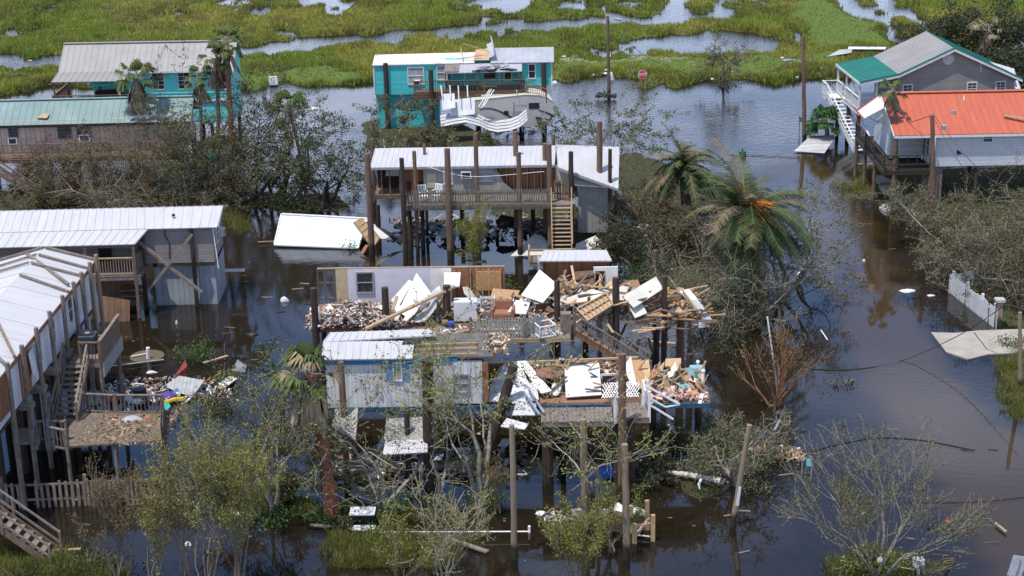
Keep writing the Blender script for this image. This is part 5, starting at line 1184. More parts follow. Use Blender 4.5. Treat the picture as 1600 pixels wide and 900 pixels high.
# white crate frame on the deck
cr = empty('crate_frame', H.w(H.z(856, 527, 3.24)), H.a + .35, 'white wire crate frame standing on the grey deck right of the slatted railing', 'crate'); m_ = MB(); s_ = .4
for x in (-s_, s_):
    for y in (0, 2 * s_):
        m_.beam((x, y, 0), (x, y, .55), .06, .06, (0, 1, 0))
for z in (.03, .55):
    for x in (-s_, s_): m_.beam((x, 0, z), (x, 2 * s_, z), .06, .05)
    for y in (0, 2 * s_): m_.beam((-s_, y, z), (s_, y, z), .06, .05)
m_.build('frame', PVC, cr); m_ = MB()
for i in range(1, 6): m_.beam((-s_ + i * .133, 0, 0), (-s_ + i * .133, 0, .55), .02, .02, (0, 1, 0)); m_.beam((-s_, i * .133, 0), (-s_, i * .133, .55), .02, .02, (0, 1, 0))
m_.build('wires', PVC, cr)
gbox('cardboard_box', 'brown box on the deck left of the slatted railing', 'box', 732, 526, 3.24, .45, .3, .3, mat('brown_card', (.34, .19, .10), (.26, .14, .08)), .1)
gbox('plastic_bag', 'blue plastic bundle at the foot of the third dark pile', 'bag', 706, 512, 3.3, .3, .25, .3, mat('blue_plastic', (.04, .10, .42), (.03, .07, .3)), .3, bevel=.1)
gbox('laundry_basket', 'green and red bundle just left of the blue plastic bundle', 'bundle', 696, 510, 3.3, .35, .3, .28, mat('green_cloth', (.12, .22, .12), (.3, .08, .08), scale=6), .1, bevel=.1)
o = MB().tube([H.w(H.z(597, 522, 3.28)), H.w(H.z(610, 525, 3.34)), H.w(H.z(630, 526, 3.34)), H.w(H.z(646, 521, 3.3))], [.05, .22, .2, .05], 8).build('rolled_tarp', mat('slate_tarp', (.16, .17, .18), (.1, .1, .11))); tag(o, 'dark grey rolled tarp lying on the deck boards under the long beam', 'tarp')

# ---- I: ribbed trailer in front
I = FrE((512, 637), (756, 634), 3.33); IY = I.o.y
T = empty('wrecked_trailer', I.o, I.a, 'ribbed white and blue trailer home torn open on its right side, standing on dark piles', 'mobile home')
box_part(T, 'wall', TRAILW, 0, 4.15, 0, .12, 3.33, 5.36); box_part(T, 'wall', TRAILW, 4.55, 6.62, .05, .17, 3.42, 5.36); box_part(T, 'side_wall', TRAILW, 0, .1, .12, 3.0, 3.33, 5.4)
box_part(T, 'back_wall', WOODBRN, 0, 6.6, 3.0, 3.1, 3.33, 5.3); box_part(T, 'floor', WOODBRN, 0, 16.3, .1, 3.2, 3.1, 3.33)
MB().box(-.02, 4.15, -.05, -.003, 5.3, 5.58).box(4.2, 5.6, -.0, .045, 5.36, 5.6).build('fascia', BLUEP, T); MB().box(-.02, 16.3, -.03, .097, 3.12, 3.32).build('base_trim', mat('dark_blue_trim', (.03, .09, .15), (.025, .06, .10)), T)
metal_roof((-.12, -.18, 5.6), (3.72, -.18, 5.6), (3.72, 1.25, 5.86), (-.2, 1.25, 5.86), 'roof', WHITEMET, T, rib=.3); metal_roof((4.2, 3.3, 5.62), (-.1, 3.1, 5.6), (-.2, 1.27, 5.86), (4.6, 1.9, 5.86), 'roof', WHITEMET, T, rib=.3)
MB().slab([(3.2, .9, 5.86), (4.0, .9, 5.9), (4.1, 1.3, 5.98), (3.3, 1.35, 5.92)], .04).build('roof_tear', BLACKPL, T)
box_part(T, 'bare_roof_deck', mat('dark_roof_felt', (.13, .12, .11), (.08, .07, .065), scale=2, stain=(.3, .22, .14)), 3.75, 7.1, 0, 2.8, 5.5, 5.58)
for y in (.05, .7, 1.3): MB().beam((3.75, y, 5.64), (6.4, y + .1, 5.64), .08, .09).build('rafter', WOODTAN, T)
window(T, (3.05, 0, 4.95), .3, .78, frame=WHITE, pane=CURTAIN, mid=False, tw=.05)
for x0, x1 in ((2.55, 2.83), (3.27, 3.55)): MB().box(x0, x1, -.045, -.003, 4.6, 5.3).build('shutter', SHUT, T)
window(T, (5.75, .05, 4.35), .55, .75, frame=GREYMET, pane=CURTAIN); MB().box(5.4, 5.7, .0, .046, 4.8, 5.3).build('vent_panel', TRAILW, T)
box_part(T, 'exposed_stud_wall', OSBRED, 6.63, 6.9, .0, .1, 3.5, 5.3)
# interior of the torn-open half
box_part(T, 'back_wall', OSB, 6.7, 13.4, 3.1, 3.2, 3.33, 4.0); box_part(T, 'inner_floor', mat('terracotta_floor', (.30, .15, .09), (.21, .10, .06), scale=3), 6.9, 16.2, .15, 3.1, 3.335, 3.36)
MB().beam((6.8, 3.05, 4.05), (13.4, 3.05, 4.25), .12, .08).build('top_plate', WOODTAN, T)
TP('crumpled_wall', 'crumpled white wall skin folded at the right end of the ribbed trailer wall', 'wall skin', IY, [(765, 628, .0), (766, 606, .8), (790, 568, 2.0), (800, 598, .8), (800, 630, .0)], mat('dull_white_skin', (.60, .60, .62), (.48, .48, .50), scale=1.5))
TP('crumpled_wall', 'lower flat white skin sheet hanging left of the small grey deck', 'wall skin', IY, [(800, 632, -.2), (800, 604, .8), (838, 598, .9), (842, 626, -.1)], MATS['dull_white_skin'])
TP('wall_sheet', 'tan inner wall panel standing behind the leaning dark pile', 'panel', IY, [(785, 590, 1.4), (788, 566, 2.2), (795, 564, 2.2), (800, 592, 1.3)], WOODTAN)
TP('wallboard_sheet', 'white board leaning left of the round brown table', 'wallboard', IY, [(808, 566, 2.4), (822, 565, 2.4), (862, 612, .4), (846, 616, .3)], DRYWALL)
TP('wallboard_sheet', 'second white board lying left against the leaning one', 'wallboard', IY, [(786, 606, .7), (803, 568, 2.2), (812, 568, 2.2), (836, 622, .1), (812, 628, 0)], WHITE)
TP('door', 'big white door slab leaning back right of the round brown table', 'door', IY, [(884, 622, .2), (882, 573, 1.9), (936, 569, 2.0), (940, 618, .3)], WHITE)
TP('white_sheet', 'long white cloth draped beside the tall sheathing boards', 'sheet', IY, [(976, 572, 1.8), (986, 558, 2.3), (990, 580, 1.4), (996, 606, .4), (984, 600, .6)], WHITE)
TP('sheathing_board', 'tall tan sheathing board, left one of two standing right of the white cloth', 'board', IY, [(988, 606, .7), (987, 564, 2.2), (1002, 563, 2.2), (1010, 610, .6)], OSB)
TP('sheathing_board', 'tall lighter sheathing board, right one of two beside the white cloth', 'board', IY, [(1010, 613, .4), (1003, 565, 2.1), (1014, 563, 2.1), (1020, 612, .4)], WOODNEW)
TP('headboard', 'pale plywood headboard standing near the right end of the trailer floor', 'board', IY, [(1038, 574, 1.9), (1040, 562, 2.4), (1064, 561, 2.4), (1064, 580, 1.8)], WOODNEW)
TP('leaning_board', 'pale board leaning against the left side of the plywood headboard', 'board', IY, [(1024, 600, .8), (1030, 574, 1.7), (1038, 566, 2.0), (1034, 588, 1.2)], WOODTAN)
bt = empty('bathtub', I.w(I.z(1044, 604, 3.4)), I.a, 'pale blue bathtub lying among splintered studs', 'bathtub')
BLUEBATH = mat('pale_blue_enamel', (.22, .40, .42), (.17, .32, .34), rough=.3)
MB().box(-.6, .6, 0, .1, 0, .5).box(-.6, .6, .6, .7, 0, .5).box(-.6, -.5, .1, .6, 0, .5).box(.5, .6, .1, .6, 0, .5).build('rim', BLUEBATH, bt); MB().box(-.5, .5, .1, .6, .05, .12).build('basin', BLUEBATH, bt)
gbox('turquoise_armchair', 'pale turquoise cushion seat at the right end of the trailer floor', 'cushion', 1090, 598, 3.4, .7, .6, .65, BLUEBATH, bevel=.12)
rt = empty('round_table', I.w(I.z(860, 608, 3.36)), 0, 'round brown table standing in the torn-open trailer', 'table')
MB().tube([(0, 0, .74), (0, 0, .79)], .62, 28).build('tabletop', mat('table_brown', (.26, .12, .08), (.19, .09, .06), scale=2), rt); MB().tube([(0, 0, .05), (0, 0, .74)], [.09, .06], 10).build('pedestal', BLACKPL, rt)
for k in range(4): MB().beam((0, 0, .1), (.38 * math.cos(k * 1.57 + .4), .38 * math.sin(k * 1.57 + .4), .03), .05, .05).build('leg', BLACKPL, rt)
wf = empty('window_frame', I.w(I.z(952, 606, 3.4)), .05, 'loose white window frame standing in front of the yellowed insulation', 'window')
m_ = MB(); m_.beam((-.35, 0, 0), (.35, 0, 0), .07, .09).beam((-.35, 0, .62), (.35, 0, .62), .07, .09).beam((-.35, 0, 0), (-.35, 0, .62), .09, .07, (0, 1, 0)).beam((.35, 0, 0), (.35, 0, .62), .09, .07, (0, 1, 0)); m_.build('frame', WHITE, wf); MB().box(-.3, .3, -.01, .01, .04, .58).build('pane', GLASS, wf)
lt = MB(); q = quadp(IY, [(940, 622, -.2), (942, 598, .5), (1000, 596, .5), (998, 620, -.2)])
for i in range(15):
    u = i / 14
    lt.beam(q[0].lerp(q[3], u), q[1].lerp(q[2], min(1, u + .25)) if u < .75 else q[2].lerp(q[3], (u - .75) * 4), .03, .02); lt.beam(q[0].lerp(q[3], u), q[1].lerp(q[2], max(0, u - .25)) if u > .25 else q[1].lerp(q[0], (.25 - u) * 4), .03, .02)
tag(lt.build('lattice_panel', PVC), 'white diamond lattice panel leaning behind the small grey platform', 'lattice')
rubble('pink_insulation', 'pink insulation and splinters spilled at the right end of the trailer floor', 500, heap(I, 13.6, 16.2, .1, 1.6, 3.35, .4), (.07, .28), [(.55, .28, .22), (.6, .36, .3), (.42, .22, .15), (.55, .4, .28), (.65, .6, .55)], 41)
rubble('ceiling_debris', 'yellowed insulation and splintered wood along the back of the torn trailer', 700, heap(I, 7.2, 13.5, 2.3, 3.3, 3.6, .7), (.06, .3), PAL_WOOD + [(.5, .42, .3), (.3, .25, .18)], 42)
rubble('roof_edge_debris', 'shredded brown roofing at the torn right edge of the trailer roof', 330, heap(I, 6.7, 7.7, .5, 2.9, 5.45, .35), (.04, .2), PAL_WOOD + [(.6, .55, .45), (.1,.08,.06), (.14,.1,.07)], 43)
rubble('floor_litter', 'brown litter and broken boards on the open trailer floor', 420, heap(I, 7, 14, .9, 2.8, 3.36, .16), (.05, .25), PAL_WOOD, 44)
scatter_planks(IY + .2, 1000, 572, 1100, 612, 26, 1.0, 27, 'splintered stud at the right end of the torn trailer', 'splintered studs at the right end of the trailer', (.5, 1.6), ysp=1.5, spread=.7)
scatter_planks(IY + .3, 860, 565, 990, 615, 14, .2, 28, 'broken board on the open trailer floor', 'broken boards on the trailer floor', (.5, 1.5), ysp=1.7, spread=.7)
for i, (x, y0, y1) in enumerate(((1090, 563, 590), (1098, 577, 612))):
    b = I.z(x, y1, 3.4); w_b = I.w(b); h_ = PY(x, y0, w_b.y).z - w_b.z
    o = MB().tube([(0, 0, 0), (0, 0, .1), (0, 0, .16), (0, 0, h_ * .5), (0, 0, h_ - .2), (0, 0, h_ - .14), (0, 0, h_ - .07), (0, 0, h_)], [.1, .1, .055, .075, .055, .05, .09, .04], 10).build('turned_post', PVC); o.location = w_b
    tag(o, ['shorter white turned post, behind the cushion at the trailer right end', 'taller white turned post in front of the cushion at the right end'][i], 'post')
# front decks
D1 = [I.z(845, 630, 3.3), I.z(955, 626, 3.3), I.z(955, 650, 3.3), I.z(845, 656, 3.3)]
x0, x1 = D1[0].x, D1[1].x
deck(T, x0, x1, -1.6, -.1, 3.25, WOODGREY, 'deck', bw=.18, seed=5); deck(T, x1 + .03, x1 + 1.5, -1.55, .1, 3.36, WOODGREY, 'platform', bw=.16, seed=6)
for x, y in ((x1 + .08, -1.5), (x1 + 1.32, -.2), (x1 + 1.5, -.2), (x1 + 1.5, -1.45)): MB().beam((x, y, 3.1), (x, y, 4.5), .12, .1, (0, 1, 0)).build('railing_post', PVC, T)
MB().beam((x1 + 1.3, -.35, 4.3), (x1 + 1.36, -1.2, 4.2), .06, .5).build('railing_panel', PVC, T)
for a, b in (((818, 612), (843, 648)), ((826, 608), (850, 645))): MB().beam(I.z(*a, 3.9), I.z(*b, 3.4), .08, .08).build('fallen_handrail', GREYMET, T)
for a in ((856, 757, 652, .24, PILEDK), (966, 760, 655, .18, PILEDK), (985, 765, 652, .2, PILEDK), (543, 760, 565, .14, PILE), (672, 775, 562, .2, PILEDK), (972, 775, 553, .17, PILE), (1076, 650, 553, .15, PILEDK), (640, 770, 640, .12, PILEDK), (880, 725, 640, .12, PILEDK), (1090, 705, 620, .16, PILEDK), (1020, 710, 622, .16, PILEDK)): spile(*a, frm=I)
b1 = P(752, 745, 0); t1 = PY(803, 571, b1.y)
o = MB().tube([b1 + Vector((-.3, 0, -.8)), b1, t1], [.27, .26, .2], 10).build('leaning_pile', PILEDK); tag(o, 'thick dark pile leaning to the right past the torn end of the trailer wall', 'pile')
# white fallen stair rail at right of the platform
m_ = MB(); q = quadp(IY - 1.2, [(1008, 602, 0), (1062, 632, 0), (1005, 617, 0), (1040, 636, 0), (1008, 628, 0), (1052, 655, 0)])
m_.beam(q[0], q[1], .07, .07).beam(q[2], q[3], .06, .06).beam(q[4], q[5], .07, .07).beam(q[2].lerp(q[3], .5), q[4].lerp(q[5], .15), .06, .06).beam(q[3], q[1], .05, .05)
tag(m_.build('fallen_stair_rail', PVC), 'white stair rail fallen from the small platform into the branches', 'handrail')
# under the trailer
UY = P(600, 772, 0).y
for i, (pts, lb, mt) in enumerate([([(518, 668, .6), (524, 640, 1.6), (560, 638, 1.6), (556, 690, .2)], 'grey white sheet hanging behind the branches at the left under the trailer', TRAILD),
        ([(600, 688, .2), (604, 655, 1.2), (668, 652, 1.2), (668, 690, .2)], 'pale wall piece standing under the middle of the trailer', TRAILD), ([(598, 712, -.6), (602, 690, .2), (668, 688, .2), (668, 708, -.6)], 'bright white sheet lying flat under the middle of the trailer', WHITEMET),
        ([(800, 650, 1.2), (808, 625, 1.9), (838, 632, 1.7), (836, 650, 1.2)], 'white sheet under the left corner of the grey deck', WHITEMET), ([(782, 668, .6), (792, 655, 1.2), (826, 664, .8), (820, 672, .4)], 'small white sheet caught on the wires left of the grey deck', WHITE)]):
    TP('fallen_sheet', lb, 'sheet', UY - .4, pts, mt)
for i, (a, b, lb) in enumerate([((522, 737), (650, 732), 'long brown beam lying low under the trailer'), ((545, 722), (645, 726), 'long grey white beam lying behind the brown one under the trailer'), ((550, 760), (580, 770), 'short grey board low in the water near the fallen palm trunk')]):
    o = plank(None, P(*a, .35), P(*b, .35), .22, .12, [WOODTAN, GREYMET, WOODGREY][i], 'beam'); tag(o, lb, 'beam')
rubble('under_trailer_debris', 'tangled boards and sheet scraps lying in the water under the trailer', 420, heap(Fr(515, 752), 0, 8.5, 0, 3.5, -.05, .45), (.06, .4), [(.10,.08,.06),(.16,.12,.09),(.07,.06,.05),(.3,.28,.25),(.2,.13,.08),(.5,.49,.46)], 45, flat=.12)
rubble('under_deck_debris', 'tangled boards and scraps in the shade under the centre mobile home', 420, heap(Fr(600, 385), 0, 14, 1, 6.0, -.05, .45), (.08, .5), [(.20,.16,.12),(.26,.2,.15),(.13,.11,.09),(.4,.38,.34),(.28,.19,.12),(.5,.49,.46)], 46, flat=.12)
rubble('right_side_debris', 'reddish boards and sheet scraps heaped in the branches right of the centre mobile home', 420, heap(Fr(925, 372), 0, 8.5, 0, 4.0, -.05, .4), (.08, .5), [(.2,.12,.09),(.26,.13,.09),(.12,.09,.07),(.3,.28,.25),(.34,.17,.12),(.5,.49,.46)], 47, flat=.12)
for i, (pts, lb) in enumerate([([(796, 402, 0), (835, 366, 1.6), (850, 372, 1.5), (866, 398, .2)], 'grey white roof panel leaning under the stairs of the centre mobile home'), ([(896, 400, 0), (900, 382, .8), (930, 369, 1.5), (952, 386, .5), (948, 392, .2)], 'large cream sheet with a brown torn edge right of the deck stairs'), ([(720, 396, 0), (735, 392, .1), (760, 380, .6), (758, 386, .5)], 'narrow white panel in the water behind the willow shrub')]):
    TP('fallen_sheet', lb, 'sheet', P(800, 400, 0).y, pts, MATS['offwhite_panel'])

def scatter_panels(Y, x0, y0, x1, y1, n, seed, label, group, mats, size=(.35, 1.0), ysp=1.4):
    rg = rnd(seed)
    for i in range(n):
        px, py = rg.uniform(x0, x1), rg.uniform(y0, y1); v = (py - y0) / max(1, y1 - y0); c = PY(px, py, Y + ysp * (1 - v))
        nrm = Vector((rg.gauss(0, .5), -abs(rg.gauss(.4, .4)), rg.uniform(.3, 1))).normalized(); a = nrm.cross(Vector((rg.gauss(0, 1), rg.gauss(0, 1), rg.gauss(0, .4)))).normalized(); b = nrm.cross(a)
        w, h = rg.uniform(*size), rg.uniform(*size) * .7; pts = [(-1, -1), (1 - rg.random() * .5, -1), (1, rg.uniform(-.2, .6)), (rg.uniform(.2, .9), 1), (-1 + rg.random() * .6, 1 - rg.random() * .4)]
        o = MB().slab([c + a * x * w * .5 + b * y * h * .5 for x, y in pts], .03, nrm).build('wallboard_scrap', rg.choice(mats)); tag(o, label, 'panel', group)
scatter_panels(HY, 500, 474, 630, 508, 16, 71, 'broken scrap of board on the white rubble heap', 'board scraps on the white rubble heap', [DRYWALL, WOODNEW, CREAM, WOODBRN, WHITE], (.3, .7))
scatter_panels(HY + .5, 645, 455, 760, 485, 8, 72, 'broken piece of wallboard in the middle of the wreck', 'broken wallboard in the middle of the wreck', [DRYWALL, CREAM, OSB, WHITEMET, DARK], (.4, 1.1))
scatter_panels(HY + .5, 795, 455, 885, 488, 15, 73, 'broken panel in the rubble right of the armchair', 'broken panels right of the armchair', [DRYWALL, CREAM, OSB, WOODBRN, MATS['grey_brown_sheet'], DARK], (.4, 1.1))
scatter_panels(HY + .8, 880, 445, 1000, 480, 14, 74, 'broken panel among the splintered timbers at the right of the wreck', 'broken panels among the splintered timbers', [DRYWALL, CREAM, OSB, WOODNEW, WOODBRN, MATS['offwhite_panel'], DARK], (.5, 1.5))
scatter_panels(HY + .4, 1010, 460, 1075, 495, 7, 75, 'torn sheathing piece at the far right end of the wreck', 'torn sheathing at the far right end', [OSB, WOODNEW, WOODBRN, MATS['grey_brown_sheet']], (.4, 1.0))
scatter_panels(IY + .6, 860, 585, 885, 610, 3, 76, 'broken panel lying by the round table in the torn trailer', 'broken panels by the round table', [WOODBRN, OSB, DRYWALL], (.4, .9))
scatter_panels(IY + .2, 1015, 572, 1095, 612, 12, 77, 'torn sheathing scrap around the pale blue bathtub', 'sheathing scraps around the bathtub', [OSB, WOODNEW, INSUL, DRYWALL, BLUEBATH], (.3, .8))
scatter_panels(IY + 1, 700, 540, 780, 556, 6, 78, 'torn roofing scrap on the trailer roof edge', 'torn roofing scraps on the trailer roof', [WOODBRN, MATS['dark_roof_felt'], CREAM, OSB], (.4, 1.1))
scatter_panels(P(940, 372).y, 905, 340, 1070, 378, 18, 79, 'grey or reddish board scrap in the brush right of the centre home', 'board scraps in the brush right of the centre home', [WOODBRN, GREYMET, OSBRED, DRYWALL, WOODDK], (.4, 1.3), 3)
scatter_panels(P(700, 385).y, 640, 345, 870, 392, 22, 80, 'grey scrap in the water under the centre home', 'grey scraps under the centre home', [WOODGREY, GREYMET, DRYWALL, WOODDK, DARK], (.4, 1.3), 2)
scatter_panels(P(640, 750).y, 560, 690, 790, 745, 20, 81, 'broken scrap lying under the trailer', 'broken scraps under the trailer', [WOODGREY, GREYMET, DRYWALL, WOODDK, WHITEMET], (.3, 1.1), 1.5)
scatter_planks(P(1020, 560).y, 930, 515, 1040, 560, 12, .8, 91, 'broken timber fallen behind the wreck stairs', 'timbers fallen behind the wreck stairs', (.8, 2.2), ysp=1, spread=.6)
# ================================================================ trees, palms, shrubs
BARK = mat('grey_bark', (.36, .32, .26), (.20, .17, .135), scale=5, bump=.6, bscale=20)
BARKDK = mat('dark_bark', (.085, .07, .055), (.045, .037, .03), scale=4, bump=.6, bscale=20)
BARKBR = mat('brown_twig_bark', (.26, .195, .14), (.15, .11, .08), scale=5, bump=.4)
BARKRED = mat('orange_twig_bark', (.32, .16, .07), (.2, .1, .05), scale=5, bump=.4)
PALMRED = mat('red_palm_trunk', (.34, .13, .075), (.17, .065, .045), scale=5, bump=.9, bscale=12, stain=(.08, .04, .03), stain_scale=3, stain_amt=.9, stretch=(1, 1, 2.5))
PALMGR = mat('grey_palm_trunk', (.20, .155, .115), (.11, .085, .065), scale=5, bump=.8, bscale=12, stretch=(1, 1, 2.5))
ORANGEF = mat('orange_date_stalks', (.55, .20, .03), (.38, .13, .02), scale=8, bump=.5)
OLIVE = [(.10, .115, .045), (.075, .085, .033), (.13, .135, .055), (.14, .115, .06)]
OLIVEDK = [(.042, .055, .022), (.06, .07, .028), (.03, .038, .017)]
BROWNL = [(.17, .13, .08), (.13, .11, .06), (.10, .10, .045), (.20, .155, .09)]
WILLOW = [(.25, .25, .045), (.19, .21, .04), (.28, .255, .06), (.14, .155, .035)]
GREENL = [(.06, .12, .03), (.09, .15, .035), (.045, .085, .022)]
REDDRY = [(.22, .13, .06), (.15, .13, .05), (.12, .11, .045)]
def leaf_quads(pts, size, pal, rs, spread, n_per, droop=0.0, asp=.5):
    P0 = np.repeat(np.array(pts, float), n_per, 0); n = len(P0)
    P0 = P0 + rs.normal(0, 1, (n, 3)) * np.array([spread, spread, spread * .7]); P0[:, 2] -= np.abs(rs.normal(0, droop, n))
    P0[:, 2] = np.maximum(P0[:, 2], .04)
    a = rs.normal(0, 1, (n, 3)); a /= np.linalg.norm(a, axis=1, keepdims=True)
    b = np.cross(a, rs.normal(0, 1, (n, 3))); b /= np.linalg.norm(b, axis=1, keepdims=True)
    s = rs.uniform(size * .6, size * 1.4, (n, 1)); a = a * s; b = b * s * asp
    V = np.stack([P0 - a * .5, P0 + b * .5, P0 + a * .5, P0 - b * .5], 1)
    pal = np.array(pal); clump = rs.randint(0, len(pal), len(pts)); cidx = np.repeat(clump, n_per)
    mixr = rs.uniform(0, 1, n) < .35; cidx = np.where(mixr, rs.randint(0, len(pal), n), cidx)
    return V, pal[cidx] * rs.uniform(.7, 1.3, (n, 1))
def grow(m, tips, p, d, ln, r, depth, rg, st):
    k = 4 if depth > 1 else 3; pts = [p.copy()]; rr = [r]; q = p.copy(); dd = d.copy()
    for i in range(k):
        dd = (dd + Vector((rg.gauss(0, 1), rg.gauss(0, 1), rg.gauss(0, 1))) * st['wob'] + Vector((0, 0, st['up'])) + st['wind'] * st['ww']).normalized()
        q = q + dd * ln / k
        if q.z < .05: q.z = .05 + rg.random() * .1; dd.z = abs(dd.z) * .5
        pts.append(q.copy()); rr.append(max(r * (1 - .55 * (i + 1) / k), st['rmin']))
    m.tube(pts, rr, 6 if r > .06 else (4 if r > .025 else 3), cap=False)
    if depth <= 1: tips += [pts[-1], pts[-2]] + ([pts[-3]] if depth == 0 else [])
    if st['low'] and depth > 1: tips += [pts[-1], pts[-2]]
    if depth == 0: return
    nb = rg.randint(*st['nb'])
    for j in range(nb):
        u = rg.uniform(.35, 1.0) if j else 1.0
        i0 = min(int(u * k), k - 1); b = pts[i0].lerp(pts[i0 + 1], u * k - i0)
        ax = Vector((rg.gauss(0, 1), rg.gauss(0, 1), rg.gauss(0, .7))).normalized()
        nd = (dd * (1 - st['spr']) + ax * st['spr'] * 1.15).normalized()
        grow(m, tips, b, nd, ln * rg.uniform(.6, .85), max(rr[-1] * rg.uniform(.6, .85), st['rmin']), depth - 1, rg, st)
PLANTS = 0
def tree(base, top_py, label, cat='tree', name='broken_tree', seed=1, depth=4, stems=2, bark=None, pal=OLIVE, leaf=.13, per=5, lspread=.13, spr=.5, wob=.16, up=.05, wind=(0, 0, 0), ww=0, r=None, lean=(0, 0), nb=(2, 3), tilt=.35, droop=0, group=None, hscale=1.0, low=False, rmin=.012, asp=.5):
    global PLANTS
    b = P(base[0], base[1], 0); h = hgt(b, top_py) * hscale; rg = rnd(seed)
    st = dict(wob=wob, up=up, wind=Vector(wind), ww=ww, rmin=rmin, nb=nb, spr=spr, low=low)
    T = empty(name, b, 0, label, cat, group); m = MB(); tips = []
    r = r or .018 * h + .03; l0 = h / sum(.72 ** i for i in range(depth + 1)) * 1.34
    for s in range(stems):
        a = rg.uniform(0, 6.28); d = Vector((math.cos(a) * tilt + lean[0], math.sin(a) * tilt + lean[1], 1)).normalized()
        grow(m, tips, Vector((rg.uniform(-.15, .15), rg.uniform(-.15, .15), -.25)), d, l0 * rg.uniform(.85, 1.15), r * rg.uniform(.75, 1.05), depth, rg, st)
    m.build('trunk', bark or BARK, T, smooth=True)
    if per:
        rs = np.random.RandomState(seed); V, t = leaf_quads([tuple(x) for x in tips], leaf, pal, rs, lspread, int(per * 1.5 + .5), droop, asp)
        quads_mesh('crown', V, t, LEAF, T)
    return T
def bush(base, w_px, h_m, label, name='bush', pal=GREENL, n=900, leaf=.13, seed=1, cat='bush', d_m=None, group=None):
    b = P(base[0], base[1], 0); s = (879 + (base[1] - 450) * .9455) / 32; w = w_px / s; dm = d_m or w * .6
    T = empty(name, b, 0, label, cat, group); m = MB(); rg = rnd(seed); tips = []
    for i in range(max(8, int(w * 9))):
        a = rg.uniform(0, 6.28); k = math.sqrt(rg.random()); x, y = math.cos(a) * w / 2 * k, math.sin(a) * dm / 2 * k; z = h_m * rg.uniform(.55, 1.05) * (1 - .45 * k * k)
        p0 = Vector((x * .5, y * .5, -.2)); p1 = Vector((x, y, z)); pm = p0.lerp(p1, .5) + Vector((rg.gauss(0, .1), rg.gauss(0, .1), .05)); m.tube([p0, pm, p1], [.03, .02, .008], 4, cap=False)
        tips += [tuple(p1), tuple(pm.lerp(p1, .5)), tuple(pm), tuple(p0.lerp(p1, .35))]
    m.build('stems', BARKBR, T)
    rs = np.random.RandomState(seed); V, t = leaf_quads(tips, leaf, pal, rs, .16 + .05 * h_m, max(1, n // len(tips)), 0)
    quads_mesh('foliage', V, t, LEAF, T); return T
def fan_palm(base, crown, label, seed=1, R=1.0, nf=20, bark=PALMGR, r=.16, wind=(.5, .2, 0), dead=10, name='fan_palm', pal=((.09, .125, .035), (.06, .09, .028), (.13, .15, .045)), deadpal=((.38, .29, .18), (.27, .20, .125), (.2, .14, .09)), group=None, sweep=.5):
    b = P(base[0], base[1], 0); c = PY(crown[0], crown[1], b.y) - b; rg = rnd(seed); rs = np.random.RandomState(seed)
    T = empty(name, b, 0, label, 'palm tree', group); m = MB(); pts = []; rr = []
    for i in range(13):
        u = i / 12; pts.append(Vector((c.x * u + .12 * math.sin(u * 3), c.y * u, -.3 + (c.z + .3) * u))); rr.append(r * (1.35 - .5 * min(u * 3, 1)) * rg.uniform(.93, 1.07))
    m.tube(pts, rr, 10); m.build('trunk', bark, T, smooth=False)
    W = Vector(wind)
    def fans(n, lo, hi, pal_, nm, hang):
        Q = []; C = []; st = MB()
        for i in range(n):
            a = rg.uniform(0, 6.28); e = rg.uniform(lo, hi)
            d = (Vector((math.cos(a) * math.cos(e), math.sin(a) * math.cos(e), math.sin(e))) + W * (sweep if not hang else .15)).normalized()
            L0 = R * rg.uniform(.45, .7); hub = c + d * L0; hub.z -= .1 * L0
            if hang: hub = c + Vector((d.x * .38, d.y * .38, -rg.uniform(.1, .8) * R))
            st.tube([c + Vector((0, 0, -.05)), c.lerp(hub, .5) + Vector((0, 0, .04)), hub], [.028, .02, .014], 4, cap=False)
            side = d.cross(Vector((0, 0, 1))); side = side.normalized() if side.length > .01 else Vector((1, 0, 0)); upv = side.cross(d)
            col = pal_[rg.randrange(len(pal_))]
            for k in range(15):
                t = (k / 14 - .5) * (2.5 if not hang else 1.2); l = R * rg.uniform(.5, .75) * (1.5 if hang else 1) * (1 - .25 * abs(t) / 1.7)
                dv = (d * math.cos(t) + side * math.sin(t)).normalized(); w = .035 * R + .012
                if hang: dv = (dv * .6 + Vector((0, 0, -1))).normalized()
                mid = hub + dv * l * .55; tip = mid + (dv + Vector((0, 0, -1.3)) + W * .6).normalized() * l * .45
                wv = side * w * math.cos(t) + upv * w * .3 - d * w * math.sin(t)
                Q.append([hub - wv * .4, hub + wv * .4, mid + wv, mid - wv]); Q.append([mid - wv, mid + wv, tip + wv * .15, tip - wv * .15]); C += [col, col]
        st.build('frond_stems' if not hang else 'dead_stems', BARKBR if hang else BARK, T)
        Q = np.array([[tuple(v) for v in q] for q in Q]); C = np.array(C) * rs.uniform(.75, 1.25, (len(C), 1)); quads_mesh(nm, Q, C, LEAF, T)
    if nf: fans(nf, -.35, 1.25, pal, 'crown', False)
    if dead: fans(dead, -1.2, -.2, deadpal, 'dead_fronds', True)
    return T
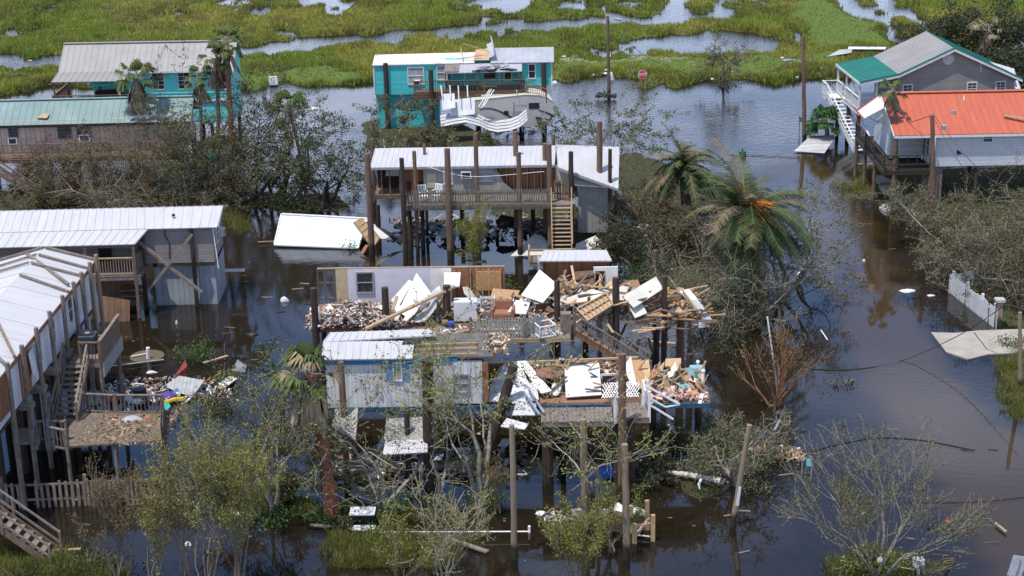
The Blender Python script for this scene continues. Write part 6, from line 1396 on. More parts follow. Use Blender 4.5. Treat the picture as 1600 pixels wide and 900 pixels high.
def date_palm(base, crown, label, seed=1, R=3.2, nf=46, fruit=0, trunk_r=.32, wind=(.25, .1, 0)):
    b = P(base[0], base[1], 0); c = PY(crown[0], crown[1], b.y) - b; rg = rnd(seed); rs = np.random.RandomState(seed)
    T = empty('date_palm', b, 0, label, 'palm tree'); m = MB()
    m.tube([Vector((0, 0, -.3)), Vector((c.x * .3, c.y * .3, c.z * .4)), c], [trunk_r * 1.2, trunk_r, trunk_r * 1.1], 12); m.build('trunk', PALMGR, T)
    Q = []; C = []; st = MB(); W = Vector(wind); pal = [(.045, .075, .026), (.06, .09, .03), (.03, .055, .02), (.10, .105, .04)]
    for i in range(nf):
        a = rg.uniform(0, 6.28); e = rg.uniform(-.5, 1.25); d = Vector((math.cos(a) * math.cos(e), math.sin(a) * math.cos(e), math.sin(e)))
        L0 = R * rg.uniform(.6, 1.15); pts = [c.copy()]; dd = (d + W * .4).normalized(); q = c.copy(); ns = 9
        for k in range(ns): dd = (dd + Vector((rg.gauss(0, .08), rg.gauss(0, .08), -.15 - .06 * math.cos(e))) + W * .05).normalized(); q = q + dd * L0 / ns; q.z = max(q.z, .1); pts.append(q.copy())
        st.tube(pts, [.035 * (1 - j / (ns + 2)) for j in range(ns + 1)], 4, cap=False); col = pal[rg.randrange(4)] if rg.random() > .16 else (.20, .15, .085)
        for k in range(44):
            u = .12 + .86 * k / 44; i0 = min(int(u * ns), ns - 1); p = pts[i0].lerp(pts[i0 + 1], u * ns - i0); t = (pts[i0 + 1] - pts[i0]).normalized()
            sd = t.cross(Vector((0, 0, 1))); sd = sd.normalized() if sd.length > .01 else Vector((1, 0, 0)); l = R * .17 * (1 - .5 * abs(u - .4) * 1.6) * rg.uniform(.8, 1.15)
            for s_ in (-1, 1):
                dv = (sd * s_ + t * .75 + Vector((0, 0, -.25 + rg.gauss(0, .15)))).normalized(); w = t * .032
                Q.append([p - w, p + w, p + dv * l + w * .3, p + dv * l - w * .3]); C.append(col)
    st.build('frond_stems', mat('yellow_green_stem', (.22, .22, .07), (.15, .16, .05)), T)
    Q = np.array([[tuple(v) for v in q] for q in Q]); C = np.array(C) * rs.uniform(.7, 1.3, (len(C), 1)); quads_mesh('crown', Q, C, LEAF, T)
    for i in range(fruit):
        a = rg.uniform(3.4, 6.0); d = Vector((math.cos(a) * .55, math.sin(a) * .75, 0)); m = MB()
        p0 = c + Vector((0, 0, .25)); 
        for k in range(26):
            dv = d * rg.uniform(.7, 1.5) + Vector((rg.gauss(0, .2), rg.gauss(0, .2), rg.uniform(-.5, .45))); m.tube([p0, p0 + dv * .9 + Vector((0, 0, .35)), p0 + dv * 1.7], [.015, .035, .04], 4, cap=False)
        m.build('fruit_stalks', ORANGEF, T)
    return T

TR = tree
# left back group
B_ = dict(bark=BARKBR, pal=BROWNL, leaf=.10, per=7, lspread=.16, nb=(2, 4), spr=.62, up=.0, tilt=.9, stems=4, depth=4)
TR((95, 322), 215, 'brown tangled fallen tree in front of the tan cabin, nearest the left edge', seed=2, **B_)
TR((165, 326), 190, 'brown tangled fallen tree with pale limbs before the middle of the tan cabin', seed=3, **B_)
TR((235, 324), 172, 'brown tangled fallen tree before the right half of the tan cabin', seed=4, **B_)
TR((300, 326), 182, 'tangled olive tree left of the tall palms, above the white roof', seed=5, **dict(B_, pal=OLIVE, per=5))
TR((200, 330), 240, 'low pale limbed fallen tree just above the long white roof', seed=6, **dict(B_, bark=BARK, per=2))
TR((60, 330), 260, 'low olive shrub tree beside the cabin stairs at the left edge', seed=7, **dict(B_, pal=OLIVE))
TR((345, 312), 130, 'tall dark trunked tree among the tall palms right of the back left teal house', seed=8, r=.19, hscale=1.15, bark=BARKDK, pal=OLIVEDK + BROWNL[:1], stems=3, per=5, tilt=.4, leaf=.14, spr=.5)
TR((328, 322), 165, 'dense olive tree at the foot of the tall palms before the teal wall', seed=31, r=.16, hscale=1.1, bark=BARKDK, pal=OLIVE, stems=4, per=8, leaf=.14, tilt=.5, spr=.5)
TR((372, 318), 175, 'dense dark tree between the tallest palm and the curving trunk', seed=32, r=.16, hscale=1.1, bark=BARKDK, pal=OLIVE, stems=4, per=6, leaf=.14, tilt=.5, spr=.5)
TR((425, 318), 160, 'leafy dark tree rising beside the curving trunk over the water', seed=33, r=.16, hscale=1.1, bark=BARKDK, pal=OLIVE, stems=3, per=5, leaf=.14, tilt=.45, spr=.5)
TR((395, 318), 150, 'dark tree with trunk curving right behind the green spit', seed=9, r=.19, hscale=1.15, bark=BARKDK, pal=OLIVE, stems=3, per=5, tilt=.35, lean=(.25, 0), leaf=.14)
TR((455, 316), 190, 'dark leafy tree standing in water left of the floating white shed top', seed=10, r=.19, hscale=1.15, bark=BARKDK, pal=OLIVEDK + OLIVE[:1], stems=3, per=7, leaf=.15, spr=.55, tilt=.6)
TR((515, 318), 185, 'thin dark leafed tree right of the leaning palm, left of the centre home', seed=11, r=.19, hscale=1.15, bark=BARKDK, pal=OLIVEDK + OLIVE[:1], stems=3, per=6, leaf=.15, spr=.6, tilt=.7)
TR((500, 330), 235, 'low sprawling tree whose branches reach the first brown pile of the centre home', seed=12, r=.19, hscale=1.15, bark=BARKDK, pal=OLIVE, stems=3, per=5, leaf=.14, spr=.6, tilt=.9, lean=(.3, 0))
TR((372, 330), 215, 'bare dark limbed tree at the end of the white-roofed house', seed=13, bark=BARKDK, pal=BROWNL, stems=3, per=3, tilt=.6)
TR((605, 244), 132, 'olive leafed tree in front of the left wall of the rusted roof teal house', seed=14, hscale=.85, bark=BARK, pal=OLIVE, stems=3, per=6, leaf=.15, tilt=.6, spr=.55)
TR((650, 246), 165, 'olive leafed tree between teal house and centre home, under the white panels', seed=15, hscale=.75, bark=BARK, pal=OLIVE + BROWNL[:1], stems=3, per=5, leaf=.15, tilt=.7, spr=.55)
TR((705, 246), 155, 'grey limbed tree in front of the white panels and the camper', seed=16, hscale=.75, bark=BARK, pal=OLIVE, stems=3, per=4, leaf=.14, tilt=.8, spr=.6)
TR((760, 246), 200, 'low leafy tree below the bent white awning sheet', seed=17, hscale=.75, bark=BARK, pal=OLIVE, stems=3, per=5, leaf=.14, tilt=.9, spr=.6)
TR((962, 335), 155, 'broad grey green tree with sparse leaves right of the tallest brown pile', seed=18, bark=BARK, pal=[(.11, .125, .06), (.085, .10, .045), (.14, .15, .08)], stems=5, per=9, leaf=.15, tilt=.5, spr=.52)
TR((1005, 345), 250, 'brown tangled tree below the first date palm beside the collapsed roof', seed=19, **dict(B_, lean=(-.2, 0)))
TR((1080, 372), 285, 'brown twiggy tangle between the two date palms', seed=20, **B_)
TR((1010, 430), 330, 'olive bush tree behind the right end of the wrecked house', seed=21, **dict(B_, pal=OLIVEDK, per=6, leaf=.14))
TR((1090, 480), 345, 'grey twiggy fallen tree under the left side of the big date palm', seed=22, **dict(B_, bark=BARK, per=3))
TR((1160, 500), 370, 'grey twiggy fallen tree directly beneath the big date palm', seed=23, **dict(B_, bark=BARK, per=4, pal=OLIVE))
TR((1130, 515), 420, 'low dark branches hanging to the water under the big date palm', seed=24, **dict(B_, pal=OLIVEDK, per=4))
TR((1215, 470), 300, 'thin tree with drooping grey limbs right of the big date palm', seed=25, bark=BARK, pal=OLIVE, stems=3, per=4, leaf=.13, tilt=.6, lean=(.35, 0), spr=.55)
TR((1240, 440), 285, 'slender leafy tree leaning over the flooded road beside the utility pole reflection', seed=26, bark=BARK, pal=OLIVE, stems=2, per=4, leaf=.13, tilt=.3, lean=(.45, 0), spr=.5)
TR((1130, 134), 52, 'small thin tree standing on the far bank right of the stop sign', seed=27, bark=BARK, pal=[(.15, .12, .06), (.12, .12, .05)], stems=3, per=3, leaf=.16, tilt=.35, name='thin_tree')
# right mass
for i, (bx, by, ty, lb, kw) in enumerate([(1478, 372, 280, 'brown tangled fallen tree nearest the palm at the white house', {}), (1490, 392, 262, 'brown green tangle in front of the white house wall', dict(pal=OLIVE)), (1555, 400, 225, 'leafy olive fallen tree at the right edge in front of the white house', dict(pal=OLIVE, per=6)),
        (1600, 420, 235, 'dense olive tree cut by the right edge above the white picket fence', dict(pal=OLIVE, per=6)), (1500, 435, 330, 'low grey limbed tangle at the water edge left of the white picket fence', dict(bark=BARK)), (1530, 452, 340, 'brown tangle right above the white picket fence', dict(bark=BARK)), (1590, 480, 350, 'dark tangle behind the white picket fence at the right edge', dict(pal=OLIVEDK, per=5)), (1440, 350, 285, 'small olive tree beside the porch posts of the white house', dict(pal=OLIVE, stems=3))]):
    TR((bx, by), ty, lb, seed=40 + i, **dict(dict(B_, leaf=.11, per=4, bark=BARK if i % 2 else BARKBR, r=.14), **kw))
for i, (bx, by, ty, lb) in enumerate([(1495, 118, 12, 'dense grey green tree behind the ridge of the grey house'), (1470, 110, 40, 'bushy tree nearest the back canal behind the grey house'), (1530, 116, 2, 'tall dark tree left of the dead palm behind the grey house'), (1590, 124, 20, 'brown dense tree at the top right edge behind the grey house'), (1575, 140, 70, 'lower brown tree right of the dead palm at the right edge')]):
    TR((bx, by), ty, lb, seed=60 + i, bark=BARKDK, pal=OLIVEDK + [(.09, .085, .04)], stems=4, per=9, leaf=.24, lspread=.45, tilt=.7, spr=.6, name='dense_tree')
# palms
fan_palm((362, 318), (353, 68), 'tallest windblown fan palm at the right end of the back left teal house', seed=1, R=1.35, nf=22, bark=PALMRED, dead=10, r=.2)
fan_palm((338, 316), (338, 92), 'second fan palm just left of the tallest one with hanging dead leaves', seed=2, R=1.3, nf=20, dead=16, r=.16)
fan_palm((312, 310), (311, 122), 'shorter fan palm in front of the rightmost teal house window', seed=3, R=1.1, nf=16, dead=12, r=.14)
fan_palm((215, 300), (213, 122), 'fan palm with a brown skirt at the corner of the teal porch', seed=4, R=1.5, nf=24, dead=20, r=.17)
fan_palm((480, 310), (452, 172), 'small leaning fan palm among the dark trees over the water', seed=5, R=1.5, nf=18, dead=3, r=.12, pal=((.08, .13, .035), (.11, .15, .04)))
fan_palm((1400, 322), (1396, 140), 'thin battered palm standing in front of the coral roof', seed=6, R=.95, nf=16, dead=14, r=.13, wind=(.1, 0, -.3))
fan_palm((1540, 128), (1544, 48), 'dead straw coloured palm behind the grey house at the top right', seed=7, R=1.5, nf=14, dead=20, pal=((.30, .25, .15), (.2, .17, .1)), wind=(-.4, 0, .1), r=.18, name='dead_palm')
fan_palm((520, 806), (482, 585), 'leaning palm with a red brown trunk and hanging dead leaves in front of the trailer', seed=8, R=1.45, nf=24, bark=PALMRED, dead=70, r=.27, wind=(-.3, -.1, -.1), sweep=.3, deadpal=((.55, .43, .28), (.42, .31, .2), (.3, .22, .14)), pal=((.10, .13, .04), (.07, .10, .03), (.30, .24, .13), (.24, .20, .10)))
fan_palm((1290, 222), (1290, 190), 'low dark green palm bush at the foot of the white stairs', seed=9, R=1.5, nf=40, dead=0, r=.2, pal=((.03, .08, .02), (.04, .10, .025)), wind=(0, 0, 0), name='palm_bush')
date_palm((1072, 345), (1070, 262), 'smaller date palm behind the collapsed roof corner of the centre home', seed=3, R=3.5, nf=64)
date_palm((1185, 485), (1168, 338), 'big date palm with orange fruit stalks in the middle right', seed=5, R=4.5, nf=96, fruit=3, wind=(.3, .1, 0))
# foreground
W_ = dict(bark=BARKBR, pal=WILLOW, leaf=.10, per=8, lspread=.09, spr=.27, up=.16, tilt=.2, wob=.12, asp=.28, r=.055, hscale=.85, low=True, name='willow_shrub', cat='shrub')
TR((325, 912), 660, 'tall yellow green willow shrub left of centre at the bottom', seed=70, stems=6, depth=4, **dict(W_, per=6, tilt=.15))
TR((372, 915), 745, 'yellow green willow shrub just right of the tallest one at the bottom', seed=71, stems=5, depth=4, **W_)
TR((290, 900), 715, 'thin willow shrub in front of the picket fence right end', seed=72, stems=4, depth=4, **dict(W_, per=4))
TR((190, 915), 745, 'brownish thin willow shrub in front of the picket fence middle', seed=73, stems=5, depth=4, **dict(W_, pal=REDDRY, per=3))
TR((240, 925), 770, 'low twiggy willow at the bottom left of the tall one', seed=74, stems=4, depth=3, **dict(W_, pal=REDDRY + WILLOW))
TR((905, 925), 800, 'willow shrub around the feet of the thin grey pole at the bottom', seed=75, stems=7, depth=3, **W_)
TR((955, 860), 775, 'small yellow willow between the two thin poles at the bottom', seed=76, stems=5, depth=3, **W_)
TR((738, 432), 335, 'yellow green willow shrub in front of the centre home deck', seed=77, stems=6, depth=4, **dict(W_, per=6))
TR((620, 920), 810, 'reddish twiggy willow at the bottom left of the white pipes', seed=78, stems=6, depth=3, **dict(W_, per=4))
TR((690, 925), 745, 'bare pale limbed shrub at the bottom right of the white pipes', seed=79, stems=4, depth=4, **dict(W_, bark=BARK, per=2, spr=.5))
TR((780, 800), 720, 'reddish thin shrub standing by the bright green bush under the trailer', seed=80, stems=4, depth=3, **dict(W_, pal=REDDRY, per=3))
TR((430, 800), 610, 'grey barked tree with olive leaves left of the leaning red palm', seed=81, bark=BARK, pal=OLIVE + WILLOW[:1], stems=3, per=5, leaf=.13, tilt=.35, spr=.45)
TR((388, 780), 660, 'leafy tree at the water behind the willows, left of the grey barked tree', seed=82, bark=BARK, pal=OLIVE, stems=3, per=5, leaf=.13, tilt=.45, spr=.45)
TR((405, 690), 545, 'slim dark green tree standing in water right of the debris raft', seed=83, bark=BARKDK, pal=OLIVEDK + GREENL[:1], stems=2, per=8, leaf=.12, tilt=.25, spr=.45, depth=3)
TR((455, 770), 700, 'low olive tree close behind the leaning red palm trunk', seed=84, bark=BARK, pal=OLIVE, stems=3, per=5, leaf=.12, tilt=.5, spr=.5)
TR((595, 800), 560, 'grey broken tree with curving limbs in front of the trailer window', seed=85, bark=BARK, pal=OLIVE + WILLOW[:2], stems=3, per=3, leaf=.12, tilt=.5, spr=.5, wob=.22, r=.13)
TR((750, 792), 545, 'large grey limbed tree with yellow green tips leaning left across the trailer', seed=86, bark=BARK, pal=WILLOW, stems=3, per=4, leaf=.12, tilt=.3, lean=(-.28, 0), spr=.42, wob=.2, r=.17)
TR((690, 780), 600, 'thin grey tree between the dark piles and the trailer window', seed=87, bark=BARK, pal=WILLOW, stems=2, per=3, leaf=.12, tilt=.35, spr=.45)
TR((575, 772), 680, 'low olive shrub tree under the left end of the trailer', seed=88, bark=BARK, pal=OLIVE, stems=4, per=5, leaf=.12, tilt=.7, spr=.55, depth=3)
TR((648, 776), 655, 'low olive shrub tree under the middle of the trailer', seed=89, bark=BARK, pal=OLIVE, stems=4, per=5, leaf=.12, tilt=.7, spr=.55, depth=3)
TR((923, 805), 560, 'pale grey slender tree with sparse leaves in front of the grey deck', seed=90, bark=BARK, pal=WILLOW[:2] + OLIVE[:1], stems=2, per=3, leaf=.12, tilt=.22, spr=.42)
FT = dict(bark=BARK, pal=OLIVE, leaf=.12, per=3, wob=.18)
TR((1160, 760), 645, 'grey fallen tree with bare limbs right of the trailer', seed=91, stems=3, tilt=.5, lean=(-.9, 0), spr=.5, r=.2, **FT)
TR((1120, 735), 640, 'olive leafed fallen crown beyond the grey limbs right of the trailer', seed=92, stems=4, tilt=.9, spr=.6, **dict(FT, per=5))
TR((1060, 705), 630, 'leafy branches hanging around the fallen white rail', seed=93, stems=4, tilt=.9, lean=(.2, 0), spr=.6, **dict(FT, per=5))
TR((1180, 700), 612, 'bare pale twigs fanning out at the right of the trailer', seed=94, stems=4, tilt=.8, spr=.55, **dict(FT, per=1))
TR((1040, 742), 672, 'dark leafy branches trailing in the water under the small platform', seed=95, stems=4, tilt=1.1, spr=.6, **dict(FT, pal=OLIVEDK, per=4))
TR((1208, 634), 535, 'orange brown twiggy bush beside the leaning white pipe', seed=96, stems=8, depth=3, bark=BARKRED, pal=REDDRY, per=1, leaf=.1, tilt=.45, spr=.3, up=.12, name='twiggy_bush', cat='bush')
TR((1372, 905), 660, 'wide bare limbed tree with sparse yellow leaves at the bottom right', seed=97, stems=7, depth=4, hscale=.75, rmin=.009, bark=BARK, pal=[(.15, .13, .05), (.11, .115, .04), (.09, .09, .035)], per=3, leaf=.10, tilt=.6, spr=.33, up=.1, r=.09, asp=.35, nb=(2, 4))
# green bushes
for i, (bx, by, w_, h_, lb, pal_, n_) in enumerate([(305, 562, 66, 1.3, 'bright green bush beside the red board of the debris raft', GREENL, 900), (352, 600, 50, .8, 'yellow green bush in the debris raft', WILLOW, 500), (345, 640, 80, .9, 'olive bush below the debris raft', OLIVE, 700), (618, 806, 46, .9, 'dark green bush under the trailer, right of the fallen palm', GREENL, 700), (765, 790, 60, .9, 'bright green bush at the foot of the large grey limbed tree', GREENL, 900),
        (590, 842, 44, .7, 'dark green bush right below the white box', GREENL, 500), (420, 812, 110, .35, 'low bright grass tuft left of the fallen palm base', GREENL, 900), (520, 812, 110, .4, 'low green growth around the fallen palm base', GREENL, 700), (540, 826, 34, .5, 'small pale leafed bush left of the white box', OLIVE, 400), (1362, 905, 90, 1.6, 'green bush at the foot of the wide bottom right tree', WILLOW + GREENL, 1400),
        (1178, 768, 60, .6, 'brown green bush at the foot of the leaning grey pole', OLIVE, 500), (1135, 135, 40, .7, 'green bush around the foot of the thin far tree', OLIVE, 400), (978, 392, 60, 1.2, 'dark green bush right of the cream sheet', OLIVEDK, 700), (1010, 440, 70, 1.3, 'green bush behind the splintered timbers', GREENL, 900), (740, 455, 90, 1.3, 'green bush behind the refrigerator, at the back wall of the wreck', OLIVEDK + GREENL[:1], 1000),
        (785, 460, 60, 1.2, 'green bush left of the big white tipped square sheet', GREENL, 700), (550, 388, 30, .4, 'small leafy branch floating at the foot of the white shed', GREENL, 200), (150, 895, 120, .9, 'dark green bush at the foot of the bottom left stairs', OLIVEDK + GREENL[:1], 900), (60, 905, 120, .6, 'low dark growth under the bottom left stairs', OLIVEDK, 600), (1420, 305, 60, .6, 'low olive growth beside the concrete pads', OLIVE, 400),
        (1215, 715, 60, .4, 'scrubby reddish twig pile right of the leaning grey pole', REDDRY, 400), (1315, 600, 50, .5, 'sparse green sprigs standing in the open water right of the orange twigs', OLIVEDK, 60), (1590, 540, 60, .5, 'green growth along the concrete slab edge', GREENL, 500), (900, 250, 60, 1.2, 'olive bush right of the camper wreckage behind the centre roof', OLIVE, 500), (1045, 745, 120, .4, 'brown green brush raft under the leaning pipe', BROWNL, 700)]):
    bush((bx, by), w_, h_, lb, pal=pal_, n=n_, seed=100 + i)
# ================================================================ poles, wires, fences, signs, loose things
def pole(px, py, top, label, r=.13, m=PILEGR, name='wooden_pole', cat='pole', lean_to=None, group=None):
    b = P(px, py, 0); t = PY(lean_to if lean_to else px - .0192 * (py - top), top, b.y); rg = rnd(int(px)); pts = []; rr = []
    for i in range(9):
        u = i / 8; q = (b + Vector((0, 0, -.9))).lerp(t, u); pts.append(q - b + Vector((rg.uniform(-.015, .015), 0, 0))); rr.append(r * (1.12 - .24 * u) * rg.uniform(.97, 1.03))
    T = MB().tube(pts, rr, 12).build(name, m); T.location = b; return tag(T, label, cat, group), t, b
def lamp_arm(T, t, b, dx, dz):
    q = t - b + Vector((0, 0, dz)); m = MB().tube([q, q + Vector((dx * .5, -.1, .25)), q + Vector((dx, -.15, .28))], .03, 6); m.build('lamp_arm', GREYMET, T)
    MB().tube([q + Vector((dx - .25 * (dx / abs(dx)), -.15, .28)), q + Vector((dx + .3 * (dx / abs(dx)), -.15, .2))], [.07, .13], 8).build('lamp_head', GREYMET, T)
p1, t1, b1 = pole(952, 151, 25, 'tall utility pole with a small lamp, standing in open water right of the camper', .14, PILE, 'utility_pole', 'utility pole'); lamp_arm(p1, t1, b1, .75, -.5)
p2, t2, b2 = pole(1258, 222, 56, 'tall dark utility pole with a lamp arm, left of the grey house', .15, PILE, 'utility_pole', 'utility pole'); lamp_arm(p2, t2, b2, -1.1, -2.0)
p3, t3, b3 = pole(1460, 345, 180, 'brown utility pole in front of the coral roof', .15, PILE, 'utility_pole', 'utility pole')
MB().box(.05, .35, -.2, .1, 5.9, 6.2).build('insulator_bracket', GREYMET, p3)
p4, t4, b4 = pole(1596, 612, 488, 'thin grey post at the right edge beside the concrete slab', .1)
pole(804, 872, 664, 'thin weathered pole standing alone in the water at the bottom, left of the others', .12)
pole(915, 845, 655, 'weathered pole with a willow around its foot at the bottom', .15)
pole(980, 872, 694, 'weathered pole beside the new timber frame at the bottom', .14); pole(925, 828, 768, 'short dark pile stub beside the thin white pipe', .15, PILEDK, 'pile_stub', 'pile')
pole(1140, 822, 664, 'grey pole leaning to the right past the fallen tree', .12, lean_to=1171)
m_ = MB().slab([PY(1149, 789, P(1140, 822).y - .2), PY(1154, 760, P(1140, 822).y - .2), PY(1158, 761, P(1140, 822).y - .2), PY(1154, 790, P(1140, 822).y - .2)], .05); tag(m_.build('pole_sign', WHITE), 'narrow white strip fixed to the leaning grey pole', 'strip')
o = MB().tube([P(1216, 622, -.2), PY(1208, 560, P(1216, 622).y), PY(1199, 495, P(1216, 622).y)], .04, 8).build('leaning_pipe', PVC); tag(o, 'thin pale pipe standing slanted behind the orange brown twigs', 'pipe')
for i, (x, y0, y1) in enumerate(((1254, 745, 713), (1269, 745, 713))): pole(x, y0, y1, ['thin sign post left of the pair standing in the water right of the leaning pole', 'thin sign post with a small teal plate, right of the pair in the water'][i], .03, GREYMET, 'sign_post', 'post')
tag(MB().slab([PY(1260, 717, P(1262, 745).y), PY(1267, 717, P(1262, 745).y), PY(1267, 728, P(1262, 745).y), PY(1260, 728, P(1262, 745).y)], .03).build('teal_plate', TEALSM), 'small teal plate hanging between the pair of thin posts', 'sign')
# black tangle at the foot of the first pole
c = P(948, 153, .1); m_ = MB(); rg = rnd(9)
for i in range(12): a = rg.uniform(0, 6.28); m_.tube([c + Vector((rg.uniform(-.9, .9), 0, rg.uniform(0, .2))), c + Vector((rg.uniform(-.9, .9), .2, rg.uniform(.1, .6))), c + Vector((rg.uniform(-1, 1), 0, rg.uniform(0, .3)))], .1, 5)
tag(m_.build('tangled_debris', BLACKPL), 'black tangle of debris wrapped round the foot of the lamp pole in open water', 'debris')
def cable(pts, label, r=.022, m=BLACKPL, name='cable'):
    # smooth through points with Catmull-Rom
    out = []; n = len(pts)
    for i in range(n - 1):
        p0, p1_, p2_, p3_ = pts[max(i - 1, 0)], pts[i], pts[i + 1], pts[min(i + 2, n - 1)]
        for k in range(6):
            t = k / 6; out.append(.5 * ((2 * p1_) + (p2_ - p0) * t + (2 * p0 - 5 * p1_ + 4 * p2_ - p3_) * t * t + (3 * p1_ - p0 - 3 * p2_ + p3_) * t ** 3))
    out.append(pts[-1]); return tag(MB().tube(out, r, 5).build(name, m), label, 'cable')
cable([t1 + Vector((0, 0, -.3)), t1.lerp(t2, .33) + Vector((-1, 2, -3.4)), t1.lerp(t2, .7) + Vector((0, 0, -4.2)), t2 + Vector((0, 0, -1.2))], 'slack cable sagging between the two utility poles over open water')
cable([t2 + Vector((0, 0, -.5)), t2.lerp(t3, .35) + Vector((0, 0, -2.6)), t2.lerp(t3, .7) + Vector((0, 0, -2.4)), t3], 'cable sagging from the lamp pole past the grey house to the coral roof pole')
cable([t3, PY(1500, 255, t3.y - 3), PY(1550, 305, t3.y - 7), PY(1612, 345, t3.y - 10)], 'dark cable running from the coral roof pole down to the right edge, lower of two')
cable([t3 + Vector((0, 0, .1)), PY(1515, 250, t3.y - 3), PY(1560, 290, t3.y - 7), PY(1612, 332, t3.y - 10)], 'dark cable running from the coral roof pole down to the right edge, upper of two')
cable([P(1262, 576, .02), P(1310, 578, .02), P(1360, 574, .02), P(1410, 563, .03), PY(1470, 538, P(1420, 560).y - .5), PY(1530, 505, P(1420, 560).y - 1), PY(1612, 445, P(1420, 560).y - 2)], 'dark cable rising out of the water toward the right edge above the concrete slab')
cable([P(1200, 722, .02), P(1225, 716, .02), P(1258, 708, .02), P(1310, 694, .02), P(1370, 684, .02), P(1440, 688, .02), P(1520, 703, .02)], 'dark rope floating in an arc above the wide bare tree', .03)
cable([P(1410, 784, .02), P(1500, 785, .02), P(1560, 781, .02), P(1620, 775, .02)], 'thin dark rope floating right of the wide bare tree')
cable([P(1140, 241, .05), P(1190, 243, .05), P(1250, 246, .05)], 'dark line lying level on the water left of the lamp pole')
cable([PY(640, 250, S.o.y + 3), PY(700, 270, S.o.y + .5), PY(750, 276, S.o.y + .2), PY(850, 268, S.o.y + .4)], 'thin pale wire strung in front of the gutted home wall', .015, PVC)
# stop sign
sb = P(1006, 131, 0); ss = empty('stop_sign', PY(1004, 116.5, sb.y), 0, 'red octagonal STOP sign tilted on its thin post at the far bank', 'road sign'); ss.rotation_euler = (-.05, -.12, 0)
REDS = mat('sign_red', (.55, .03, .04), (.48, .025, .035), rough=.4)
oc = [(math.cos(math.pi / 8 + k * math.pi / 4), math.sin(math.pi / 8 + k * math.pi / 4)) for k in range(8)]; RS = .40
MB().slab([(x * RS, 0, z * RS) for x, z in oc], .02, Vector((0, -1, 0))).build('border', WHITE, ss); MB().slab([(x * RS * .91, -.006, z * RS * .91) for x, z in oc], .004, Vector((0, -1, 0))).build('plate', REDS, ss)
MB().tube([(0, .04, -1.2), (0, .04, .3)], .035, 6).build('post', GREYMET, ss)
cu = bpy.data.curves.new('lettering', 'FONT'); cu.body = 'STOP'; cu.size = .34; cu.align_x = 'CENTER'; cu.align_y = 'CENTER'; cu.offset = .008; cu.extrude = .002
to = bpy.data.objects.new('lettering', cu); COL.objects.link(to); dg = bpy.context.evaluated_depsgraph_get(); me = bpy.data.meshes.new_from_object(to.evaluated_get(dg)); bpy.data.objects.remove(to)
lo_ = bpy.data.objects.new('lettering', me); COL.objects.link(lo_); lo_.parent = ss; lo_.rotation_euler = (math.pi / 2, 0, 0); lo_.location = (0, -.013, 0); me.materials.clear(); me.materials.append(WHITE)

# picket fence at the lower left, with its two panels
fa, fb, fc = P(4, 795, 0), P(134, 790, 0), P(298, 787, 0)
FEN = mat('old_fence_wood', (.25, .20, .155), (.12, .09, .07), scale=3, bump=.4, stain=(.32, .27, .22), stain_scale=1.5)
T = empty('picket_fence', fa, 0, 'old grey brown picket fence standing in the water at the lower left', 'fence')
pickets(T, Vector((0, 0, -.25)), fb - fa + Vector((0, 0, -.25)), 1.42, .235, .125, FEN, 'fence_panel', rnd(11), skip=.08, rails=(.42, .9), wob=.05)
pickets(T, fb - fa + Vector((.15, 0, -.25)), fc - fa + Vector((0, 0, -.25)), 1.48, .185, .12, FEN, 'fence_panel', rnd(12), skip=.07, rails=(.42, .9), wob=.05)
for q in (fa, fb, fc): MB().beam(q - fa + Vector((.05, .1, -.5)), q - fa + Vector((.05, .1, 1.4)), .13, .13, (0, 1, 0)).build('fence_post', FEN, T)
MB().box(-.6, .0, .6, .65, .0, 1.3).build('fence_post', FEN, T)
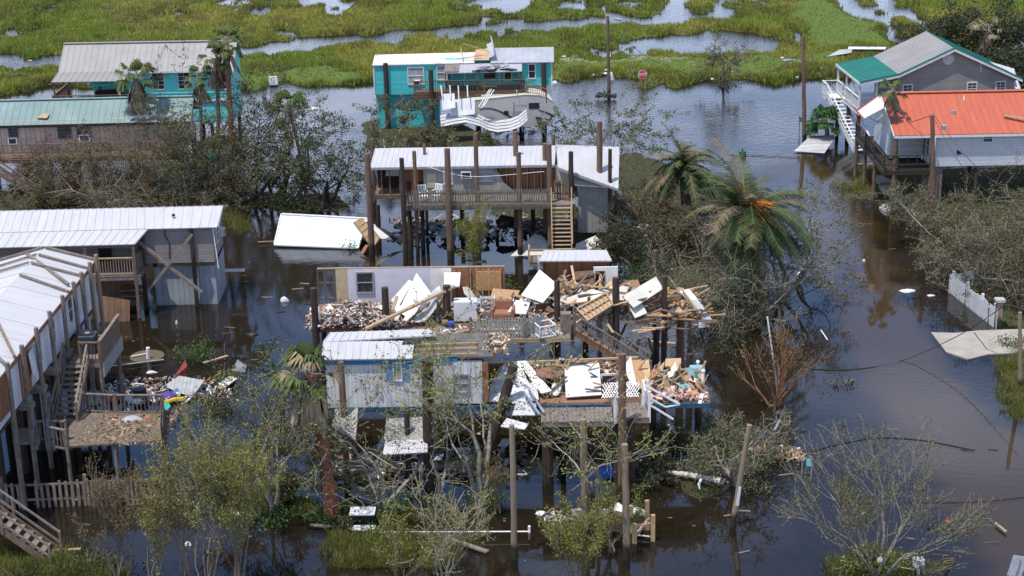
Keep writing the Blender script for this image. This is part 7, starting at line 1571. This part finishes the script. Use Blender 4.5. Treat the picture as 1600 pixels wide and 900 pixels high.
# stairs at the bottom left
bt_ = P(86, 876, .12); tp_ = PY(-62, 768, bt_.y + .5)
T = empty('wooden_stairs', bt_, 0, 'weathered wooden stairs with double handrails coming down into the bottom left corner', 'stairs')
stairs(T, tp_ - bt_, Vector((0, .2, 0)), 1.1, 11, WOODGREY, wvec=(.12, 1, 0), rail=(-1, 1), rail_h=.85, tread=.3, stringer=WOODBRN, tread_t=.05)
for i, (a, b_, w_2, mt, lb) in enumerate([((84, 860), (126, 858), .14, WOODTAN, 'tan board lying level at the foot of the bottom left stairs'), ((88, 866), (122, 870), .1, WOODGREY, 'grey board just below the tan one at the stair foot'), ((4, 876), (40, 877), .2, WOODTAN, 'pale board in the shade under the bottom left stairs'), ((78, 886), (136, 902), .13, WOODNEW, 'light board pointing to the bottom edge below the stairs'),
        ((277, 648), (295, 617), .2, WOODTAN, 'short thick timber leaning at the right of the lower deck'), ((262, 650), (274, 660), .05, BLACKPL, 'thin dark stick in the water right of the lower deck'), ((318, 567), (356, 556), .16, WOODTAN, 'pale board lying across the debris raft top'), ((166, 573), (256, 562), .07, GREYMET, 'long grey pipe floating by the round tank lid'), ((205, 557), (230, 552), .06, PVC, 'short pale pipe lying on the round tank lid'),
        ((580, 831.5), (828, 830.5), .06, PVC, 'long straight white pipe lying just above the water at the bottom centre'), ((690, 838), (762, 862), .22, WOODGREY, 'grey plank awash below the long white pipe'), ((676, 842), (712, 836), .12, WOODGREY, 'short grey plank awash right of the dark tank lid'), ((1283, 516), (1293, 531), .06, PVC, 'short white stick floating in the middle of the flooded road'), ((995, 836), (1022, 839), .07, PVC, 'white stick resting on the new timber frame'),
        ((1555, 817), (1572, 831), .09, WOODTAN, 'broken branch floating near the right edge below the road'), ((1450, 818), (1466, 822), .12, DARK, 'small black board floating inside the wide tree outline'), ((485, 820), (516, 823), .16, WOODGREY, 'grey plank in the water left of the small pale bush'), ((1338, 256), (1398, 257), .08, WOODTAN, 'thin pale board floating by the white house piles'), ((403, 378), (428, 377), .05, WOODTAN, 'thin stick touching the left end of the floating white shed'), ((1210, 672), (1219, 656), .12, GREYMET, 'short grey plank sticking up beside the twig pile')]):
    z = .12 if i not in (9,) else .28; q1, q2 = P(*a, z), P(*b_, z)
    if i == 4: q2 = PY(*b_, q1.y)
    o = (MB().tube([q1, q2], w_2 / 2, 8) if mt in (PVC, GREYMET) else MB().beam(q1, q2, w_2, .06)).build('pipe' if mt in (PVC, GREYMET) else 'board', mt); tag(o, lb, 'pipe' if mt in (PVC, GREYMET) else 'board')
def lump(name, label, cat, px, py, w, h, mt, d=None, seed=1, z=0.0, rz=0):   # soft bag / cloth shape
    b = P(px, py, z); d = d or w * .7; rg = rnd(seed); m = MB(); nu, nv = 12, 7; vs = []
    for j in range(nv + 1):
        ph = j / nv * math.pi / 2
        for i in range(nu):
            th = i / nu * 2 * math.pi; k = 1 + .22 * math.sin(3 * th + seed) * math.cos(ph) + rg.uniform(-.12, .12)
            vs.append((math.cos(th) * math.cos(ph) * w / 2 * k, math.sin(th) * math.cos(ph) * d / 2 * k, math.sin(ph) * h * (1 + rg.uniform(-.1, .1)) - .03))
    fs = [(j * nu + i, j * nu + (i + 1) % nu, (j + 1) * nu + (i + 1) % nu, (j + 1) * nu + i) for j in range(nv) for i in range(nu)]
    o = m.add(vs, fs).build(name, mt, None, smooth=True); o.location = b; o.rotation_euler.z = rz; return tag(o, label, cat)
def flat(name, label, cat, pts, mt, z=(.1,) * 4, t=.04): return panel(name, [P(x, y, zz) for (x, y), zz in zip(pts, z)], t, mt, None, label, cat)
C_ = lambda n, a, r=.6: mat(n, a, tuple(x * .7 for x in a), rough=r, scale=5)
# debris raft by the lower deck
flat('ribbed_sheet', 'grey ribbed metal sheet lying on the debris raft right of the lower deck', 'metal sheet', [(256, 604), (280, 588), (320, 595), (300, 622)], mat('ribbed_grey', (.42, .43, .42), (.3, .3, .3), stripe='X', stripes_per_m=5, stripe_dark=.55, scale=3), (.15, .5, .45, .1))
flat('red_panel', 'dark red triangular panel sticking up at the left of the debris raft', 'panel', [(272, 590), (290, 562), (293, 572), (292, 586)], C_('dark_red', (.25, .05, .04)), (.1, .9, .7, .2))
flat('white_sheet', 'small white sheet at the right end of the debris raft', 'sheet', [(340, 600), (360, 588), (372, 592), (352, 606)], WHITE, (.1, .3, .3, .1)); flat('grey_sheet', 'grey sheet farthest right on the debris raft', 'sheet', [(362, 580), (372, 562), (386, 572), (384, 582)], MATS['dull_grey'], (.1, .5, .4, .1))
tub = empty('black_tub', P(219, 622, .02), 0, 'round black tub with a pale handle floating by the lower deck', 'tub'); MB().tube([(0, 0, 0), (0, 0, .5)], [.28, .36], 16).build('body', BLACKPL, tub)
MB().tube([(-.34, 0, .5), (-.2, 0, .75), (.2, 0, .75), (.34, 0, .5)], .025, 6).build('handle', PVC, tub)
for i, (n, lb, ct, px, py, w, h, mt) in enumerate([('cloth_bundle', 'purple cloth bundle floating right of the black tub', 'cloth', 262, 622, .95, .35, C_('purple_cloth', (.09, .045, .30))), ('plastic_bag', 'light blue plastic bag on the debris raft', 'bag', 277, 616, .38, .35, C_('light_blue', (.10, .30, .60))), ('plastic_bag', 'white plastic bag between the black tub and the purple cloth', 'bag', 237, 622, .5, .35, WHITE), ('plastic_bag', 'white bags floating left of the black tub', 'bag', 202, 624, .7, .3, WHITE),
        ('plastic_crate', 'orange red plastic heap left of the white bags', 'crate', 178, 626, .55, .35, C_('orange_red', (.50, .07, .03))), ('cloth_bundle', 'pale green cloth floating behind the lower deck rail', 'cloth', 150, 630, .8, .2, C_('pale_green', (.22, .28, .18))), ('cloth_bundle', 'dark cloth lying between the white bag and the purple cloth', 'cloth', 247, 624, .3, .35, C_('dark_violet', (.05, .03, .08))), ('cloth_bundle', 'white sheet bundle in front of the black tub', 'cloth', 214, 628, .8, .2, WHITE)]):
    lump(n, lb, ct, px, py, w, h, mt, seed=i + 3)
lump('crumpled_sheet', 'crumpled grey cloth lying on the debris covered lower deck', 'cloth', 206, 657, 1.0, .25, C_('grey_cloth', (.40, .40, .42)), z=1.76, seed=21); lump('flower_pot', 'small terracotta lump at the right end of the lower deck', 'pot', 231, 656, .36, .25, C_('terracotta', (.42, .17, .10)), z=1.76, seed=22)
o = MB().tube([P(257, 630, .12), P(270, 625, .14), P(288, 623, .12)], .12, 8).build('pool_noodle', C_('yellow_foam', (.60, .42, .03))); tag(o, 'yellow foam tube floating at the corner of the lower deck', 'foam tube')
flat('teal_board', 'teal and white striped board floating below the yellow foam tube', 'board', [(254, 633), (262, 628), (267, 636), (258, 644)], mat('teal_stripes', (.05, .42, .38), (.04, .36, .33), stripe='X', stripes_per_m=5, stripe_dark=.3))
rubble('raft_litter', 'mixed household litter and sticks floating between the lower deck and the bushes', 420, heap(Fr(150, 632), 0, 6.5, 0, 3.2, -.02, .25), (.05, .3), PAL_MIX + [(.4, .4, .38), (.15, .12, .08)], 51, flat=.15)
rubble('deck_leaf_litter', 'brown leaf litter and sticks covering the lower deck', 1700, heap(Fr(114, 757), .2, 4.1, .1, 3.8, 1.76, .10), (.04, .2), [(.2, .13, .08), (.28, .19, .11), (.13, .09, .05), (.35, .27, .18)], 52, flat=.1)
def disc(px, py, r, z, mt, label, cat='tank lid', t=.05): o = MB().tube([(0, 0, -t), (0, 0, 0)], r, 36).build('tank_lid', mt); o.location = P(px, py, z); return tag(o, label, cat)
disc(230, 556, .88, .04, C_('mud_lid', (.13, .10, .06)), 'round muddy tank lid in the water behind the lower deck'); disc(641, 842, .85, .05, C_('wet_dark_lid', (.05, .055, .06), .2), 'dark wet round lid among the grass at the bottom centre')
def standpipe(px, py, top, label, r=.07, lean=0): b = P(px, py, 0); t = PY(px + lean, top, b.y); o = MB().tube([(0, 0, -.3), t - b], r, 10).build('standpipe', PVC); o.location = b; return tag(o, label, 'pipe')
standpipe(231, 561, 543, 'short white standpipe beside the round muddy tank lid', .1); standpipe(621, 852, 832, 'white pipe leaning left, first of the pipes by the dark round lid', .08, -6); standpipe(635, 838, 831, 'short wide white pipe cap behind the dark round lid', .1); standpipe(629, 864, 850, 'white pipe stub standing in the grass below the leaning one', .08)
standpipe(636, 881, 877, 'small grey cap in the grass below the pipe stubs', .1); standpipe(920, 824, 784, 'thin white pipe standing beside the dark pile stub', .04); standpipe(876, 824, 799, 'thin grey post by the black outboard motor', .035); standpipe(827, 832, 822, 'upturned elbow end of the long white pipe', .06)
# white box (two slabs)
wb = empty('white_box', P(566, 826, 0), -.02, 'white open fronted box floating by the fallen palm base', 'box')
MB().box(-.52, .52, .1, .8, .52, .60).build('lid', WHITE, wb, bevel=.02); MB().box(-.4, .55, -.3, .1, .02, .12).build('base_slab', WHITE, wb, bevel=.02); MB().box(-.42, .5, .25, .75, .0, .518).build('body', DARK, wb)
# wrecked boat gear
bo = empty('small_boat', P(970, 806, .05), .04, 'narrow white upturned boat hull half awash among debris', 'boat')
m_ = MB(); m_.tube([(-1.0, 0, .1), (-.7, 0, .14), (0, 0, .16), (.7, 0, .14), (1.0, 0, .1)], [.05, .2, .24, .2, .1], 10); m_.build('hull', WHITE, bo, smooth=True); MB().tube([(-.35, .25, .15), (-.1, .25, .28), (.2, .25, .15)], [.1, .22, .08], 10).build('seat_pod', WHITE, bo, smooth=True)
lump('plastic_jug', 'white jug floating farthest left of the boat debris', 'jug', 845, 803, .42, .16, PVC, seed=31)
om = empty('outboard_motor', P(883, 806, 0), .3, 'black outboard motor with white marks lying among the boat debris', 'motor'); MB().box(-.22, .22, -.15, .15, .05, .38).build('cowling', BLACKPL, om, bevel=.06); MB().box(.0, .08, -.16, -.152, .12, .32).build('decal', WHITE, om); MB().tube([(-.2, 0, .1), (-.7, 0, .02)], .05, 6).build('shaft', GREYMET, om)
lump('bag', 'small grey blue bag right of the outboard motor', 'bag', 902, 806, .35, .2, C_('grey_blue', (.2, .22, .34)), seed=33); lump('float', 'white oval float at the right end of the boat debris', 'float', 962, 812, .4, .2, WHITE, seed=34)
rubble('boat_debris', 'thin tangled scraps floating around the upturned white boat', 170, heap(Fr(848, 815), 0, 3.6, 0, 1.0, -.03, .15), (.04, .25), PAL_MIX, 53, flat=.2)
hb = empty('shingled_box', P(966, 832, 0), .35, 'brown shingled box tipped over beside the thin pole', 'box'); MB().box(-.3, .3, 0, .5, 0, .7).build('body', mat('brown_shingles', (.22, .14, .10), (.12, .08, .055), scale=4, stripe='Z', stripes_per_m=7, stripe_dark=.4), hb)
hb.rotation_euler = (0, .35, .35)
tf = empty('timber_frame', P(1000, 848, 0), .05, 'unfinished frame of new square timbers standing in the water at the bottom', 'frame')
for x, y, h in ((-.22, 0, .85), (-.25, .9, 1.2), (.52, .1, 1.15), (.42, 1.1, 1.3)): MB().beam((x, y, -.4), (x, y, h), .17, .14, (0, 1, 0)).build('post', WOODNEW, tf)
MB().beam((-.25, .45, .45), (.5, .5, .55), .1, .12).build('rail', WOODTAN, tf); MB().beam((-.2, .0, .3), (.5, .9, .6), .1, .12).build('brace', WOODTAN, tf)
# by the fallen tree
lump('blue_tarp', 'bright blue tarp scrap caught between the dark piles under the platform', 'tarp', 950, 742, 1.1, .5, C_('tarp_blue', (.03, .16, .55), .4), seed=41)
tc_ = empty('tub_chair', P(1076, 742, .05), .1, 'grey green rounded tub chair back standing in the debris', 'chair'); m_ = MB()
for i in range(9): a = math.pi * i / 8; m_.beam((.28 * math.cos(a), .28 * math.sin(a) * .6, 0), (.28 * math.cos(a), .28 * math.sin(a) * .6, .55 + .12 * math.sin(a)), .13, .04, (math.cos(a), math.sin(a), 0))
m_.build('backrest', C_('grey_green_plastic', (.24, .28, .26)), tc_); MB().box(-.26, .26, -.3, .1, .15, .2).build('seat', MATS['grey_green_plastic'], tc_)
rp = empty('wooden_ramp', P(1112, 758, .05), 0, 'slatted grey wooden ramp section tilted in the water by the fallen tree', 'ramp')
q = [PY(x, y, P(1112, 758).y + dy) - rp.location for x, y, dy in ((1087, 738, .3), (1094, 722, .8), (1141, 742, .6), (1134, 762, 0))]
m_ = MB()
for i in range(9): u = i / 8; m_.beam(q[0].lerp(q[3], u), q[1].lerp(q[2], u), .13, .04)
m_.build('slats', WOODGREY, rp); MB().beam(q[0], q[3], .07, .12).build('side_rail', WOODTAN, rp); MB().beam(q[1], q[2], .07, .12).build('side_rail', WOODTAN, rp)
o = MB().tube([P(1036, 737, .35), P(1080, 743, .35), P(1126, 752, .35)], [.1, .14, .15], 10).build('white_log', C_('stripped_white_wood', (.55, .52, .46))); tag(o, 'pale barkless log lying across the debris toward the slatted ramp', 'log')
o = MB().tube([P(1096, 748, .5), P(1092, 756, .3), P(1092, 768, .05)], .06, 8).build('curved_pipe', PVC); tag(o, 'short curved white pipe hanging below the pale log', 'pipe')
rubble('shore_debris', 'brown boards and wrack heaped left of the tub chair', 420, heap(Fr(985, 752), 0, 3.4, 0, 1.6, -.03, .3), (.05, .35), PAL_WOOD, 54, flat=.2); rubble('twig_wrack', 'reddish boards and wrack heaped right of the leaning grey pole', 240, heap(Fr(1165, 722), 0, 2.6, 0, 1.3, -.03, .3), (.05, .35), PAL_WOOD, 55, flat=.2)
# right side: white picket fence, slab, pads
ga, gb = P(1486, 458, 0), P(1556, 514, 0)
T = empty('white_picket_fence', ga, 0, 'white picket fence running toward the concrete slab at the right', 'fence'); d_ = gb - ga
pickets(T, Vector((0, 0, -.1)), d_ + Vector((0, 0, -.1)), 1.2, .155, .13, WHITE, 'pickets', rnd(15), rails=(.3, .8), wob=.06, skip=.05)
for u in (.0, .33, .66, .93): MB().beam(d_ * u + Vector((.1, .1, -.2)), d_ * u + Vector((.1, .1, 1.25)), .13, .13, (0, 1, 0)).build('fence_post', WHITE, T)
MB().beam(d_ + Vector((.12, .1, -.2)), d_ + Vector((.12, .1, 1.5)), .3, .3, (0, 1, 0)).build('gate_post', PILEGR, T); MB().box(d_.x - .12, d_.x + .36, d_.y - .14, d_.y + .34, 1.51, 1.65).build('post_cap', C_('cap_stone', (.45, .44, .40)), T)
pickets(T, Vector((-.1, 0, -.1)), Vector((2.6, 1.2, -.1)), 1.2, .16, .13, WHITE, 'pickets', rnd(16), rails=(.3, .8), wob=.1, skip=.15)
CONC = mat('pale_concrete', (.36, .325, .275), (.28, .25, .21), scale=1.2, stain=(.24, .21, .17), stain_amt=.7, stain_scale=.8)
slab = MB().slab([P(x, y, .07) for x, y in ((1455, 519), (1478, 549), (1512, 561), (1545, 553), (1660, 548), (1660, 512), (1530, 516), (1492, 520))], .16).build('concrete_slab', CONC); tag(slab, 'cracked pale concrete driveway slab just above the water at the right', 'slab')
m_ = MB(); pts = [(1522, 519), (1528, 528), (1535, 536), (1542, 546), (1556, 551)]
for a, b_ in zip(pts[:-1], pts[1:]): m_.beam(P(*a, .073), P(*b_, .073), .05, .004)
m_.build('crack', DARK, slab)
for i, (pts, lb) in enumerate([([(1362, 281), (1376, 280), (1400, 291), (1374, 292)], 'pale concrete pad nearest the white stairs, first of three by the house piles'), ([(1372, 296), (1402, 294), (1410, 305), (1384, 308)], 'middle concrete pad by the white house piles'), ([(1394, 311), (1432, 308), (1436, 315), (1404, 318)], 'lowest concrete pad beside the thin battered palm')]): flat('concrete_pad', lb, 'slab', pts, CONC, (.17,) * 4, .3)
flat('roof_panel', 'large pale ribbed roof panel washed up left of the white stairs', 'metal sheet', [(1240, 237), (1266, 213), (1308, 211), (1288, 240)], mat('pale_pinkish_roofing', (.48, .46, .45), (.38, .36, .35), stripe='Y', stripes_per_m=1.6, stripe_dark=.55, scale=2, stain=(.35, .25, .22)), (.05, .55, .5, .05))
lump('styrofoam_block', 'white foam block at the foot of the thin battered palm', 'foam', 1389, 327, 1.1, .45, WHITE, seed=51)
wbn = empty('white_bench', P(1342, 232, 0), 0, 'small white bench half sunk between the stairs and the house piles', 'bench'); MB().box(-.45, .45, 0, .35, .28, .33).build('seat', WHITE, wbn); MB().box(-.45, .45, .35, .4, .3, .75).build('backrest', WHITE, wbn)
for x in (-.4, .36): MB().box(x, x + .06, .02, .33, -.1, .278).build('leg', WHITE, wbn)
by_ = empty('green_buoy', P(1160, 243, 0), 0, 'small green drum floating in open water right of the first date palm', 'buoy'); MB().tube([(0, 0, -.1), (0, 0, .32)], [.26, .26], 14).build('drum', C_('buoy_green', (.02, .13, .09)), by_); MB().tube([(0, 0, .32), (0, 0, .5)], [.05, .05], 8).build('top_stem', BLACKPL, by_)
gm = empty('meter_box', PY(1253, 187, P(1247, 218).y), 0, 'small green utility box on a thin stake beside the lamp pole', 'utility box'); MB().box(-.15, .2, -.1, .1, -.15, .2).build('box', C_('meter_green', (.10, .22, .15)), gm); MB().tube([(-.15, 0, -1.6), (-.2, 0, .3)], .03, 6).build('stake', WOODGREY, gm)
wbx = gbox('white_box', 'white box standing on the green far bank left of the teal house', 'box', 428, 133, .1, .75, .5, .75, WHITE, .2, -.15)
for i, (px, py, w, h, lb) in enumerate([(955, 125, .45, .7, 'white pointed scrap standing in the water right of the lamp pole'), (867, 131, .5, .3, 'white foam piece at the right corner of the teal house'), (489, 171, .9, .25, 'white foam board floating behind the dark leafy trees'), (893, 119, .7, .12, 'flat white scrap on the bank right of the teal house'), (1074, 119, .6, .2, 'yellowish scrap at the bank beyond the stop sign'), (1144, 119, .8, .3, 'white block beside the thin far tree'), (687, 64, 1.2, .2, 'white scrap lying on the marsh above the rusted roof'), (486, 114, 1.1, .2, 'white scrap on the green bank left of the teal house'),
        (1457, 17, .8, .2, 'white scrap beyond the back canal'), (394, 523, .7, .15, 'black scrap floating in open water left of the wreck'), (444, 471, .5, .3, 'white bucket floating left of the wreck'), (236, 582, .55, .12, 'white bottle floating below the grey pipe'), (276, 506, .12, .25, 'tiny white float near the skirt of the white-roofed house'), (294, 852, .3, .2, 'small white scrap in the willow roots'), (280, 775, .55, .2, 'white board end by the picket fence right end'), (375, 803, .8, .12, 'white scrap in the grass left of the fallen palm'),
        (1418, 455, .9, .15, 'pale foam strip floating left of the white picket fence'), (1454, 462, .45, .1, 'small grey tray floating on the water by the white fence'), (1049, 426, .3, .3, 'white scrap in the brush behind the wreck'), (1250, 428, .35, .15, 'white scrap in the thin trees by the road'), (1350, 408, .2, .15, 'small white ball floating on the flooded road'), (1350, 805, .3, .2, 'white scrap caught in the wide bottom right tree'), (1482, 815, .3, .1, 'small red scrap floating in the bottom right')]):
    mt = WHITE if 'white' in lb or 'pale' in lb else (BLACKPL if 'black' in lb else (REDS if 'red scrap' in lb else (C_('yellowish', (.5, .38, .15)) if 'yellow' in lb else GREYMET)))
    lump('floating_scrap', lb, 'debris', px, py, w, h, mt, seed=60 + i, d=w * .45)
flat('grey_tarp', 'long grey white tarp strip on the green bank behind the grey house', 'tarp', [(1292, 89), (1312, 78), (1332, 77), (1330, 83)], C_('tarp_pale', (.45, .45, .43)), (.5,) * 4); flat('pale_sheet_strip', 'narrow pale strip of sheet behind the tarp on the green bank', 'tarp', [(1325, 77), (1326, 73.5), (1385, 74), (1383, 77.5)], WHITE, (.55,) * 4)
for i in range(26):
    rg = rnd(300 + i); px = rg.uniform(870, 1300) if i % 3 else rg.uniform(30, 570); py = rg.choice((rg.uniform(106, 124), rg.uniform(88, 122))); o = lump('bank_litter', 'small pale scrap lying in the grass of the far bank', 'litter', px, py, rg.uniform(.2, .6), .12, rg.choice((WHITE, WHITE, GREYMET, WOODTAN)), seed=i, z=.35); o['group'] = 'pale scraps along the far bank'
for i in range(46):
    rg = rnd(500 + i); px = rg.uniform(1090, 1560) if i % 2 else rg.uniform(350, 480); py = rg.uniform(300, 890) if i % 2 else rg.uniform(430, 640)
    o = MB().beam((-rg.uniform(.1, .35), 0, .01), (rg.uniform(.1, .4), rg.uniform(-.2, .2), .02), rg.uniform(.03, .09), .03).build('driftwood', rg.choice((WOODDK, WOODBRN, WOODGREY, WOODTAN))); o.location = P(px, py, 0); tag(o, 'small dark stick drifting on the flood water', 'stick', 'drifting sticks on the flood water')
# bottom right
bs = empty('road_sign', PY(1590, 884, P(1604, 985).y), 0, 'pale back of a tilted road sign cut by the bottom right corner', 'road sign'); bs.rotation_euler = (0, .22, .1)
MB().box(-.27, .27, -.01, .01, -.42, .38).build('plate', C_('sign_back', (.50, .51, .54), .4), bs); MB().tube([(0, -.035, -2.6), (0, -.035, .3)], .03, 6).build('post', GREYMET, bs)
mb_ = empty('mailbox', P(1434, 902, 0), .1, 'white mailbox on a short post at the foot of the wide bottom right tree', 'mailbox'); MB().box(-.2, .2, -.15, .2, .45, .8).build('box', WHITE, mb_, bevel=.04); MB().beam((0, 0, -.3), (0, 0, .45), .1, .1, (0, 1, 0)).build('post', WHITE, mb_)
o = MB().tube([P(1385, 905, -.2), PY(1375, 874, P(1385, 905).y)], .13, 10).build('painted_post', mat('black_white_bark', (.6, .6, .58), (.04, .04, .04), scale=9)); tag(o, 'black and white blotched post in the green bush at the bottom right', 'post')
ck = empty('broken_chair', P(1464, 905, 0), .4, 'broken dark wooden chair frame at the bottom right', 'chair'); ck.rotation_euler = (.3, .3, .4)
for a, b_ in (((-.3, 0, 0), (-.3, 0, .9)), ((.3, 0, 0), (.3, 0, .9)), ((-.3, .5, 0), (-.3, .5, .5)), ((.3, .5, 0), (.3, .5, .5))): MB().beam(a, b_, .06, .06, (0, 1, 0)).build('leg', WOODDK, ck)
MB().box(-.32, .32, 0, .5, .45, .5).build('seat', WOODDK, ck); MB().box(-.28, .28, -.02, .02, .6, .85).build('backrest', WOODBRN, ck)

rs = np.random.RandomState(9); n = 5200
px_ = rs.uniform(0, 1600, n); py_ = rs.uniform(140, 900, n); d = np.stack([(px_ - 800) / F_PX, -(py_ - 450) / F_PX, -np.ones(n)], -1) @ np.array(RC).T; t = -H_CAM / d[:, 2]; x, y = d[:, 0] * t, d[:, 1] * t
near_ = np.minimum.reduce([((px_ - a) / rx) ** 2 + ((py_ - b) / ry) ** 2 for a, b, rx, ry in ((790, 600, 420, 250), (250, 600, 190, 110), (760, 400, 330, 110), (800, 790, 400, 90), (1150, 740, 180, 70), (250, 800, 260, 90), (400, 330, 200, 60))])
keep = (vnoise(x * .6, y * .6, 90, 3) > .56 + .10 * np.clip(near_, 0, 1.5)) & (rs.uniform(0, 1, n) < np.clip(1.25 - near_, .05, 1)); x, y = x[keep], y[keep]; k = len(x)
s_ = rs.uniform(.03, .13, k); a = rs.uniform(0, 6.28, k); ca, sa = np.cos(a) * s_, np.sin(a) * s_; e = rs.uniform(.25, .9, k)
V = np.stack([np.stack([x - ca, y - sa, x * 0 + .012], -1), np.stack([x + sa * e, y - ca * e, x * 0 + .014], -1), np.stack([x + ca, y + sa, x * 0 + .012], -1), np.stack([x - sa * e, y + ca * e, x * 0 + .016], -1)], 1)
pal = np.array([(.10, .08, .05), (.16, .12, .07), (.07, .09, .03), (.06, .05, .04), (.35, .33, .30), (.10, .11, .045), (.55, .54, .50)])
tag(quads_mesh('floating_leaves', V, pal[rs.choice(7, k, p=[.2, .2, .2, .15, .08, .12, .05])], rubblemat()), 'scum of leaves and bits drifting on the flood water', 'debris', kind='stuff')
